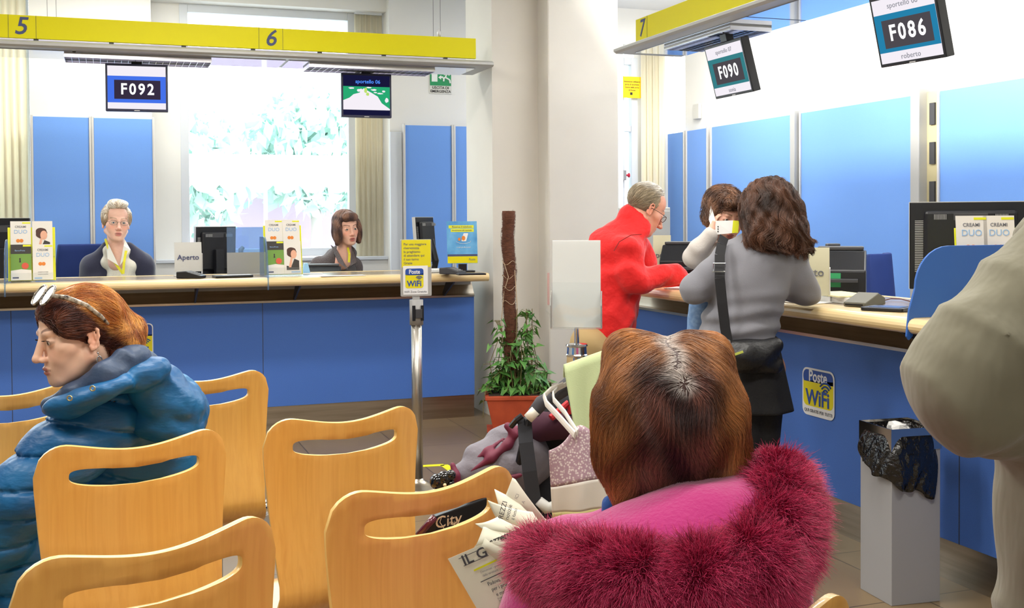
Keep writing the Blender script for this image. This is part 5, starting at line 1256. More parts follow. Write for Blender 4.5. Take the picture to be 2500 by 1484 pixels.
glasses(c1, M, mat('thin_steel_rim', (120, 110, 105), .3, .7), r=(.025, .014), drop=.002)
S = Sdf(); S.cap(A(228, 648, 8.62), A(345, 645, 8.62), .085, .085, k=.04); S.ell(A(284, 730, 8.64), (.27, .16, .30), k=.05)
S.chain([A(224, 655, 8.62), A(207, 740, 8.6)], [.085, .07], k=.04); S.chain([A(348, 650, 8.62), A(361, 740, 8.6)], [.085, .07], k=.04)
S.chain([A(262, 605, 8.56), A(232, 645, 8.6)], [.05, .08], k=.05); S.chain([A(312, 605, 8.56), A(342, 645, 8.6)], [.05, .08], k=.05); S.cap(A(286, 560, 8.42), A(290, 650, 8.40), .075, .085, k=.02, op='s')
S.disp = lambda P: wr(P, 26, 20, 22, .006)
cloth('cardigan', S, .009, mat('navy_knit', (40, 42, 66), .9, bump=(160, .4), bumpd=.004, sheen=.3), c1)
S = Sdf(); S.ell(A(300, 730, 8.56), (.130, .130, .34), k=.04); S.cap(A(268, 612, 8.54), A(306, 612, 8.54), .055, k=.04); S.cap(A(262, 640, 8.53), A(322, 650, 8.53), .05, k=.04)
S.cap(A(286, 560, 8.48), A(291, 652, 8.38), .068, .035, k=.012, op='s'); S.disp = lambda P: wr(P, 40, 20, 18, .006)
cloth('blouse', S, .008, mat('white_pinstripe_cotton', (226, 222, 208), .85, var=(30, (206, 204, 196), (9, 9, .5))), c1)
mb = MB()
for a, b, c, d in ((A(258, 588, 8.50), A(266, 598, 8.42), A(289, 648, 8.36), A(263, 632, 8.38)), (A(305, 585, 8.47), A(302, 600, 8.40), A(293, 648, 8.36), A(319, 610, 8.38))): mb.add([a, b, c, d], [(0, 1, 2, 3)])
obj('collar', mb, mat('white_collar', (228, 226, 218), .8), c1, solid=.004)
mb = MB(); strip(mb, [A(257, 583, 8.47), A(264, 604, 8.42), A(280, 640, 8.38), A(300, 668, 8.36)], .018, -FW); strip(mb, [A(308, 612, 8.38), A(303, 640, 8.345), A(301, 668, 8.33)], .018, -FW)
M_lany = mat('yellow_lanyard', (216, 208, 40), .6); obj('lanyard', mb, M_lany, c1)
def hb1(S):
    S.ell((0, -.032, .050), (.080, .096, .086)); S.ell((0, .030, .118), (.058, .050, .028), k=.02); S.ell((.02, .05, .12), (.035, .03, .02), k=.02)
    for x in (-1, 1): S.ell((x * .070, .0, .035), (.018, .05, .05), k=.02)
    S.ell((0, .115, .010), (.064, .066, .072), k=.015, op='s'); S.ell((0, .02, -.11), (.14, .2, .095), k=.01, op='s')
def fl1(q):
    v = np.stack([q[:, 0] * 3, -.6 + 0 * q[:, 1], -.25 - 2 * (q[:, 2] < .06)], -1); front = (q[:, 1] > .0) & (q[:, 2] > .08); v[front] = np.stack([q[front, 0] * 6, -.5 + 0 * q[front, 0], .8 - 10 * np.maximum(0, q[front, 2] - .11)], -1); return v
mkhair(c1, M, hb1, fl1, 5000, 7, .011, .0013, lambda q, r: lerp(C3(176, 150, 118), C3(238, 232, 222), (q[:, 2] - .02) * 9 + (noise(q, 90) - .5) * 1.2), h=.006, lift=(0, .008), wig=.25, base=(170, 150, 125))
# ---------------------------------------------------------------- brown haired clerk
z = 9.05; M = headM(A(846, 559, z), (.22, -1, -.05), roll=4, scale=1.14)
S = head(Sdf(), M, nose=.8, mouth_open=.005, neck_to=A(838, 640, z + .03)); HD = S.mesh(.0042)
B = Sdf(); B.ell(A(825, 735, 9.2), (.16, .11, .28)); B.cap(A(785, 650, 9.18), A(860, 645, 9.15), .05); B.cap(A(838, 610, 9.1), A(832, 650, 9.13), .055)
B.cap(A(785, 655, 9.18), A(770, 740, 9.1), .045, .04); B.cap(A(860, 650, 9.15), A(868, 740, 9.1), .045, .04); B.cap(A(810, 830, 9.3), A(805, 825, 9.05), .085, .07); B.cap(A(845, 830, 9.3), A(850, 825, 9.05), .085, .07)
c2 = person('person with a brown bob in a grey tweed jacket, seated behind the counter', [HD, B.mesh(.012)], tone(M, (232, 182, 160), (176, 84, 80), (90, 60, 50), blush=.6, mo=.005))
eyes(c2, M, (70, 80, 80), gaze=(.1, 1, 0))
S = Sdf(); S.cap(A(783, 648, 9.2), A(862, 646, 9.17), .075, .072, k=.04); S.ell(A(822, 730, 9.22), (.20, .145, .29), k=.05); S.cap(A(812, 625, 9.22), A(830, 640, 9.2), .06, k=.04)
S.chain([A(780, 655, 9.2), A(755, 700, 9.1), A(780, 740, 9.0)], [.075, .065, .05], k=.04); S.chain([A(863, 655, 9.17), A(868, 740, 9.1)], [.07, .06], k=.04)
S.cap(A(800, 645, 9.16), A(828, 612, 9.14), .06, .055, k=.04); S.cap(A(842, 570, 8.99), A(850, 640, 8.96), .055, .05, k=.015, op='s'); S.disp = lambda P: wr(P, 28, 20, 24, .005)
M_tweed = mat('brown_grey_tweed', (106, 98, 98), .95, var=(140, (84, 76, 78)), bump=(220, .4), bumpd=.003)
cloth('jacket', S, .008, M_tweed, c2)
S = Sdf(); S.ell(A(850, 710, 9.13), (.085, .11, .30), k=.03); S.cap(A(828, 618, 9.11), A(858, 618, 9.11), .045); S.cap(A(843, 575, 9.03), A(848, 640, 8.98), .055, .035, k=.01, op='s'); cloth('blouse', S, .007, mat('dark_grey_blouse', (84, 80, 82), .8), c2)
mb = MB()
for q in ((A(808, 598, 9.10), A(820, 606, 9.02), A(848, 656, 8.96), A(826, 640, 8.98)), (A(859, 600, 9.06), A(866, 606, 9.01), A(872, 640, 8.98), A(856, 650, 8.96))): mb.add(q, [(0, 1, 2, 3)])
obj('lapel', mb, M_tweed, c2, solid=.008)
mb = MB(); strip(mb, [A(849, 604, 9.02), A(853, 620, 8.96), A(852, 640, 8.955)], .018, -FW); obj('lanyard', mb, M_lany, c2)
def hb2(S):
    S.ell((0, -.028, .052), (.086, .102, .088))
    for x in (-1, 1): S.ell((x * .076, .012, -.02), (.022, .062, .085), k=.025)
    S.ell((0, -.05, -.02), (.085, .065, .08), k=.03); S.ell((0, .060, .088), (.060, .042, .032), rotm(-20), k=.02)
    S.ell((0, .118, -.018), (.060, .075, .086), k=.012, op='s'); S.ell((0, .03, -.150), (.16, .2, .055), k=.01, op='s')
def fl2(q):
    v = np.stack([q[:, 0] * 8, q[:, 1] * 3, -1.0 + 0 * q[:, 2]], -1); t = q[:, 2] > .05; v[t] = np.stack([q[t, 0] * 14 + .2, .5 + q[t, 1] * 4, -.6 + 0 * q[t, 0]], -1); return v
mkhair(c2, M, hb2, fl2, 6000, 9, .014, .0012, lambda q, r: lerp(C3(74, 50, 46), C3(140, 102, 82), noise(q, 70) * 1.3 - .3 + (q[:, 2] > .09) * .3), h=.006, lift=(0, .006), wig=.08, base=(70, 48, 42))
# ---------------------------------------------------------------- man in red
z = 6.2; M = headM(A(1577, 511, z), (RT * .86 + FW * .32 + Vector((0, 0, -.58))), roll=0, scale=1.12)
S = head(Sdf(), M, nose=1.25, fat=-.002, neck_to=A(1556, 560, z)); HD = S.mesh(.0036)
B = Sdf(); B.chain([A(1478, 860, z), A(1482, 760, z), A(1505, 650, z), A(1548, 560, z)], [.13, .12, .12, .06], k=.04)
B.chain([A(1525, 600, z - .05), A(1552, 690, z - .12), A(1645, 676, z - .08)], [.05, .04, .028]); B.chain([A(1545, 590, z + .15), A(1590, 690, z + .22), A(1650, 680, z + .2)], [.05, .04, .028])
for dx, dz in ((-18, -.08), (18, .08)): B.chain([A(1455 + dx, 900, z + dz), A(1445 + dx, 1040, z + dz), A(1440 + dx, 1190, z + dz)], [.08, .06, .04]); B.cap(A(1440 + dx, 1190, z + dz), A(1475 + dx, 1200, z + dz), .035)
Hn = Sdf(); hand(Hn, A(1655, 672, z - .06), RT * .95 + FW * .2 + Vector((0, 0, -.25)), Vector((0, 0, 1)) - FW * .5, s=1.1, curl=.55, side=-1)
c3 = person('person in bright red jacket with thin white hair, bent over the right counter', [HD, B.mesh(.012), Hn.mesh(.0035)], tone(M, (220, 160, 136), (186, 110, 100), (150, 120, 105), blush=.7, spots=1))
eyes(c3, M, (80, 70, 60), gaze=(0, 1, -.5)); glasses(c3, M, mat('dark_rim', (70, 56, 50), .3, .3), r=(.024, .015), rim=.0014, drop=.0)
M_red_c = mat('red_fabric', (226, 18, 20), .75, sheen=.2, bump=(13, .8), bumpd=.02)
S = Sdf(); S.chain([A(1484, 825, z), A(1486, 760, z), A(1497, 680, z), A(1502, 615, z)], [.150, .152, .150, .150], k=.05); S.cap(A(1502, 615, z), A(1540, 560, z), .150, .095, k=.05)
S.cap(A(1541, 528, z), A(1568, 560, z - .02), .080, .078, k=.02); S.ell(A(1530, 600, z), (.10, .22, .10), rotm(0, 20, -20), k=.05)
S.chain([A(1528, 608, z - .10), A(1546, 676, z - .15), A(1560, 683, z - .14), A(1652, 671, z - .08)], [.090, .080, .068, .056], k=.03)
S.chain([A(1550, 600, z + .16), A(1590, 690, z + .24), A(1650, 682, z + .2)], [.085, .07, .052], k=.03)
S.cap(A(1574, 500, z), A(1590, 575, z - .02), .070, .066, k=.008, op='s')
zh = A(1500, 838, z)[2]; S.fn(lambda P: P[..., 2] - zh, (-9, -9, -9), (9, 9, zh), k=.005, op='s')
S.disp = lambda P: wr(P, 24, 22, 30, .010, 2.5) + wr(P, 60, 40, 55, .003)
cloth('jacket', S, .008, M_red_c, c3)
mb = MB(); strip(mb, [A(1499, 612, z - .30), A(1512, 590, z - .285), A(1540, 574, z - .26), A(1566, 572, z - .22)], .004, -FW, .003); obj('shoulder_seam', mb, mat('dark_red_seam', (120, 14, 14), .8), c3)
S = Sdf()
for dx, dz in ((-18, -.08), (18, .08)): S.chain([A(1462 + dx, 850, z + dz), A(1445 + dx, 1040, z + dz), A(1440 + dx, 1170, z + dz)], [.13, .10, .075], k=.04)
S.disp = lambda P: wr(P, 22, 20, 26, .008); S.fn(lambda P: P[..., 2] - .05, (-9,-9,-9),(9,9,.05),k=.002,op='s'); cloth('trousers', S, .012, mat('khaki_cloth', (176, 150, 104), .9), c3)
for dx, dz in ((-18, -.08), (18, .08)):
    p = Vector(A(1440 + dx, 1195, z + dz)); S = Sdf(); S.cap((p.x - .05, p.y, .05), (p.x + .18, p.y + .02, .045), .048, .042, k=.02); S.fn(lambda P: P[..., 2] - .004 + 0 * P[..., 0], (-9, -9, -1), (9, 9, .004), op='s', k=.001); cloth('shoe', S, .008, mat('brown_shoe', (60, 44, 36), .5), c3)
def hb3(S):
    S.ell((0, -.030, .040), (.0775, .090, .080)); S.ell((0, -.01, .10), (.05, .06, .03), k=.02)
    S.ell((0, .125, .03), (.10, .092, .12), k=.02, op='s'); S.ell((0, .03, -.12), (.14, .12, .095), k=.01, op='s')
def fl3(q): return np.stack([q[:, 0] * 5, -.9 + 0 * q[:, 1], -.8 - (q[:, 2] < .06) * .6], -1)
mkhair(c3, M, hb3, fl3, 3500, 6, .010, .0011, lambda q, r: lerp(C3(150, 136, 112), C3(236, 232, 226), (q[:, 2] - .06) * 14 + (noise(q, 80) - .5) * .6), h=.005, lift=(0, .006), wig=.2, base=(176, 158, 132))
# ---------------------------------------------------------------- woman in grey
z = 4.85; M = headM(A(1872, 520, z), FW * .9 + RT * -.25 + Vector((0, 0, -.25)), roll=0, scale=1.12)
S = head(Sdf(), M, neck_to=A(1862, 600, z + .02)); HD = S.mesh(.006)
B = Sdf(); B.chain([A(1815, 850, z), A(1820, 760, z), A(1842, 660, z)], [.13, .11, .12], k=.04); B.cap(A(1790, 625, z), A(1920, 628, z), .055); B.cap(A(1860, 590, z), A(1852, 640, z), .055)
B.chain([A(1780, 635, z), A(1702, 700, z), A(1765, 690, z + .24)], [.05, .04, .03]); B.chain([A(1925, 640, z), A(1968, 715, z + .02), A(1880, 705, z + .26)], [.05, .04, .03])
for dx, dz in ((-22, .0), (22, .02)): B.chain([A(1845 + dx, 900, z + dz), A(1842 + dx * .7, 1120, z + dz), A(1840 + dx * .7, 1340, z + dz)], [.09, .06, .04])
for dx, dz in ((-22, .0), (22, .02)): p = Vector(A(1840 + dx * .7, 1370, z + dz)); p.z = .05; B.cap(p, p + Vector((.10, .13, -.015)), .04)
Hn = Sdf(); hand(Hn, A(1890, 706, z + .25), -RT * .6 + FW * .6 + Vector((0, 0, -.1)), (0, 0, 1), s=1.0, curl=.5)
hand(Hn, A(1770, 690, z + .24), RT * .8 + FW * .2 + Vector((0, 0, .1)), (0, 0, 1), s=1.0, curl=.6)
c4 = person('person in grey jumper with wavy brown hair, seen from behind carrying a toddler', [HD, B.mesh(.012), Hn.mesh(.004)], tone(M, (216, 160, 136), (180, 100, 95), (80, 56, 44)))
M_greyk = mat('grey_jersey', (124, 124, 131), .9, sheen=.2, bump=(260, .3), bumpd=.002)
S = Sdf(); S.chain([A(1800, 842, z), A(1806, 790, z), A(1832, 700, z), A(1850, 655, z)], [.160, .150, .150, .150], k=.05); S.cap(A(1785, 630, z), A(1922, 632, z), .078, .078, k=.05); S.cap(A(1830, 602, z), A(1885, 602, z), .055, k=.04)
S.chain([A(1782, 640, z - .01), A(1740, 672, z - .03), A(1698, 705, z - .02), A(1765, 695, z + .22)], [.078, .070, .062, .05], k=.03)
S.chain([A(1928, 645, z), A(1950, 690, z), A(1966, 712, z + .01), A(1880, 706, z + .24)], [.078, .068, .060, .048], k=.03)
zh2 = A(1830, 848, z)[2]; S.fn(lambda P: P[..., 2] - zh2, (-9, -9, -9), (9, 9, zh2), k=.005, op='s')
S.disp = lambda P: .007 * np.sin(P[..., 2] * 85 + 2.0 * np.sin(P[..., 0] * 9)) * np.clip((1.22 - P[..., 2]) * 6, 0, 1) + wr(P, 20, 24, 30, .005)
cloth('jumper', S, .0075, M_greyk, c4)
M_blk = mat('black_cloth', (22, 22, 25), .85, bump=(120, .4), bumpd=.004)
S = Sdf()
sk0, sk1 = Vector(A(1832, 820, z)), Vector(A(1850, 1002, z))
def skf(P):
    t = np.clip((sk0.z - P[..., 2]) / (sk0.z - sk1.z), -.2, 1.2); cx_ = sk0.x + (sk1.x - sk0.x) * t; cy_ = sk0.y + (sk1.y - sk0.y) * t
    a = np.arctan2(P[..., 1] - cy_, P[..., 0] - cx_); return np.maximum(np.hypot(P[..., 0] - cx_, P[..., 1] - cy_) - (.115 + .035 * t + .006 * t * np.sin(a * 7)), np.maximum(P[..., 2] - sk0.z, sk1.z - P[..., 2]))
S.fn(skf, (sk0.x - .3, sk0.y - .3, sk1.z - .02), (sk0.x + .3, sk0.y + .3, sk0.z + .02)); cloth('skirt', S, .008, M_blk, c4)
S = Sdf()
for dx, dz in ((-22, .0), (22, .02)): S.chain([A(1845 + dx, 960, z + dz), A(1842 + dx * .8, 1120, z + dz), A(1840 + dx * .7, 1330, z + dz)], [.085, .07, .055], k=.01)
for dx, dz in ((-22, .0), (22, .02)): p = Vector(A(1840 + dx * .7, 1370, z + dz)); p.z = .055; S.cap(p, p + Vector((.11, .14, -.012)), .052, .043, k=.03); S.cap(p, p + Vector((0, 0, .12)), .055)
cloth('leggings_and_boots', S, .010, M_blk, c4)
def hb4(S):
    S.ell((0, -.03, .045), (.088, .104, .086)); S.ell((0, -.070, -.03), (.096, .058, .09), k=.04)
    for x in (-1, 1): S.ell((x * .072, -.03, -.02), (.040, .072, .09), k=.04)
    S.ell((.02, -.080, -.085), (.088, .042, .048), k=.03); S.ell((-.068, -.05, -.080), (.040, .05, .04), k=.03); S.ell((.080, -.03, -.10), (.040, .048, .055), k=.03)
    S.ell((0, .125, -.02), (.06, .085, .10), k=.012, op='s')
    S.disp = lambda P: .006 * np.sin(P[..., 2] * 75 + 2.2 * np.sin((P[..., 0] + P[..., 1]) * 40)) * np.sin((P[..., 0] * 1.4 - P[..., 1]) * 62 + P[..., 2] * 18)
def fl4(q): return np.stack([q[:, 0] * 7 + .9 * np.sin(q[:, 2] * 55 + q[:, 0] * 30), q[:, 1] * 2 - .15 + .4 * np.cos(q[:, 2] * 50), -1.0 + 0 * q[:, 2]], -1)
mkhair(c4, M, hb4, fl4, 16000, 13, .011, .0008, lambda q, r: lerp(C3(36, 22, 16), C3(112, 74, 54), noise(q, 45) * .7 + .05 + (q[:, 2] < -.03) * .25), h=.006, lift=(0, .014), wig=.30, gravity=.4, free=lambda q: np.clip((-.06 - q[:, 2]) * 14, 0, .8), base=(40, 25, 19))
# strap and shoulder bag
t = thing('shoulder_bag', 'black shoulder bag hanging at the hip of the woman in grey', 'bag')
zf = z - .165
mb = MB(); strip(mb, [A(1768, 578, z - .07), A(1762, 596, z - .115), A(1757, 622, z - .145), A(1757, 680, zf - .02), A(1763, 740, zf - .022), A(1770, 800, zf - .02), A(1776, 832, zf - .02)], .042, -FW, .004); obj('strap', mb, mat('black_webbing', (26, 26, 30), .7), t)
b0 = Vector(A(1756, 653, zf - .028)); mb = MB(); mb.tube([b0 + RT * x * .025 + Vector((0, 0, y * .017)) for x, y in ((-1, -1), (1, -1), (1, 1), (-1, 1))], .003, 6, closed=True); obj('buckle', mb, M_chrome, t)
mb = MB(); mb.tube([Vector(A(1776, 836, zf - .025)) + RT * math.cos(a) * .012 + Vector((0, 0, .012 * math.sin(a))) for a in [k * PI / 5 for k in range(10)]], .0025, 5, closed=True); obj('ring', mb, M_chrome, t)
S = Sdf(); bc = Vector(A(1838, 868, zf + .0)); S.ell(bc, (.12, .055, .06), k=.02); S.cap(Vector(A(1785, 850, zf)), Vector(A(1893, 845, zf + .03)), .035, k=.02); S.cap(Vector(A(1785, 890, zf)), Vector(A(1893, 892, zf + .03)), .035, k=.02); S.disp = lambda P: wr(P, 50, 30, 60, .003); cloth('bag_body', S, .006, mat('black_nylon', (20, 20, 23), .45, bump=(60, .5), bumpd=.006), t)
mb = MB(); p = Vector(A(1803, 862, zf - .065)); strip(mb, [p - RT * .018 - Vector((0, 0, .006)), p + RT * .018 + Vector((0, 0, .006))], .010, -FW); obj('zip_pull', mb, mat('lime_tab', (190, 200, 90), .5), t)
# ---------------------------------------------------------------- toddler
z = 5.02; M = headM(A(1767, 528, z), -FW * .9 + RT * .30 + Vector((0, 0, -.28)), roll=-6, scale=.98)
S = head(Sdf(), M, nose=.45, fat=.008, jaw=1.1, neck_to=A(1768, 600, z + .06)); HD = S.mesh(.0035)
B = Sdf(); B.chain([A(1760, 700, z + .03), A(1765, 640, z + .03), A(1768, 600, z + .03)], [.07, .07, .04]); B.chain([A(1730, 622, z), A(1692, 628, z - .02), A(1738, 566, z - .08)], [.035, .03, .02]); B.chain([A(1735, 700, z), A(1712, 745, z - .02), A(1696, 822, z)], [.045, .035, .03]); B.cap(A(1696, 822, z), A(1690, 838, z - .06), .03)
Hn = Sdf(); hand(Hn, A(1738, 568, z - .08), Vector((0, 0, 1)) + RT * .15, -FW * .3 - RT, s=.62, curl=.35, side=-1)
c5 = person('toddler with tousled brown hair, carried, holding a white card to the face', [HD, B.mesh(.01), Hn.mesh(.003)], tone(M, (232, 180, 156), (200, 110, 100), (120, 84, 60), blush=.6))
eyes(c5, M, (60, 44, 36))
M_cre = mat('cream_marl_knit', (204, 198, 192), .95, bump=(200, .3), bumpd=.003)
S = Sdf(); S.chain([A(1762, 690, z + .03), A(1764, 640, z + .03), A(1766, 605, z + .03)], [.09, .09, .06], k=.04); S.chain([A(1735, 618, z), A(1698, 626, z - .02), A(1706, 606, z - .05), A(1735, 572, z - .08)], [.055, .052, .042, .034], k=.02); S.disp = lambda P: wr(P, 40, 40, 50, .003); cloth('jumper', S, .005, M_cre, c5)
S = Sdf(); S.chain([A(1745, 690, z), A(1716, 745, z - .03), A(1696, 815, z)], [.07, .055, .042], k=.02); S.disp = lambda P: wr(P, 40, 40, 50, .004); cloth('jeans', S, .006, mat('pale_denim', (104, 140, 186), .9, var=(60, (128, 160, 200)), bump=(200, .3), bumpd=.002), c5)
def hb5(S):
    S.ell((0, -.025, .052), (.084, .100, .084)); S.ell((0, .062, .078), (.055, .035, .028), k=.02)
    for x in (-1, 1): S.ell((x * .074, -.005, .01), (.018, .05, .055), k=.02)
    S.ell((0, .120, -.02), (.066, .075, .088), k=.012, op='s'); S.ell((0, .03, -.13), (.16, .2, .08), k=.01, op='s')
def fl5(q): return np.stack([q[:, 0] * 10 + 1.0 * np.sin(q[:, 2] * 80 + q[:, 1] * 50), q[:, 1] * 8 + .6 * np.cos(q[:, 0] * 70), -.8 + 0 * q[:, 2]], -1)
mkhair(c5, M, hb5, fl5, 5000, 9, .010, .0009, lambda q, r: lerp(C3(70, 44, 32), C3(132, 92, 66), noise(q, 70) * 1.3 - .2), h=.005, lift=(0, .018), wig=.5, base=(70, 46, 34))
t = thing('folded_card', 'white folded card with yellow end held by the toddler', 'card')
a, b, c, d = Vector(A(1744, 539, z - .10)), Vector(A(1790, 538, z - .13)), Vector(A(1787, 569, z - .13)), Vector(A(1746, 573, z - .10)); e, f = Vector(A(1805, 539, z - .14)), Vector(A(1802, 568, z - .14))
mb = MB(); mb.add([a, b, c, d], [(0, 1, 2, 3)]); mb.add([Vector(A(1742, 570, z - .10)), Vector(A(1731, 536, z - .07)), Vector(A(1735, 499, z - .06)), Vector(A(1746, 536, z - .10))], [(0, 1, 2, 3)]); obj('white_leaf', mb, M_white, t, solid=.002)
mb = MB(); mb.add([b, e, f, c], [(0, 1, 2, 3)]); obj('yellow_end', mb, M_rack, t, solid=.002)
mb = MB()
for k in range(3): q = Vector(A(1753, 553 + 6 * k, z - .108)); mb.ball(q, .003, 8)
obj('mark', mb, M_ink, t)
# ================================================================== STROLLER, BAG, CLOTH
t = thing('stroller', 'dark stroller with grey and maroon footmuff between plant and waiting people', 'stroller', (*at(1280, 1300, 3.85).xy, 0), -math.radians(YAW))
sv = bpy.context.view_layer; sv.update(); TI = t.matrix_world.inverted()
def inl(p): return TI @ Vector(p)
def SA(px, py, z): return tuple(inl(at(px, py, z)))
M_mg = mat('grey_padded_nylon', (118, 113, 122), .6, bump=(30, .5), bumpd=.01); M_mar = mat('maroon_nylon', (112, 34, 60), .6); M_navy = mat('black_navy_fabric', (18, 18, 26), .85)
M_str = mat('charcoal_webbing', (44, 46, 52), .8)
def lsdf(name, S, h, m, par=t, it=2):
    V, F = S.mesh(h); return vmesh(name, (V, F), m, par, None, it)
S = Sdf(); S.chain([SA(1130, 1155, 3.72), SA(1175, 1125, 3.76), SA(1230, 1090, 3.8), SA(1270, 1078, 3.82)], [.035, .055, .062, .060], k=.04); S.chain([SA(1150, 1172, 3.72), SA(1240, 1150, 3.75), SA(1285, 1130, 3.8)], [.035, .075, .09], k=.05)
S.disp = lambda P: wr(P, 50, 40, 45, .006)
lsdf('footmuff', S, .007, M_mg)
S = Sdf(); S.chain([SA(1150, 1128, 3.70), SA(1190, 1100, 3.71), SA(1230, 1070, 3.74)], [.004, .009, .005]); S.chain([SA(1150, 1150, 3.685), SA(1200, 1118, 3.69), SA(1240, 1085, 3.71), SA(1262, 1048, 3.74)], [.005, .012, .014, .014]); S.chain([SA(1105, 1135, 3.69), SA(1113, 1160, 3.68), SA(1122, 1190, 3.68)], [.010, .011, .010]); S.chain([SA(1125, 1188, 3.68), SA(1200, 1178, 3.67), SA(1270, 1160, 3.66)], [.006, .014, .008]); S.chain([SA(1240, 1040, 3.72), SA(1258, 1060, 3.71)], [.014, .012]); lsdf('maroon_trim', S, .005, M_mar)
S = Sdf(); S.chain([SA(1325, 1070, 3.9), SA(1340, 1130, 3.9), SA(1345, 1240, 3.85), SA(1320, 1330, 3.8)], [.07, .09, .10, .10], k=.05); S.chain([SA(1380, 1010, 3.85), SA(1420, 1100, 3.9)], [.08, .12], k=.05); lsdf('seat_shell', S, .010, M_navy)
S = Sdf(); S.chain([SA(1290, 1058, 3.80), SA(1330, 1040, 3.78), SA(1380, 1040, 3.78)], [.03, .045, .045], k=.03); S.disp = lambda P: wr(P, 50, 40, 45, .005); lsdf('maroon_hood', S, .008, mat('dark_plum_fabric', (66, 22, 44), .8))
mb = MB(); mb.tube([SA(1345, 1020, 3.72), SA(1385, 985, 3.75), SA(1392, 1010, 3.75)], .012, 8); obj('red_tag', mb, mat('red_webbing', (190, 30, 40), .6), t)
mb = MB(); strip(mb, [SA(1280, 1018, 3.62), SA(1284, 1080, 3.58), SA(1293, 1150, 3.56), SA(1306, 1240, 3.56), SA(1312, 1300, 3.6)], .046, (0, -1, 0), .006); obj('strap', mb, M_str, t, smooth=False)
mb = MB(); mb.tube([SA(1248, 1040, 3.62), SA(1262, 1024, 3.6), SA(1275, 1014, 3.6)], .010, 8); obj('strap_buckle', mb, M_black, t)
M_ivory = mat('ivory_tube', (228, 222, 206), .35)
mb = MB(); mb.tube([SA(1289, 1022, 3.58), SA(1308, 1002, 3.58)], .017, 14); obj('handle_joint', mb, M_ivory, t, smooth=True)
mb = MB(); mb.tube([SA(1302, 1008, 3.6), SA(1322, 983, 3.6), SA(1350, 968, 3.6)], [.020, .024, .022], 14); mb.tube([SA(1350, 968, 3.6), SA(1392, 938, 3.62), SA(1408, 905, 3.65), SA(1440, 888, 3.7)], [.022, .028, .026, .024], 14); obj('handle_grip', mb, mat('grey_foam', (72, 72, 78), .85), t, smooth=True)
mb = MB()
mb.tube([SA(1289, 1022, 3.6), SA(1262, 1150, 3.7), SA(1230, 1330, 3.75), (-.35, -.16, .16)], .012, 8); mb.tube([SA(1440, 900, 3.75), SA(1400, 1150, 4.0), (-.35, .2, .16)], .012, 8); mb.tube([SA(1300, 1330, 3.7), (.30, -.18, .16)], .012, 8); mb.tube([SA(1330, 1330, 4.0), (.30, .2, .16)], .012, 8); mb.tube([(.30, -.22, .15), (.30, .22, .15)], .012, 8)
mb.tube([(-.35, -.22, .15), (-.35, .22, .15)], .012, 8); mb.tube([(-.35, 0, .2), SA(1180, 1200, 3.8)], .012, 8)
obj('frame', mb, M_black, t, smooth=True)
for x, r in ((-.35, .11), (.30, .15)):
    for y in (-.24, .24):
        w_ = obj('wheel', MB().tube([(x + (r - .02) * math.cos(a), y, r + (r - .02) * math.sin(a)) for a in [k * PI / 14 for k in range(28)]], .02, 8, closed=True), M_black, t, smooth=True)
        mb = MB(); mb.cyl((x, y - .012, r), (x, y + .012, r), .03, n=16)
        for k in range(6): mb.cyl((x, y, r), (x + (r - .03) * math.cos(k * PI / 3), y, r + (r - .03) * math.sin(k * PI / 3)), .007, n=6)
        obj('hub', mb, M_grey, w_)
bd = MB(); bd.add([SA(1012, 1312, 3.6), SA(1062, 1258, 3.6), SA(1205, 1205, 3.66), SA(1215, 1300, 3.66), SA(1060, 1330, 3.6)], [(0, 1, 2, 3, 4)]); bo = obj('front_tray', bd, M_black, t, solid=.03, bev=.004)
mb = MB(); mb.tube([SA(1018, 1312, 3.56), SA(1046, 1280, 3.56), SA(1062, 1262, 3.56)], .012, 8); obj('tray_edge', mb, mat('glossy_maroon', (90, 24, 40), .15, coat=.6), t, smooth=True)
ct = text('lettering', 'City', .052, mat('cream_lettering', (206, 180, 150), .5), t, SA(1092, 1272, 3.56), shear=.25); ct.rotation_euler = (0, 0, 0); ct.matrix_local = Matrix.Translation(SA(1092, 1272, 3.56)) @ Matrix.Rotation(-.22, 4, 'Y')
mb = MB(); mb.tube([SA(1078, 1262, 3.56), SA(1074, 1275, 3.56), SA(1084, 1290, 3.56)], .0012, 5); mb.tube([SA(1112, 1262, 3.56), SA(1115, 1272, 3.56), SA(1108, 1284, 3.56)], .0012, 5); obj('ring_mark', mb, MATS['cream_lettering'], t)
text('lettering', 'mini', .018, MATS['cream_lettering'], t, SA(1107, 1276, 3.56), shear=.25)
M_gloss = mat('gloss_black', (12, 12, 14), .08, coat=.8)
mb = MB()
for px, py, r in ((1068, 1176, .026), (1084, 1168, .024), (1100, 1160, .018), (1078, 1190, .016), (1100, 1182, .014)): mb.ball(SA(px, py, 3.6), r, 16)
mb.tube([SA(1070, 1178, 3.62), SA(1108, 1170, 3.62)], .02, 10); obj('swivel_joint', mb, M_gloss, t, smooth=True)
obj('reflector', MB().ball(SA(1086, 1184, 3.572), .006, 10), M_cream, t)
mb = MB(); mb.tube([SA(1315, 1222, 3.55), SA(1335, 1240, 3.55), SA(1352, 1236, 3.55)], [.016, .02, .018], 10); obj('white_foot_rest', mb, M_lgrey, t, smooth=True)
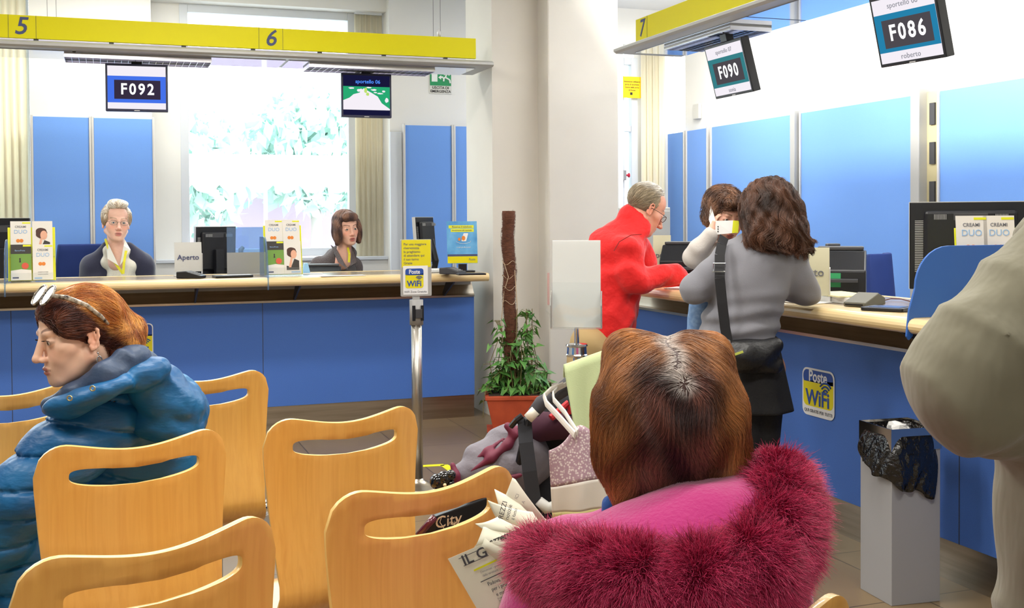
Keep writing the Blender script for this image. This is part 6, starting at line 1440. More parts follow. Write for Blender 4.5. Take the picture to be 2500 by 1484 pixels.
# tote bag
t2 = thing('tote_bag', 'pink floral tote bag with white and yellow bands hanging from the stroller handle', 'bag')
m = mat('tote_print', (255, 255, 255), .9); nt = m.node_tree; b = nt.nodes['Principled BSDF']
vo = nt.nodes.new('ShaderNodeTexVoronoi'); vo.inputs['Scale'].default_value = 130; tc_ = nt.nodes.new('ShaderNodeTexCoord'); nt.links.new(tc_.outputs['Object'], vo.inputs['Vector'])
cr_ = nt.nodes.new('ShaderNodeValToRGB'); cr_.color_ramp.elements[0].position = .25; cr_.color_ramp.elements[0].color = (*s2l((226, 214, 212)), 1); cr_.color_ramp.elements[1].position = .5; cr_.color_ramp.elements[1].color = (*s2l((176, 146, 158)), 1)
nt.links.new(vo.outputs['Distance'], cr_.inputs[0]); nt.links.new(cr_.outputs[0], b.inputs['Base Color'])
tl, tr = Vector(A(1340, 1100, 3.32)), Vector(A(1530, 1035, 3.40)); bl_, br_ = Vector(A(1352, 1320, 3.36)), Vector(A(1560, 1300, 3.42))
def tote(u0, u1, v0, v1, off=0):
    def f(u, v):
        v = v0 + (v1 - v0) * v; a = tl.lerp(tr, u); c = bl_.lerp(br_, u); p = a.lerp(c, v)
        bulge = .05 * math.sin(PI * min(1, max(0, u))) * min(1, v * 2.5) + .008 * math.sin(u * 19 + v * 3) * v
        p -= FW * (bulge * (1 if off == 0 else -1)); p.z += (.045 * math.exp(-((u - .38) / .16) ** 2)) * (1 - v) * max(0, 1 - v * 2) if True else 0
        return p
    return f
vb1, vb2 = .40, .68
for nm, a, c, mm in (('print_panel', 0, vb1, m), ('white_band', vb1, vb2, mat('white_canvas', (232, 228, 218), .9)), ('yellow_band', vb2, 1, mat('pale_yellow_canvas', (214, 204, 142), .9))):
    mb = MB(); mb.sheet(tote(0, 1, a, c), 30, 10); mb.sheet(tote(0, 1, a, c, 1), 30, 10); obj(nm, mb, mm, t2, smooth=True, solid=.002)
mb = MB(); n_ = -FW
mb.tube([A(1404, 1062, 3.32), A(1365, 1018, 3.42), A(1334, 985, 3.50), A(1328, 966, 3.53), A(1345, 950, 3.56), A(1375, 938, 3.57)], .013, 8, flat=(1, .3)); mb.tube([A(1410, 1056, 3.33), A(1380, 1008, 3.44), A(1352, 976, 3.51), A(1350, 960, 3.54), A(1362, 948, 3.57), A(1385, 936, 3.58)], .011, 8, flat=(1, .3))
obj('strap', mb, mat('white_webbing', (232, 230, 224), .8), t2, smooth=False)
# green cloth
gc = [Vector(A(1378, 905, 3.50)), Vector(A(1480, 868, 3.56)), Vector(A(1405, 1062, 3.42)), Vector(A(1500, 1040, 3.48))]
mb = MB()
def gcl(u, v):
    if v < .15: q = v / .15; p = gc[0].lerp(gc[1], u); p = p + FW * (.07 * (1 - q)) - Vector((0, 0, .03 * (1 - q) ** 2)) + Vector((0, 0, .02 * math.sin(q * PI)))
    else: q = (v - .15) / .85; p = gc[0].lerp(gc[1], u).lerp(gc[2].lerp(gc[3], u), q)
    return p - FW * (.012 * math.sin(u * 9 + v * 2) * v)
mb.sheet(gcl, 20, 26); tag(obj('muslin_cloth', mb, mat('sage_green_cotton', (176, 188, 142), .95, bump=(250, .3), bumpd=.002), smooth=True, solid=.006), 'pale green cloth draped over the stroller handle', 'cloth')
# ================================================================== WOMAN IN BLUE JACKET
z = 3.2
M = headM(A(190, 817, z), -RT * .77 - FW * .64 + Vector((0, 0, -.20)), roll=2, scale=1.15)
S = head(Sdf(), M, nose=.95, jaw=1.05, fat=.002, neck_to=A(268, 925, 3.30)); HD = S.mesh(.0023)
B = Sdf(); B.chain([A(285, 1400, 3.47), A(290, 1200, 3.48), A(300, 1060, 3.46), A(280, 960, 3.36)], [.13, .10, .09, .05], k=.05); B.cap(A(268, 925, 3.30), A(290, 1000, 3.40), .05)
B.chain([A(235, 1040, 3.28), A(60, 1215, 3.1), A(-60, 1400, 3.15)], [.05, .045, .035]); B.chain([A(330, 1040, 3.62), A(200, 1200, 3.76), A(60, 1330, 3.72)], [.05, .045, .035])
B.chain([A(270, 1440, 3.45), A(120, 1430, 3.75)], [.10, .08]); B.chain([A(120, 1430, 3.75), (A(120, 1430, 3.75)[0], A(120, 1430, 3.75)[1] + .02, .08)], [.065, .045]); B.chain([A(290, 1440, 3.6), A(180, 1430, 3.9)], [.10, .08]); B.chain([A(180, 1430, 3.9), (A(180, 1430, 3.9)[0], A(180, 1430, 3.9)[1] + .02, .08)], [.065, .045])
w1 = person('person in teal blue padded jacket, reddish blond hair, seated looking aside', [HD, B.mesh(.012)], tone(M, (240, 198, 172), (192, 112, 104), (100, 66, 54), blush=.30, brow_z=.029))
eyes(w1, M, (70, 46, 34), gaze=(0, 1, -.12))
mb = MB()
for x in (-1, 1):
    for k in range(9): u = k / 8; mb.tube([(x * (.021 + .021 * u), .088 - .006 * u * u, .0075 + .0015 * math.sin(u * PI)), (x * (.021 + .023 * u), .094 - .006 * u * u, .010 + .001 * math.sin(u * PI))], .0005, 4)
o = obj('eyelash', mb, M_black, w1); o.matrix_world = M
M_puff = mat('teal_nylon', (22, 104, 158), .42, spec=.45, bump=(16, .45, (1, 1, 2.2)), var=(5, (18, 84, 138)), bumpd=.012)
S = Sdf(); S.ell(A(325, 1130, 3.50), (.20, .15, .34), k=.06); S.ell(A(300, 1350, 3.48), (.21, .17, .25), k=.06); S.cap(A(235, 1020, 3.30), A(395, 1000, 3.48), .115, .110, k=.06); S.cap(A(270, 960, 3.32), A(370, 950, 3.42), .07, .07, k=.05); S.ell(A(405, 1005, 3.48), (.11, .12, .11), k=.05)
S.chain([A(238, 1035, 3.28), A(150, 1110, 3.18), A(62, 1205, 3.10)], [.105, .100, .092], k=.04, rib=(.62, .010)); S.chain([A(62, 1205, 3.10), A(0, 1300, 3.12), A(-70, 1410, 3.16)], [.092, .085, .07], k=.03, rib=(.6, .008))
S.chain([A(330, 1040, 3.62), A(200, 1200, 3.76), A(60, 1330, 3.72)], [.09, .08, .06], k=.04)
S.ell(A(70, 1420, 3.28), (.15, .14, .20), k=.05); S.ell(A(150, 1330, 3.38), (.18, .14, .22), k=.06)
S.cap(A(205, 840, 3.2), A(275, 960, 3.30), .070, .055, k=.01, op='s')
bx = np.array(A(325, 1000, 3.4))
def pd(P):
    zz = P[..., 2]; seam = np.sin(PI * (zz + .16 * P[..., 0] + .012 * np.sin(P[..., 0] * 14)) / .082); return .011 * np.exp(-(seam / .20) ** 2) - .004 * np.abs(seam) + wr(P, 30, 26, 36, .004) + .0022 * np.sin((P[..., 0] * .8 - P[..., 1]) * 150 + 4 * np.sin(zz * 40)) * np.exp(-(seam / .6) ** 2)
S.disp = pd; cloth('jacket', S, .006, M_puff, w1)
S = Sdf()      # standing collar
S.chain([A(118, 988, 3.17), A(185, 962, 3.13), A(262, 918, 3.12), A(330, 880, 3.20), A(352, 895, 3.34), A(300, 940, 3.45), A(200, 985, 3.42)], [.022, .032, .040, .042, .045, .05, .04], k=.02)
S.chain([A(245, 910, 3.11), A(300, 872, 3.15), A(325, 865, 3.24)], [.014, .020, .022], k=.02); S.disp = lambda P: wr(P, 60, 60, 70, .003); cloth('collar', S, .0045, mat('slate_blue_nylon', (52, 72, 102), .5, bump=(40, .5), bumpd=.006), w1)
S = Sdf(); S.ell(A(215, 968, 3.10), (.125, .050, .034), vaxes(17), k=.03); S.ell(A(160, 990, 3.12), (.07, .045, .030), vaxes(8), k=.03); S.ell(A(330, 915, 3.20), (.10, .075, .050), vaxes(12), k=.04); S.ell(A(395, 955, 3.32), (.135, .10, .075), vaxes(-35), k=.04); S.ell(A(400, 1035, 3.34), (.125, .09, .055), vaxes(-8), k=.03); S.ell(A(455, 1010, 3.42), (.06, .10, .09), vaxes(0), k=.05)
S.disp = lambda P: wr(P, 36, 34, 46, .006) + wr(P, 80, 60, 90, .002); hd_ = cloth('hood', S, .005, M_puff, w1)
M_ring = mat('brass_snap', (190, 176, 130), .3, .9)
for px, py, zz in ((226, 948, 2.975), (170, 972, 2.995)): c = Vector(A(px, py, zz + .035)); mb = MB(); mb.tube([c + RT * math.cos(a) * .0065 + Vector((0, 0, .0065 * math.sin(a))) for a in [k * PI / 8 for k in range(16)]], .002, 6, closed=True); obj('snap_ring', mb, M_ring, hd_, smooth=True)
S = Sdf(); S.chain([A(290, 1430, 3.45), A(120, 1430, 3.78)], [.13, .10], k=.03); a_ = A(120, 1430, 3.78); S.chain([a_, (a_[0], a_[1] + .02, .12)], [.095, .07]); S.chain([A(310, 1430, 3.6), A(190, 1430, 3.95)], [.13, .10]); b_ = A(190, 1430, 3.95); S.chain([b_, (b_[0], b_[1] + .02, .12)], [.095, .07]); cloth('trousers', S, .012, mat('dark_denim', (44, 54, 74), .9), w1)
for q in (a_, b_):
    S = Sdf(); S.cap((q[0], q[1], .055), (q[0] - .10, q[1] + .12, .045), .05, .045, k=.02); S.fn(lambda P: P[..., 2] - .004, (-9, -9, -1), (9, 9, .004), op='s', k=.001); cloth('shoe', S, .008, M_blk, w1)
def hbw(S):
    S.ell((0, -.027, .040), (.079, .094, .078)); S.ell((0, .040, .058), (.058, .045, .042), k=.03); S.ell((0, -.088, .005), (.052, .040, .050), k=.03); S.ell((-.02, -.128, -.022), (.032, .034, .034), k=.03); S.ell((-.045, -.095, -.055), (.036, .04, .050), k=.03); S.ell((0, -.080, -.060), (.045, .034, .045), k=.03)
    for x in (-1, 1): S.ell((x * .068, .020, .040), (.020, .045, .040), k=.02)
    S.ell((0, .122, -.010), (.068, .070, .086), k=.012, op='s')
    for x in (-1, 1): S.ell((x * .090, -.010, -.020), (.030, .026, .034), k=.010, op='s'); S.ell((x * .075, .060, -.040), (.04, .060, .045), k=.01, op='s')
def flw(q):
    tgt = np.array([-.02, -.135, -.03]); v = tgt - q; v = v / np.linalg.norm(v, axis=1, keepdims=True); v[:, 2] += .25 * (q[:, 1] > 0) ; lo = (q[:, 1] < -.09) | (q[:, 2] < -.05)
    v[lo] = np.stack([.3 * np.sin(q[lo, 2] * 60 + q[lo, 0] * 40), .25 + 0 * q[lo, 0], -1 + 0 * q[lo, 0]], -1); return v
def cw(q, r):
    back = np.clip((-.010 + .75 * (q[:, 2] - .04) - q[:, 1]) / .018, 0, 1); s = np.clip(noise(q, 120) + .25 * np.sin(q[:, 0] * 900 + q[:, 2] * 700) - .2, 0, 1)
    d = lerp(C3(62, 28, 24), C3(128, 70, 46), s * 1.1 - .2); g = lerp(C3(170, 96, 34), C3(236, 176, 92), s * 1.2 - .1); g = lerp(g, C3(120, 62, 34), (q[:, 2] < .0) * (.6 - s)); return d * (1 - back[:, None]) + g * back[:, None]
mkhair(w1, M, hbw, flw, 15000, 11, .011, .0007, cw, h=.0045, lift=(0, .009), wig=.16, base=(96, 54, 34), seed=5)
# sunglasses
t3 = thing('sunglasses', 'dark sunglasses with beige patterned arms pushed up on the reddish blond hair', 'sunglasses'); t3.matrix_world = M
Tl = Matrix.Translation((0, .058, .116)) @ Matrix.Rotation(math.radians(44), 4, 'X')
for x in (-1, 1):
    mb = MB(); mb.prism([(x * .035 + .031 * math.cos(a), .026 * math.sin(a)) for a in [k * PI / 12 for k in range(24)]], -.002, .0005); o = obj('lens', mb, M_gloss, t3, bev=.001); o.matrix_local = Tl
    mb = MB(); mb.tube([(x * .035 + .032 * math.cos(a), .0, .027 * math.sin(a)) for a in [k * PI / 12 for k in range(24)]], .0028, 8, closed=True); o = obj('rim', mb, mat('tortoise_cream', (206, 196, 178), .2, var=(90, (40, 28, 24)), coat=.5), t3, smooth=True); o.matrix_local = Tl
    mb = MB(); mb.tube([(x * .068, .060, .116), (x * .078, .030, .104), (x * .088, -.008, .076), (x * .090, -.036, .040), (x * .083, -.052, .016)], [.005, .006, .0055, .005, .003], 8, flat=(1, .5)); o = obj('arm', mb, MATS['tortoise_cream'], t3, smooth=True)
o = obj('bridge', MB().tube([(-.008, 0, .005), (0, 0, .008), (.008, 0, .005)], .0025, 6), M_black, t3); o.matrix_local = Tl
t4 = thing('earring', 'small silver drop earring on the ear of the woman in blue', 'earring'); t4.matrix_world = M
mb = MB(); mb.ball((-.079, -.012, -.046), .0028, 10); mb.tube([(-.080 , -.012 + .006 * math.cos(a), -.064 + .010 * math.sin(a)) for a in [k * PI / 8 for k in range(16)]], .0016, 6, closed=True); mb.cyl((-.079, -.012, -.046), (-.080, -.012, -.054), .0008); obj('hoop', mb, M_chrome, t4, smooth=True)
# ================================================================== WOMAN IN PINK COAT
z = 1.80
M = headM(A(1628, 1022, z), FW * .97 + RT * .04 + Vector((0, 0, .15)), roll=2, scale=.955)
S = head(Sdf(), M, neck_to=A(1650, 1260, 1.80)); HD = S.mesh(.005)
nb = Vector(A(1650, 1260, 1.80)); Fx, Rx = FW, RT
def PW(r, f, zz): v = Vector((nb.x, nb.y, 0)) + RT * r + FW * f; return (v.x, v.y, zz)
B = Sdf(); B.chain([tuple(nb), PW(0, .02, .95), PW(0, .03, .75), PW(0, .04, .58)], [.055, .09, .11, .13], k=.05); B.cap(PW(-.13, .03, .92), PW(.11, .03, .92), .05)
B.chain([PW(-.18, .03, .93), PW(-.26, .06, .72), PW(-.17, .30, .86)], [.05, .04, .03]); B.chain([PW(.15, .03, .93), PW(.185, .07, .72), PW(.15, .30, .83)], [.05, .04, .03])
for sx_ in (-1, 1): B.chain([PW(sx_ * .09, .05, .54), PW(sx_ * .10, .48, .56), PW(sx_ * .10, .50, .08)], [.09, .07, .045]); B.cap(PW(sx_ * .10, .50, .05), PW(sx_ * .10, .64, .04), .04)
Hn = Sdf(); hand(Hn, PW(-.17, .32, .87), FW * .5 + RT * -.5 + Vector((0, 0, .3)), Vector((0, 0, 1)), s=1.05, curl=.7, side=1); hand(Hn, PW(.15, .32, .85), FW * .6 - RT * .4, Vector((0, 0, 1)), s=1.05, curl=.7, side=-1)
w2 = person('person in magenta coat with fur trimmed hood, seated, seen from behind', [HD, B.mesh(.012), Hn.mesh(.0045)], tone(M, (222, 170, 145), (180, 100, 95), (80, 56, 44)))
M_pink = mat('magenta_wool', (178, 26, 112), .9, sheen=.5, bump=(160, .4), bumpd=.004)
S = Sdf(); S.chain([PW(0, .02, .95), PW(0, .03, .78), PW(0, .04, .56)], [.12, .14, .18], k=.06); S.cap(PW(-.15, .02, .93), PW(.12, .02, .93), .080, k=.05)
S.chain([PW(-.19, .03, .93), PW(-.265, .06, .72), PW(-.19, .28, .84)], [.070, .065, .05], k=.04); S.chain([PW(.155, .03, .93), PW(.19, .07, .72), PW(.15, .28, .82)], [.070, .065, .05], k=.04)
for sx_ in (-1, 1): S.chain([PW(sx_ * .09, .05, .55), PW(sx_ * .10, .45, .57)], [.13, .11], k=.05)
S.disp = lambda P: wr(P, 20, 22, 24, .006); cloth('coat', S, .010, M_pink, w2)
S = Sdf()
for sx_ in (-1, 1): S.chain([PW(sx_ * .10, .48, .56), PW(sx_ * .10, .51, .14)], [.09, .065])
cloth('trousers', S, .012, M_blk, w2)
for sx_ in (-1, 1):
    q = PW(sx_ * .10, .51, .05); q2 = PW(sx_ * .10, .66, .042); S = Sdf(); S.cap(q, q2, .05, .042, k=.02); S.fn(lambda P: P[..., 2] - .004, (-9, -9, -1), (9, 9, .004), op='s', k=.001); cloth('shoe', S, .008, M_blk, w2)
# hood: soft fabric bowl behind the neck
S = Sdf(); S.chain([A(1400, 1385, 1.68), A(1500, 1350, 1.66), A(1620, 1325, 1.64), A(1740, 1312, 1.64), A(1830, 1285, 1.68), A(1872, 1240, 1.74)], [.030, .045, .056, .060, .054, .035], k=.05)
S.chain([A(1560, 1300, 1.70), A(1680, 1278, 1.70), A(1790, 1262, 1.72)], [.04, .05, .05], k=.05); S.chain([A(1450, 1420, 1.66), A(1640, 1440, 1.62), A(1860, 1420, 1.66)], [.07, .08, .07], k=.06)
S.disp = lambda P: wr(P, 22, 22, 26, .004); hood = cloth('hood', S, .006, M_pink, w2)
FP = [(1300, 1345, 1.69, .026), (1345, 1372, 1.64, .036), (1440, 1402, 1.59, .046), (1560, 1425, 1.56, .050), (1700, 1428, 1.555, .054), (1830, 1388, 1.58, .056), (1888, 1310, 1.63, .050), (1905, 1230, 1.68, .044), (1897, 1170, 1.73, .036), (1880, 1135, 1.77, .022)]
S = Sdf(); S.chain([A(a, b, c) for a, b, c, r in FP], [r * .9 for *_, r in FP], k=.03); V, F = S.mesh(.006); fr_ = vmesh('fur_trim', (V, F), mat('fur_base', (110, 8, 44), .9), hood, None, it=2)
path = np.array([A(a, b, c) for a, b, c, r in FP]); rng = np.random.default_rng(9); cen0 = path.mean(0)
def flf(P):
    d = np.linalg.norm(P[:, None] - path[None], axis=2); i = d.argmin(1); g = P - path[i]; g /= np.linalg.norm(g, axis=1, keepdims=True) + 1e-9
    tg = np.gradient(path, axis=0)[i]; tg /= np.linalg.norm(tg, axis=1, keepdims=True)
    jit = np.sin(P[:, [1, 2, 0]] * 70 + 3 * np.sin(P * 40)) * .24
    out = g * 1.0 + np.array([0, 0, -.22]) + tg * np.where(i < 3, -.55, .05)[:, None] - tg * .0 + jit; return out
NF = 95000
a4 = V[F]; fi = rng.choice(len(F), NF); uu = rng.random((NF, 2, 1)); P0 = (a4[fi, 0] * (1 - uu[:, 0]) + a4[fi, 1] * uu[:, 0]) * (1 - uu[:, 1]) + (a4[fi, 3] * (1 - uu[:, 0]) + a4[fi, 2] * uu[:, 0]) * uu[:, 1]
dr = flf(P0) + rng.normal(size=(NF, 3)) * .17; dr /= np.linalg.norm(dr, axis=1, keepdims=True); Ln = rng.uniform(.017, .036, NF)[:, None] * (1 - .45 * (np.linalg.norm(P0 - path[-1], axis=1) < .05))[:, None]
K = 6; st = np.zeros((NF, K, 3)); crl = rng.normal(size=(NF, 3)) * .16
for k in range(K): q = k / (K - 1); st[:, k] = P0 + (dr * q + crl * q * q) * Ln + np.array([0, 0, -.006]) * q * q
seedc = rng.random(NF)
fur = hair_obj('fur_strands', st, .00036 * np.array([1, 1, .9, .75, .5, .2]), M_hair, fr_)
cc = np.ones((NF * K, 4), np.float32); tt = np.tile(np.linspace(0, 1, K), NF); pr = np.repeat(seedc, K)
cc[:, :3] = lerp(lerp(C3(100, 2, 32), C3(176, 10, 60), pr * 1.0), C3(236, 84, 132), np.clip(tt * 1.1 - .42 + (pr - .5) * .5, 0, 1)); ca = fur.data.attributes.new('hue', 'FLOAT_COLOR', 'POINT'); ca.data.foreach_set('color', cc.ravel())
# hair
WH = np.array([.010, -.124, .100])
def hbp(S):
    S.ell((0, -.030, .050), (.098, .110, .093)); S.ell((0, -.080, .005), (.098, .066, .085), k=.04)
    for x in (-1, 1): S.ell((x * .078, -.020, -.005), (.042, .082, .090), k=.04)
    S.ell((.005, -.080, -.070), (.078, .050, .060), k=.04); S.ell((.092, -.045, -.055), (.038, .05, .050), k=.03); S.ell((-.072, -.055, -.060), (.034, .05, .045), k=.03)
    S.ell((.05, .03, .105), (.05, .06, .035), k=.03); S.ell((-.05, .03, .105), (.05, .06, .033), k=.03)
    S.ell((0, .13, -.02), (.062, .075, .10), k=.012, op='s')
    S.cap((-.006, .06, .158), (.004, -.06, .160), .012, k=.03, op='s')
    S.disp = lambda P: .0018 * np.sin((P @ np.array(RT)) * 95 + 2.5 * np.sin(P[..., 2] * 24 + (P @ np.array(RT)) * 14)) 
def xpart(y): return .006 * np.sin(y * 55) - .004
def flp(q):
    d = q - WH; v = d / (np.linalg.norm(d, axis=1, keepdims=True) + 1e-6); top_ = (q[:, 1] > WH[1] + .012) & (q[:, 2] > .07)
    v[:, 2] -= .45; v[:, 0] += .55 * np.sin(q[:, 2] * 42 + 2.2 * np.sin(q[:, 0] * 38))
    sx_ = np.sign(q[:, 0] - xpart(q[:, 1])); v[top_] = np.stack([sx_[top_] * 1.0, -.35 + 0 * sx_[top_], -.5 + 0 * sx_[top_]], -1)
    lowp = q[:, 2] < -.03; v[lowp] = np.stack([.55 * np.sin(q[lowp, 0] * 75 + q[lowp, 2] * 30), .15 + 0 * q[lowp, 0], -1 + 0 * q[lowp, 0]], -1); return v
def cp(q, r):
    n1 = np.clip(noise(q, 75) + .35 * np.sin(q[:, 0] * 800) * .5, 0, 1)
    dark = lerp(C3(54, 28, 26), C3(122, 74, 62), n1 * 1.3 - .3); gold = lerp(C3(124, 72, 34), C3(196, 134, 74), n1 * 1.2 - .1)
    w = np.clip((np.abs(q[:, 0]) - .050) / .04, 0, 1) * .8 + np.clip((q[:, 2] - .105) / .03, 0, 1) * .8; c = dark * (1 - np.clip(w, 0, 1)[:, None]) + gold * np.clip(w, 0, 1)[:, None]
    dp = np.where(q[:, 1] > WH[1], np.abs(q[:, 0] - xpart(q[:, 1])), 9) + 9 * (q[:, 2] < .06); dw = np.linalg.norm(q - WH, axis=1)
    g = np.clip(1.5 - np.minimum(dp / .017, dw / .018), 0, 1) * (.55 + .4 * n1); return c * (1 - g[:, None]) + C3(206, 198, 192) * g[:, None]
mkhair(w2, M, hbp, flp, 46000, 12, .0100, .00040, cp, h=.0042, lift=(0, .012), wig=.20, base=(58, 32, 26), seed=3, free=lambda q: np.clip((-.045 - q[:, 2]) * 16, 0, .85))
S = Sdf(); S.chain([A(1515, 1215, 1.86), A(1512, 1250, 1.82), A(1530, 1285, 1.79)], [.018, .026, .02], k=.02); S.disp = lambda P: wr(P, 90, 80, 120, .003); cloth('scarf', S, .004, mat('blue_scarf', (36, 78, 150), .9, bump=(200, .3), bumpd=.003), w2)
# ================================================================== NEWSPAPER
M_news = mat('newsprint', (226, 224, 204), .9, var=(5, (214, 212, 192))); M_nink = mat('news_ink', (74, 74, 78), .9); M_nlin = mat('news_grey_line', (150, 150, 146), .9)
t = thing('newspaper', 'open folded newspaper held by the woman in the magenta coat', 'newspaper')
def bil(c, nu=14, nv=10, cur=(0, 0), name='page', th=.0012):
    c = [Vector(v) for v in c]; mb = MB()
    def f(u, v):
        p = c[0].lerp(c[1], u).lerp(c[3].lerp(c[2], u), v); return p - FW * (cur[0] * math.sin(PI * v) + cur[1] * math.sin(PI * u))
    mb.sheet(f, nu, nv); return obj(name, mb, M_news, t, smooth=True, solid=th)
bil([A(1251, 1166, 1.98), A(1258, 1170, 1.98), A(1350, 1290, 1.95), A(1222, 1235, 1.98)], cur=(.01, .0))
bil([A(1207, 1194, 1.97), A(1262, 1222, 1.97), A(1345, 1300, 1.93), A(1226, 1255, 1.96)], cur=(.012, .0))
pc = bil([A(1191, 1221, 1.955), A(1300, 1250, 1.94), A(1345, 1310, 1.91), A(1216, 1272, 1.95)], cur=(.006, .012))
bil([A(1160, 1278, 1.945), A(1215, 1262, 1.92), A(1330, 1300, 1.89), A(1222, 1300, 1.93)], cur=(.02, .01)); bil([A(1158, 1335, 1.93), A(1180, 1286, 1.92), A(1330, 1300, 1.88), A(1300, 1360, 1.88)], cur=(.012, .02))
bil([A(1172, 1340, 1.91), A(1186, 1304, 1.905), A(1330, 1330, 1.87), A(1290, 1420, 1.87)], cur=(.008, .014))
o0, ox, oy = Vector(A(1094, 1364, 1.925)), Vector(A(1262, 1292, 1.87)), Vector(A(1180, 1512, 1.90))
ex = (ox - o0).normalized(); ey = (oy - o0); ey = (ey - ex * ey.dot(ex)).normalized(); nz = ex.cross(-ey); 
fm = Matrix((ex, -nz * -1, -ey)).transposed().to_4x4(); Wd = (ox - o0).length; Hd = (oy - o0).length
ey2 = (oy - o0).normalized()
pg = MB()
def fp(u, v): return o0 + (ox - o0) * u * 1.1 + (oy - o0) * v * 1.15
pg.sheet(fp, 6, 6); obj('front_page', pg, M_news, t, solid=.0015)
nrm = (ox - o0).cross(oy - o0).normalized()
if nrm.dot(-FW) < 0: nrm = -nrm
# text frame: local x along the headline, local z up the page, facing -y = nrm
Fr = Matrix(((ox - o0).normalized(), -nrm, -(ey)) ).transposed().to_4x4()
def ntext(s, size, u, v, m_=M_nink, bold=0, al='LEFT', **k): text('lettering', s, size, m_, t, o0 + (ox - o0) * u + (oy - o0) * v + nrm * .0022, align=al, bold=bold, frame=Fr, th=.0002, **k)
ntext('IL G', .024, .16, .115, bold=.012, sx=1.25); ntext('azzettino', .017, .60, .02, bold=.01, shear=.3)
ntext('Padova, hotel-lager', .0088, .30, .56); ntext('per i profughi, botte', .0088, .31, .65); ntext('e maltrattamenti', .0088, .33, .74)
ntext('Denunciati i gestori', .0056, .30, .36, M_nlin); ntext('della struttura', .0056, .30, .42, M_nlin); ntext('P', .018, .42, 1.01, bold=.01)
for k in range(5): ntext('Il caso e i controlli della zona', .0042, .32, .80 + .035 * k, M_nlin)
mb = MB()
for (u0, v0, u1, v1, w_, yel) in ((.14, .06, .50, .055, .0005, 0), (.15, .185, .50, .18, .0005, 0), (.24, .49, .98, .46, .0007, 0)):
    strip(mb, [o0 + (ox - o0) * u0 + (oy - o0) * v0 + nrm * .0016, o0 + (ox - o0) * u1 + (oy - o0) * v1 + nrm * .0016], w_ * 2, nrm, .0004)
obj('rule_line', mb, M_nink, t)
mb = MB(); strip(mb, [o0 + (ox - o0) * .24 + (oy - o0) * .30 + nrm * .0016, o0 + (ox - o0) * .95 + (oy - o0) * .27 + nrm * .0016], .003, nrm, .0004); obj('yellow_rule', mb, M_rack, t)
for k, s_ in enumerate(['REZZI', 'notizie', 'il fatto']): q = Vector(A(1228 + 14 * k, 1245 + 5 * k, 1.915)); text('lettering', s_, .012 - .002 * k, M_nink, t, q, roll=math.radians(-75), frame=Matrix.Rotation(-math.radians(YAW), 4, 'Z'), th=.0002)
for s_, px, py in (('ICI', 1262, 1212), ('A', 1278, 1226)): text('lettering', s_, .008, M_nlin, t, A(px, py, 1.945), roll=math.radians(-65), frame=Matrix.Rotation(-math.radians(YAW), 4, 'Z'), th=.0002)
# ================================================================== PERSON IN BEIGE COAT
z = 1.95
def PB(px, py, zz): return A(px, py, zz)
B = Sdf(); bc = Vector(A(2640, 900, 2.0)); X0, Y0 = bc.x, bc.y
def PR(r, f, h): v = Vector((X0, Y0, 0)) + RT * r + FW * f; return (v.x, v.y, h)
M = headM(Vector(PR(.05, .05, 1.80)), FW, scale=1.12); S = head(Sdf(), M, neck_to=PR(.05, .03, 1.55)); HD = S.mesh(.008)
B.chain([PR(.05, .03, 1.56), PR(.04, .02, 1.40), PR(.02, 0, 1.2), PR(0, 0, 1.0)], [.06, .10, .10, .11], k=.05)
for sx_ in (-1, 1): B.chain([PR(sx_ * .055, 0, .95), PR(sx_ * .08, 0, .5), PR(sx_ * .10, 0, .08)], [.06, .055, .045]); B.cap(PR(sx_ * .11, 0, .05), PR(sx_ * .11, .15, .04), .04)
B.chain([A(2560, 640, 1.9), A(2370, 960, 1.85), A(2500, 1020, 2.1)], [.05, .045, .035]); B.chain([PR(.22, 0, 1.42), PR(.33, .05, 1.1), PR(.28, .25, 1.0)], [.05, .045, .035])
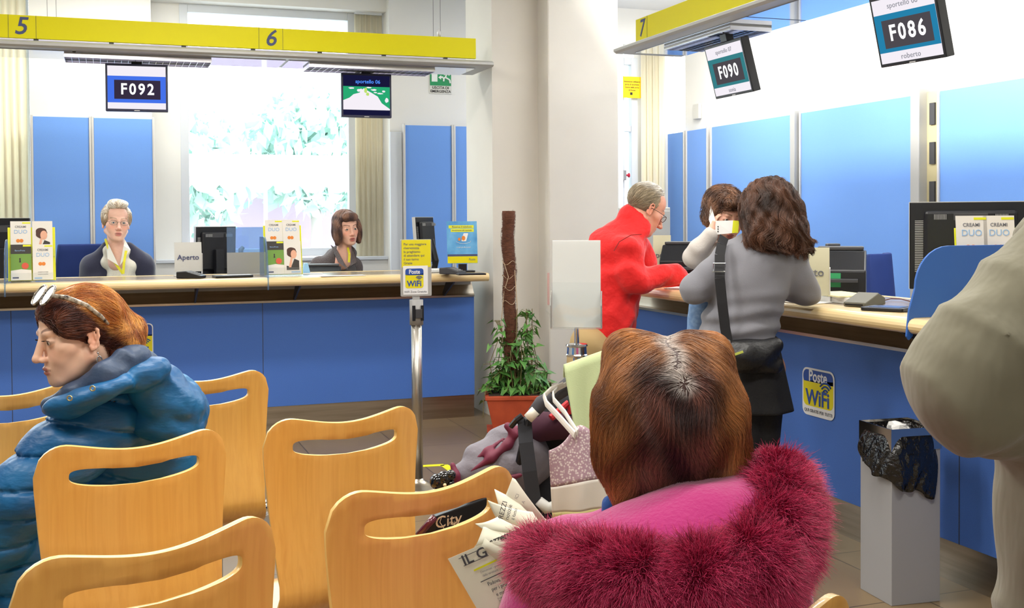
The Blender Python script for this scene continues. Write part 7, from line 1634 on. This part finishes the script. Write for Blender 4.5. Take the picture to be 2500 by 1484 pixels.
w3 = person('person in a beige coat at the right edge of the picture, elbow bent', [HD, B.mesh(.014)], tone(M, (222, 170, 145), (180, 100, 95), (80, 56, 44)))
def hbb(S): S.ell((0, -.03, .05), (.082, .10, .088)); S.ell((0, .12, -.02), (.066, .075, .10), op='s', k=.01)
mkhair(w3, M, hbb, fl3, 800, 6, .012, .001, lambda q, r: lerp(C3(90, 80, 70), C3(140, 130, 120), noise(q, 60)), h=.01)
M_beige = mat('khaki_beige_coat', (124, 120, 100), .85, sheen=.15, bump=(7, .55, (1.6, 1.6, .6)), bumpd=.025, var=(5, (115, 111, 92)))
S = Sdf(); S.chain([PR(.03, .02, 1.44), PR(.02, 0, 1.2), PR(.015, 0, .95), PR(.015, 0, .62)], [.13, .142, .150, .165], k=.06); S.cap(A(2590, 670, 1.92), PR(.20, 0, 1.40), .09, .09, k=.05)
S.chain([A(2575, 668, 1.90), A(2482, 800, 1.87), A(2395, 900, 1.85), A(2372, 955, 1.85)], [.088, .098, .100, .088], k=.05); S.chain([A(2372, 955, 1.85), A(2440, 1000, 1.95), A(2520, 1020, 2.08)], [.090, .082, .07], k=.05)
S.chain([PR(.22, 0, 1.42), PR(.33, .05, 1.1), PR(.28, .25, 1.0)], [.09, .08, .06], k=.04)
def bd_(P):
    u = (P[..., 0] * .85 - P[..., 1] * .3); return .013 * np.abs(np.sin(u * 17 + P[..., 2] * 13 + 1.4 * np.sin(P[..., 2] * 9))) ** .6 - .008 + wr(P, 30, 24, 22, .005)
S.disp = bd_; cloth('coat', S, .009, M_beige, w3)
S = Sdf()
for sx_ in (-1, 1): S.chain([PR(sx_ * .09, 0, .66), PR(sx_ * .11, 0, .12)], [.10, .08], k=.03)
cloth('trousers', S, .014, mat('taupe_trousers', (104, 98, 88), .9), w3)
for sx_ in (-1, 1): S = Sdf(); S.cap(PR(sx_ * .11, 0, .052), PR(sx_ * .11, .17, .044), .05, .042, k=.02); S.fn(lambda P: P[..., 2] - .004, (-9, -9, -1), (9, 9, .004), op='s', k=.001); cloth('shoe', S, .01, M_blk, w3)
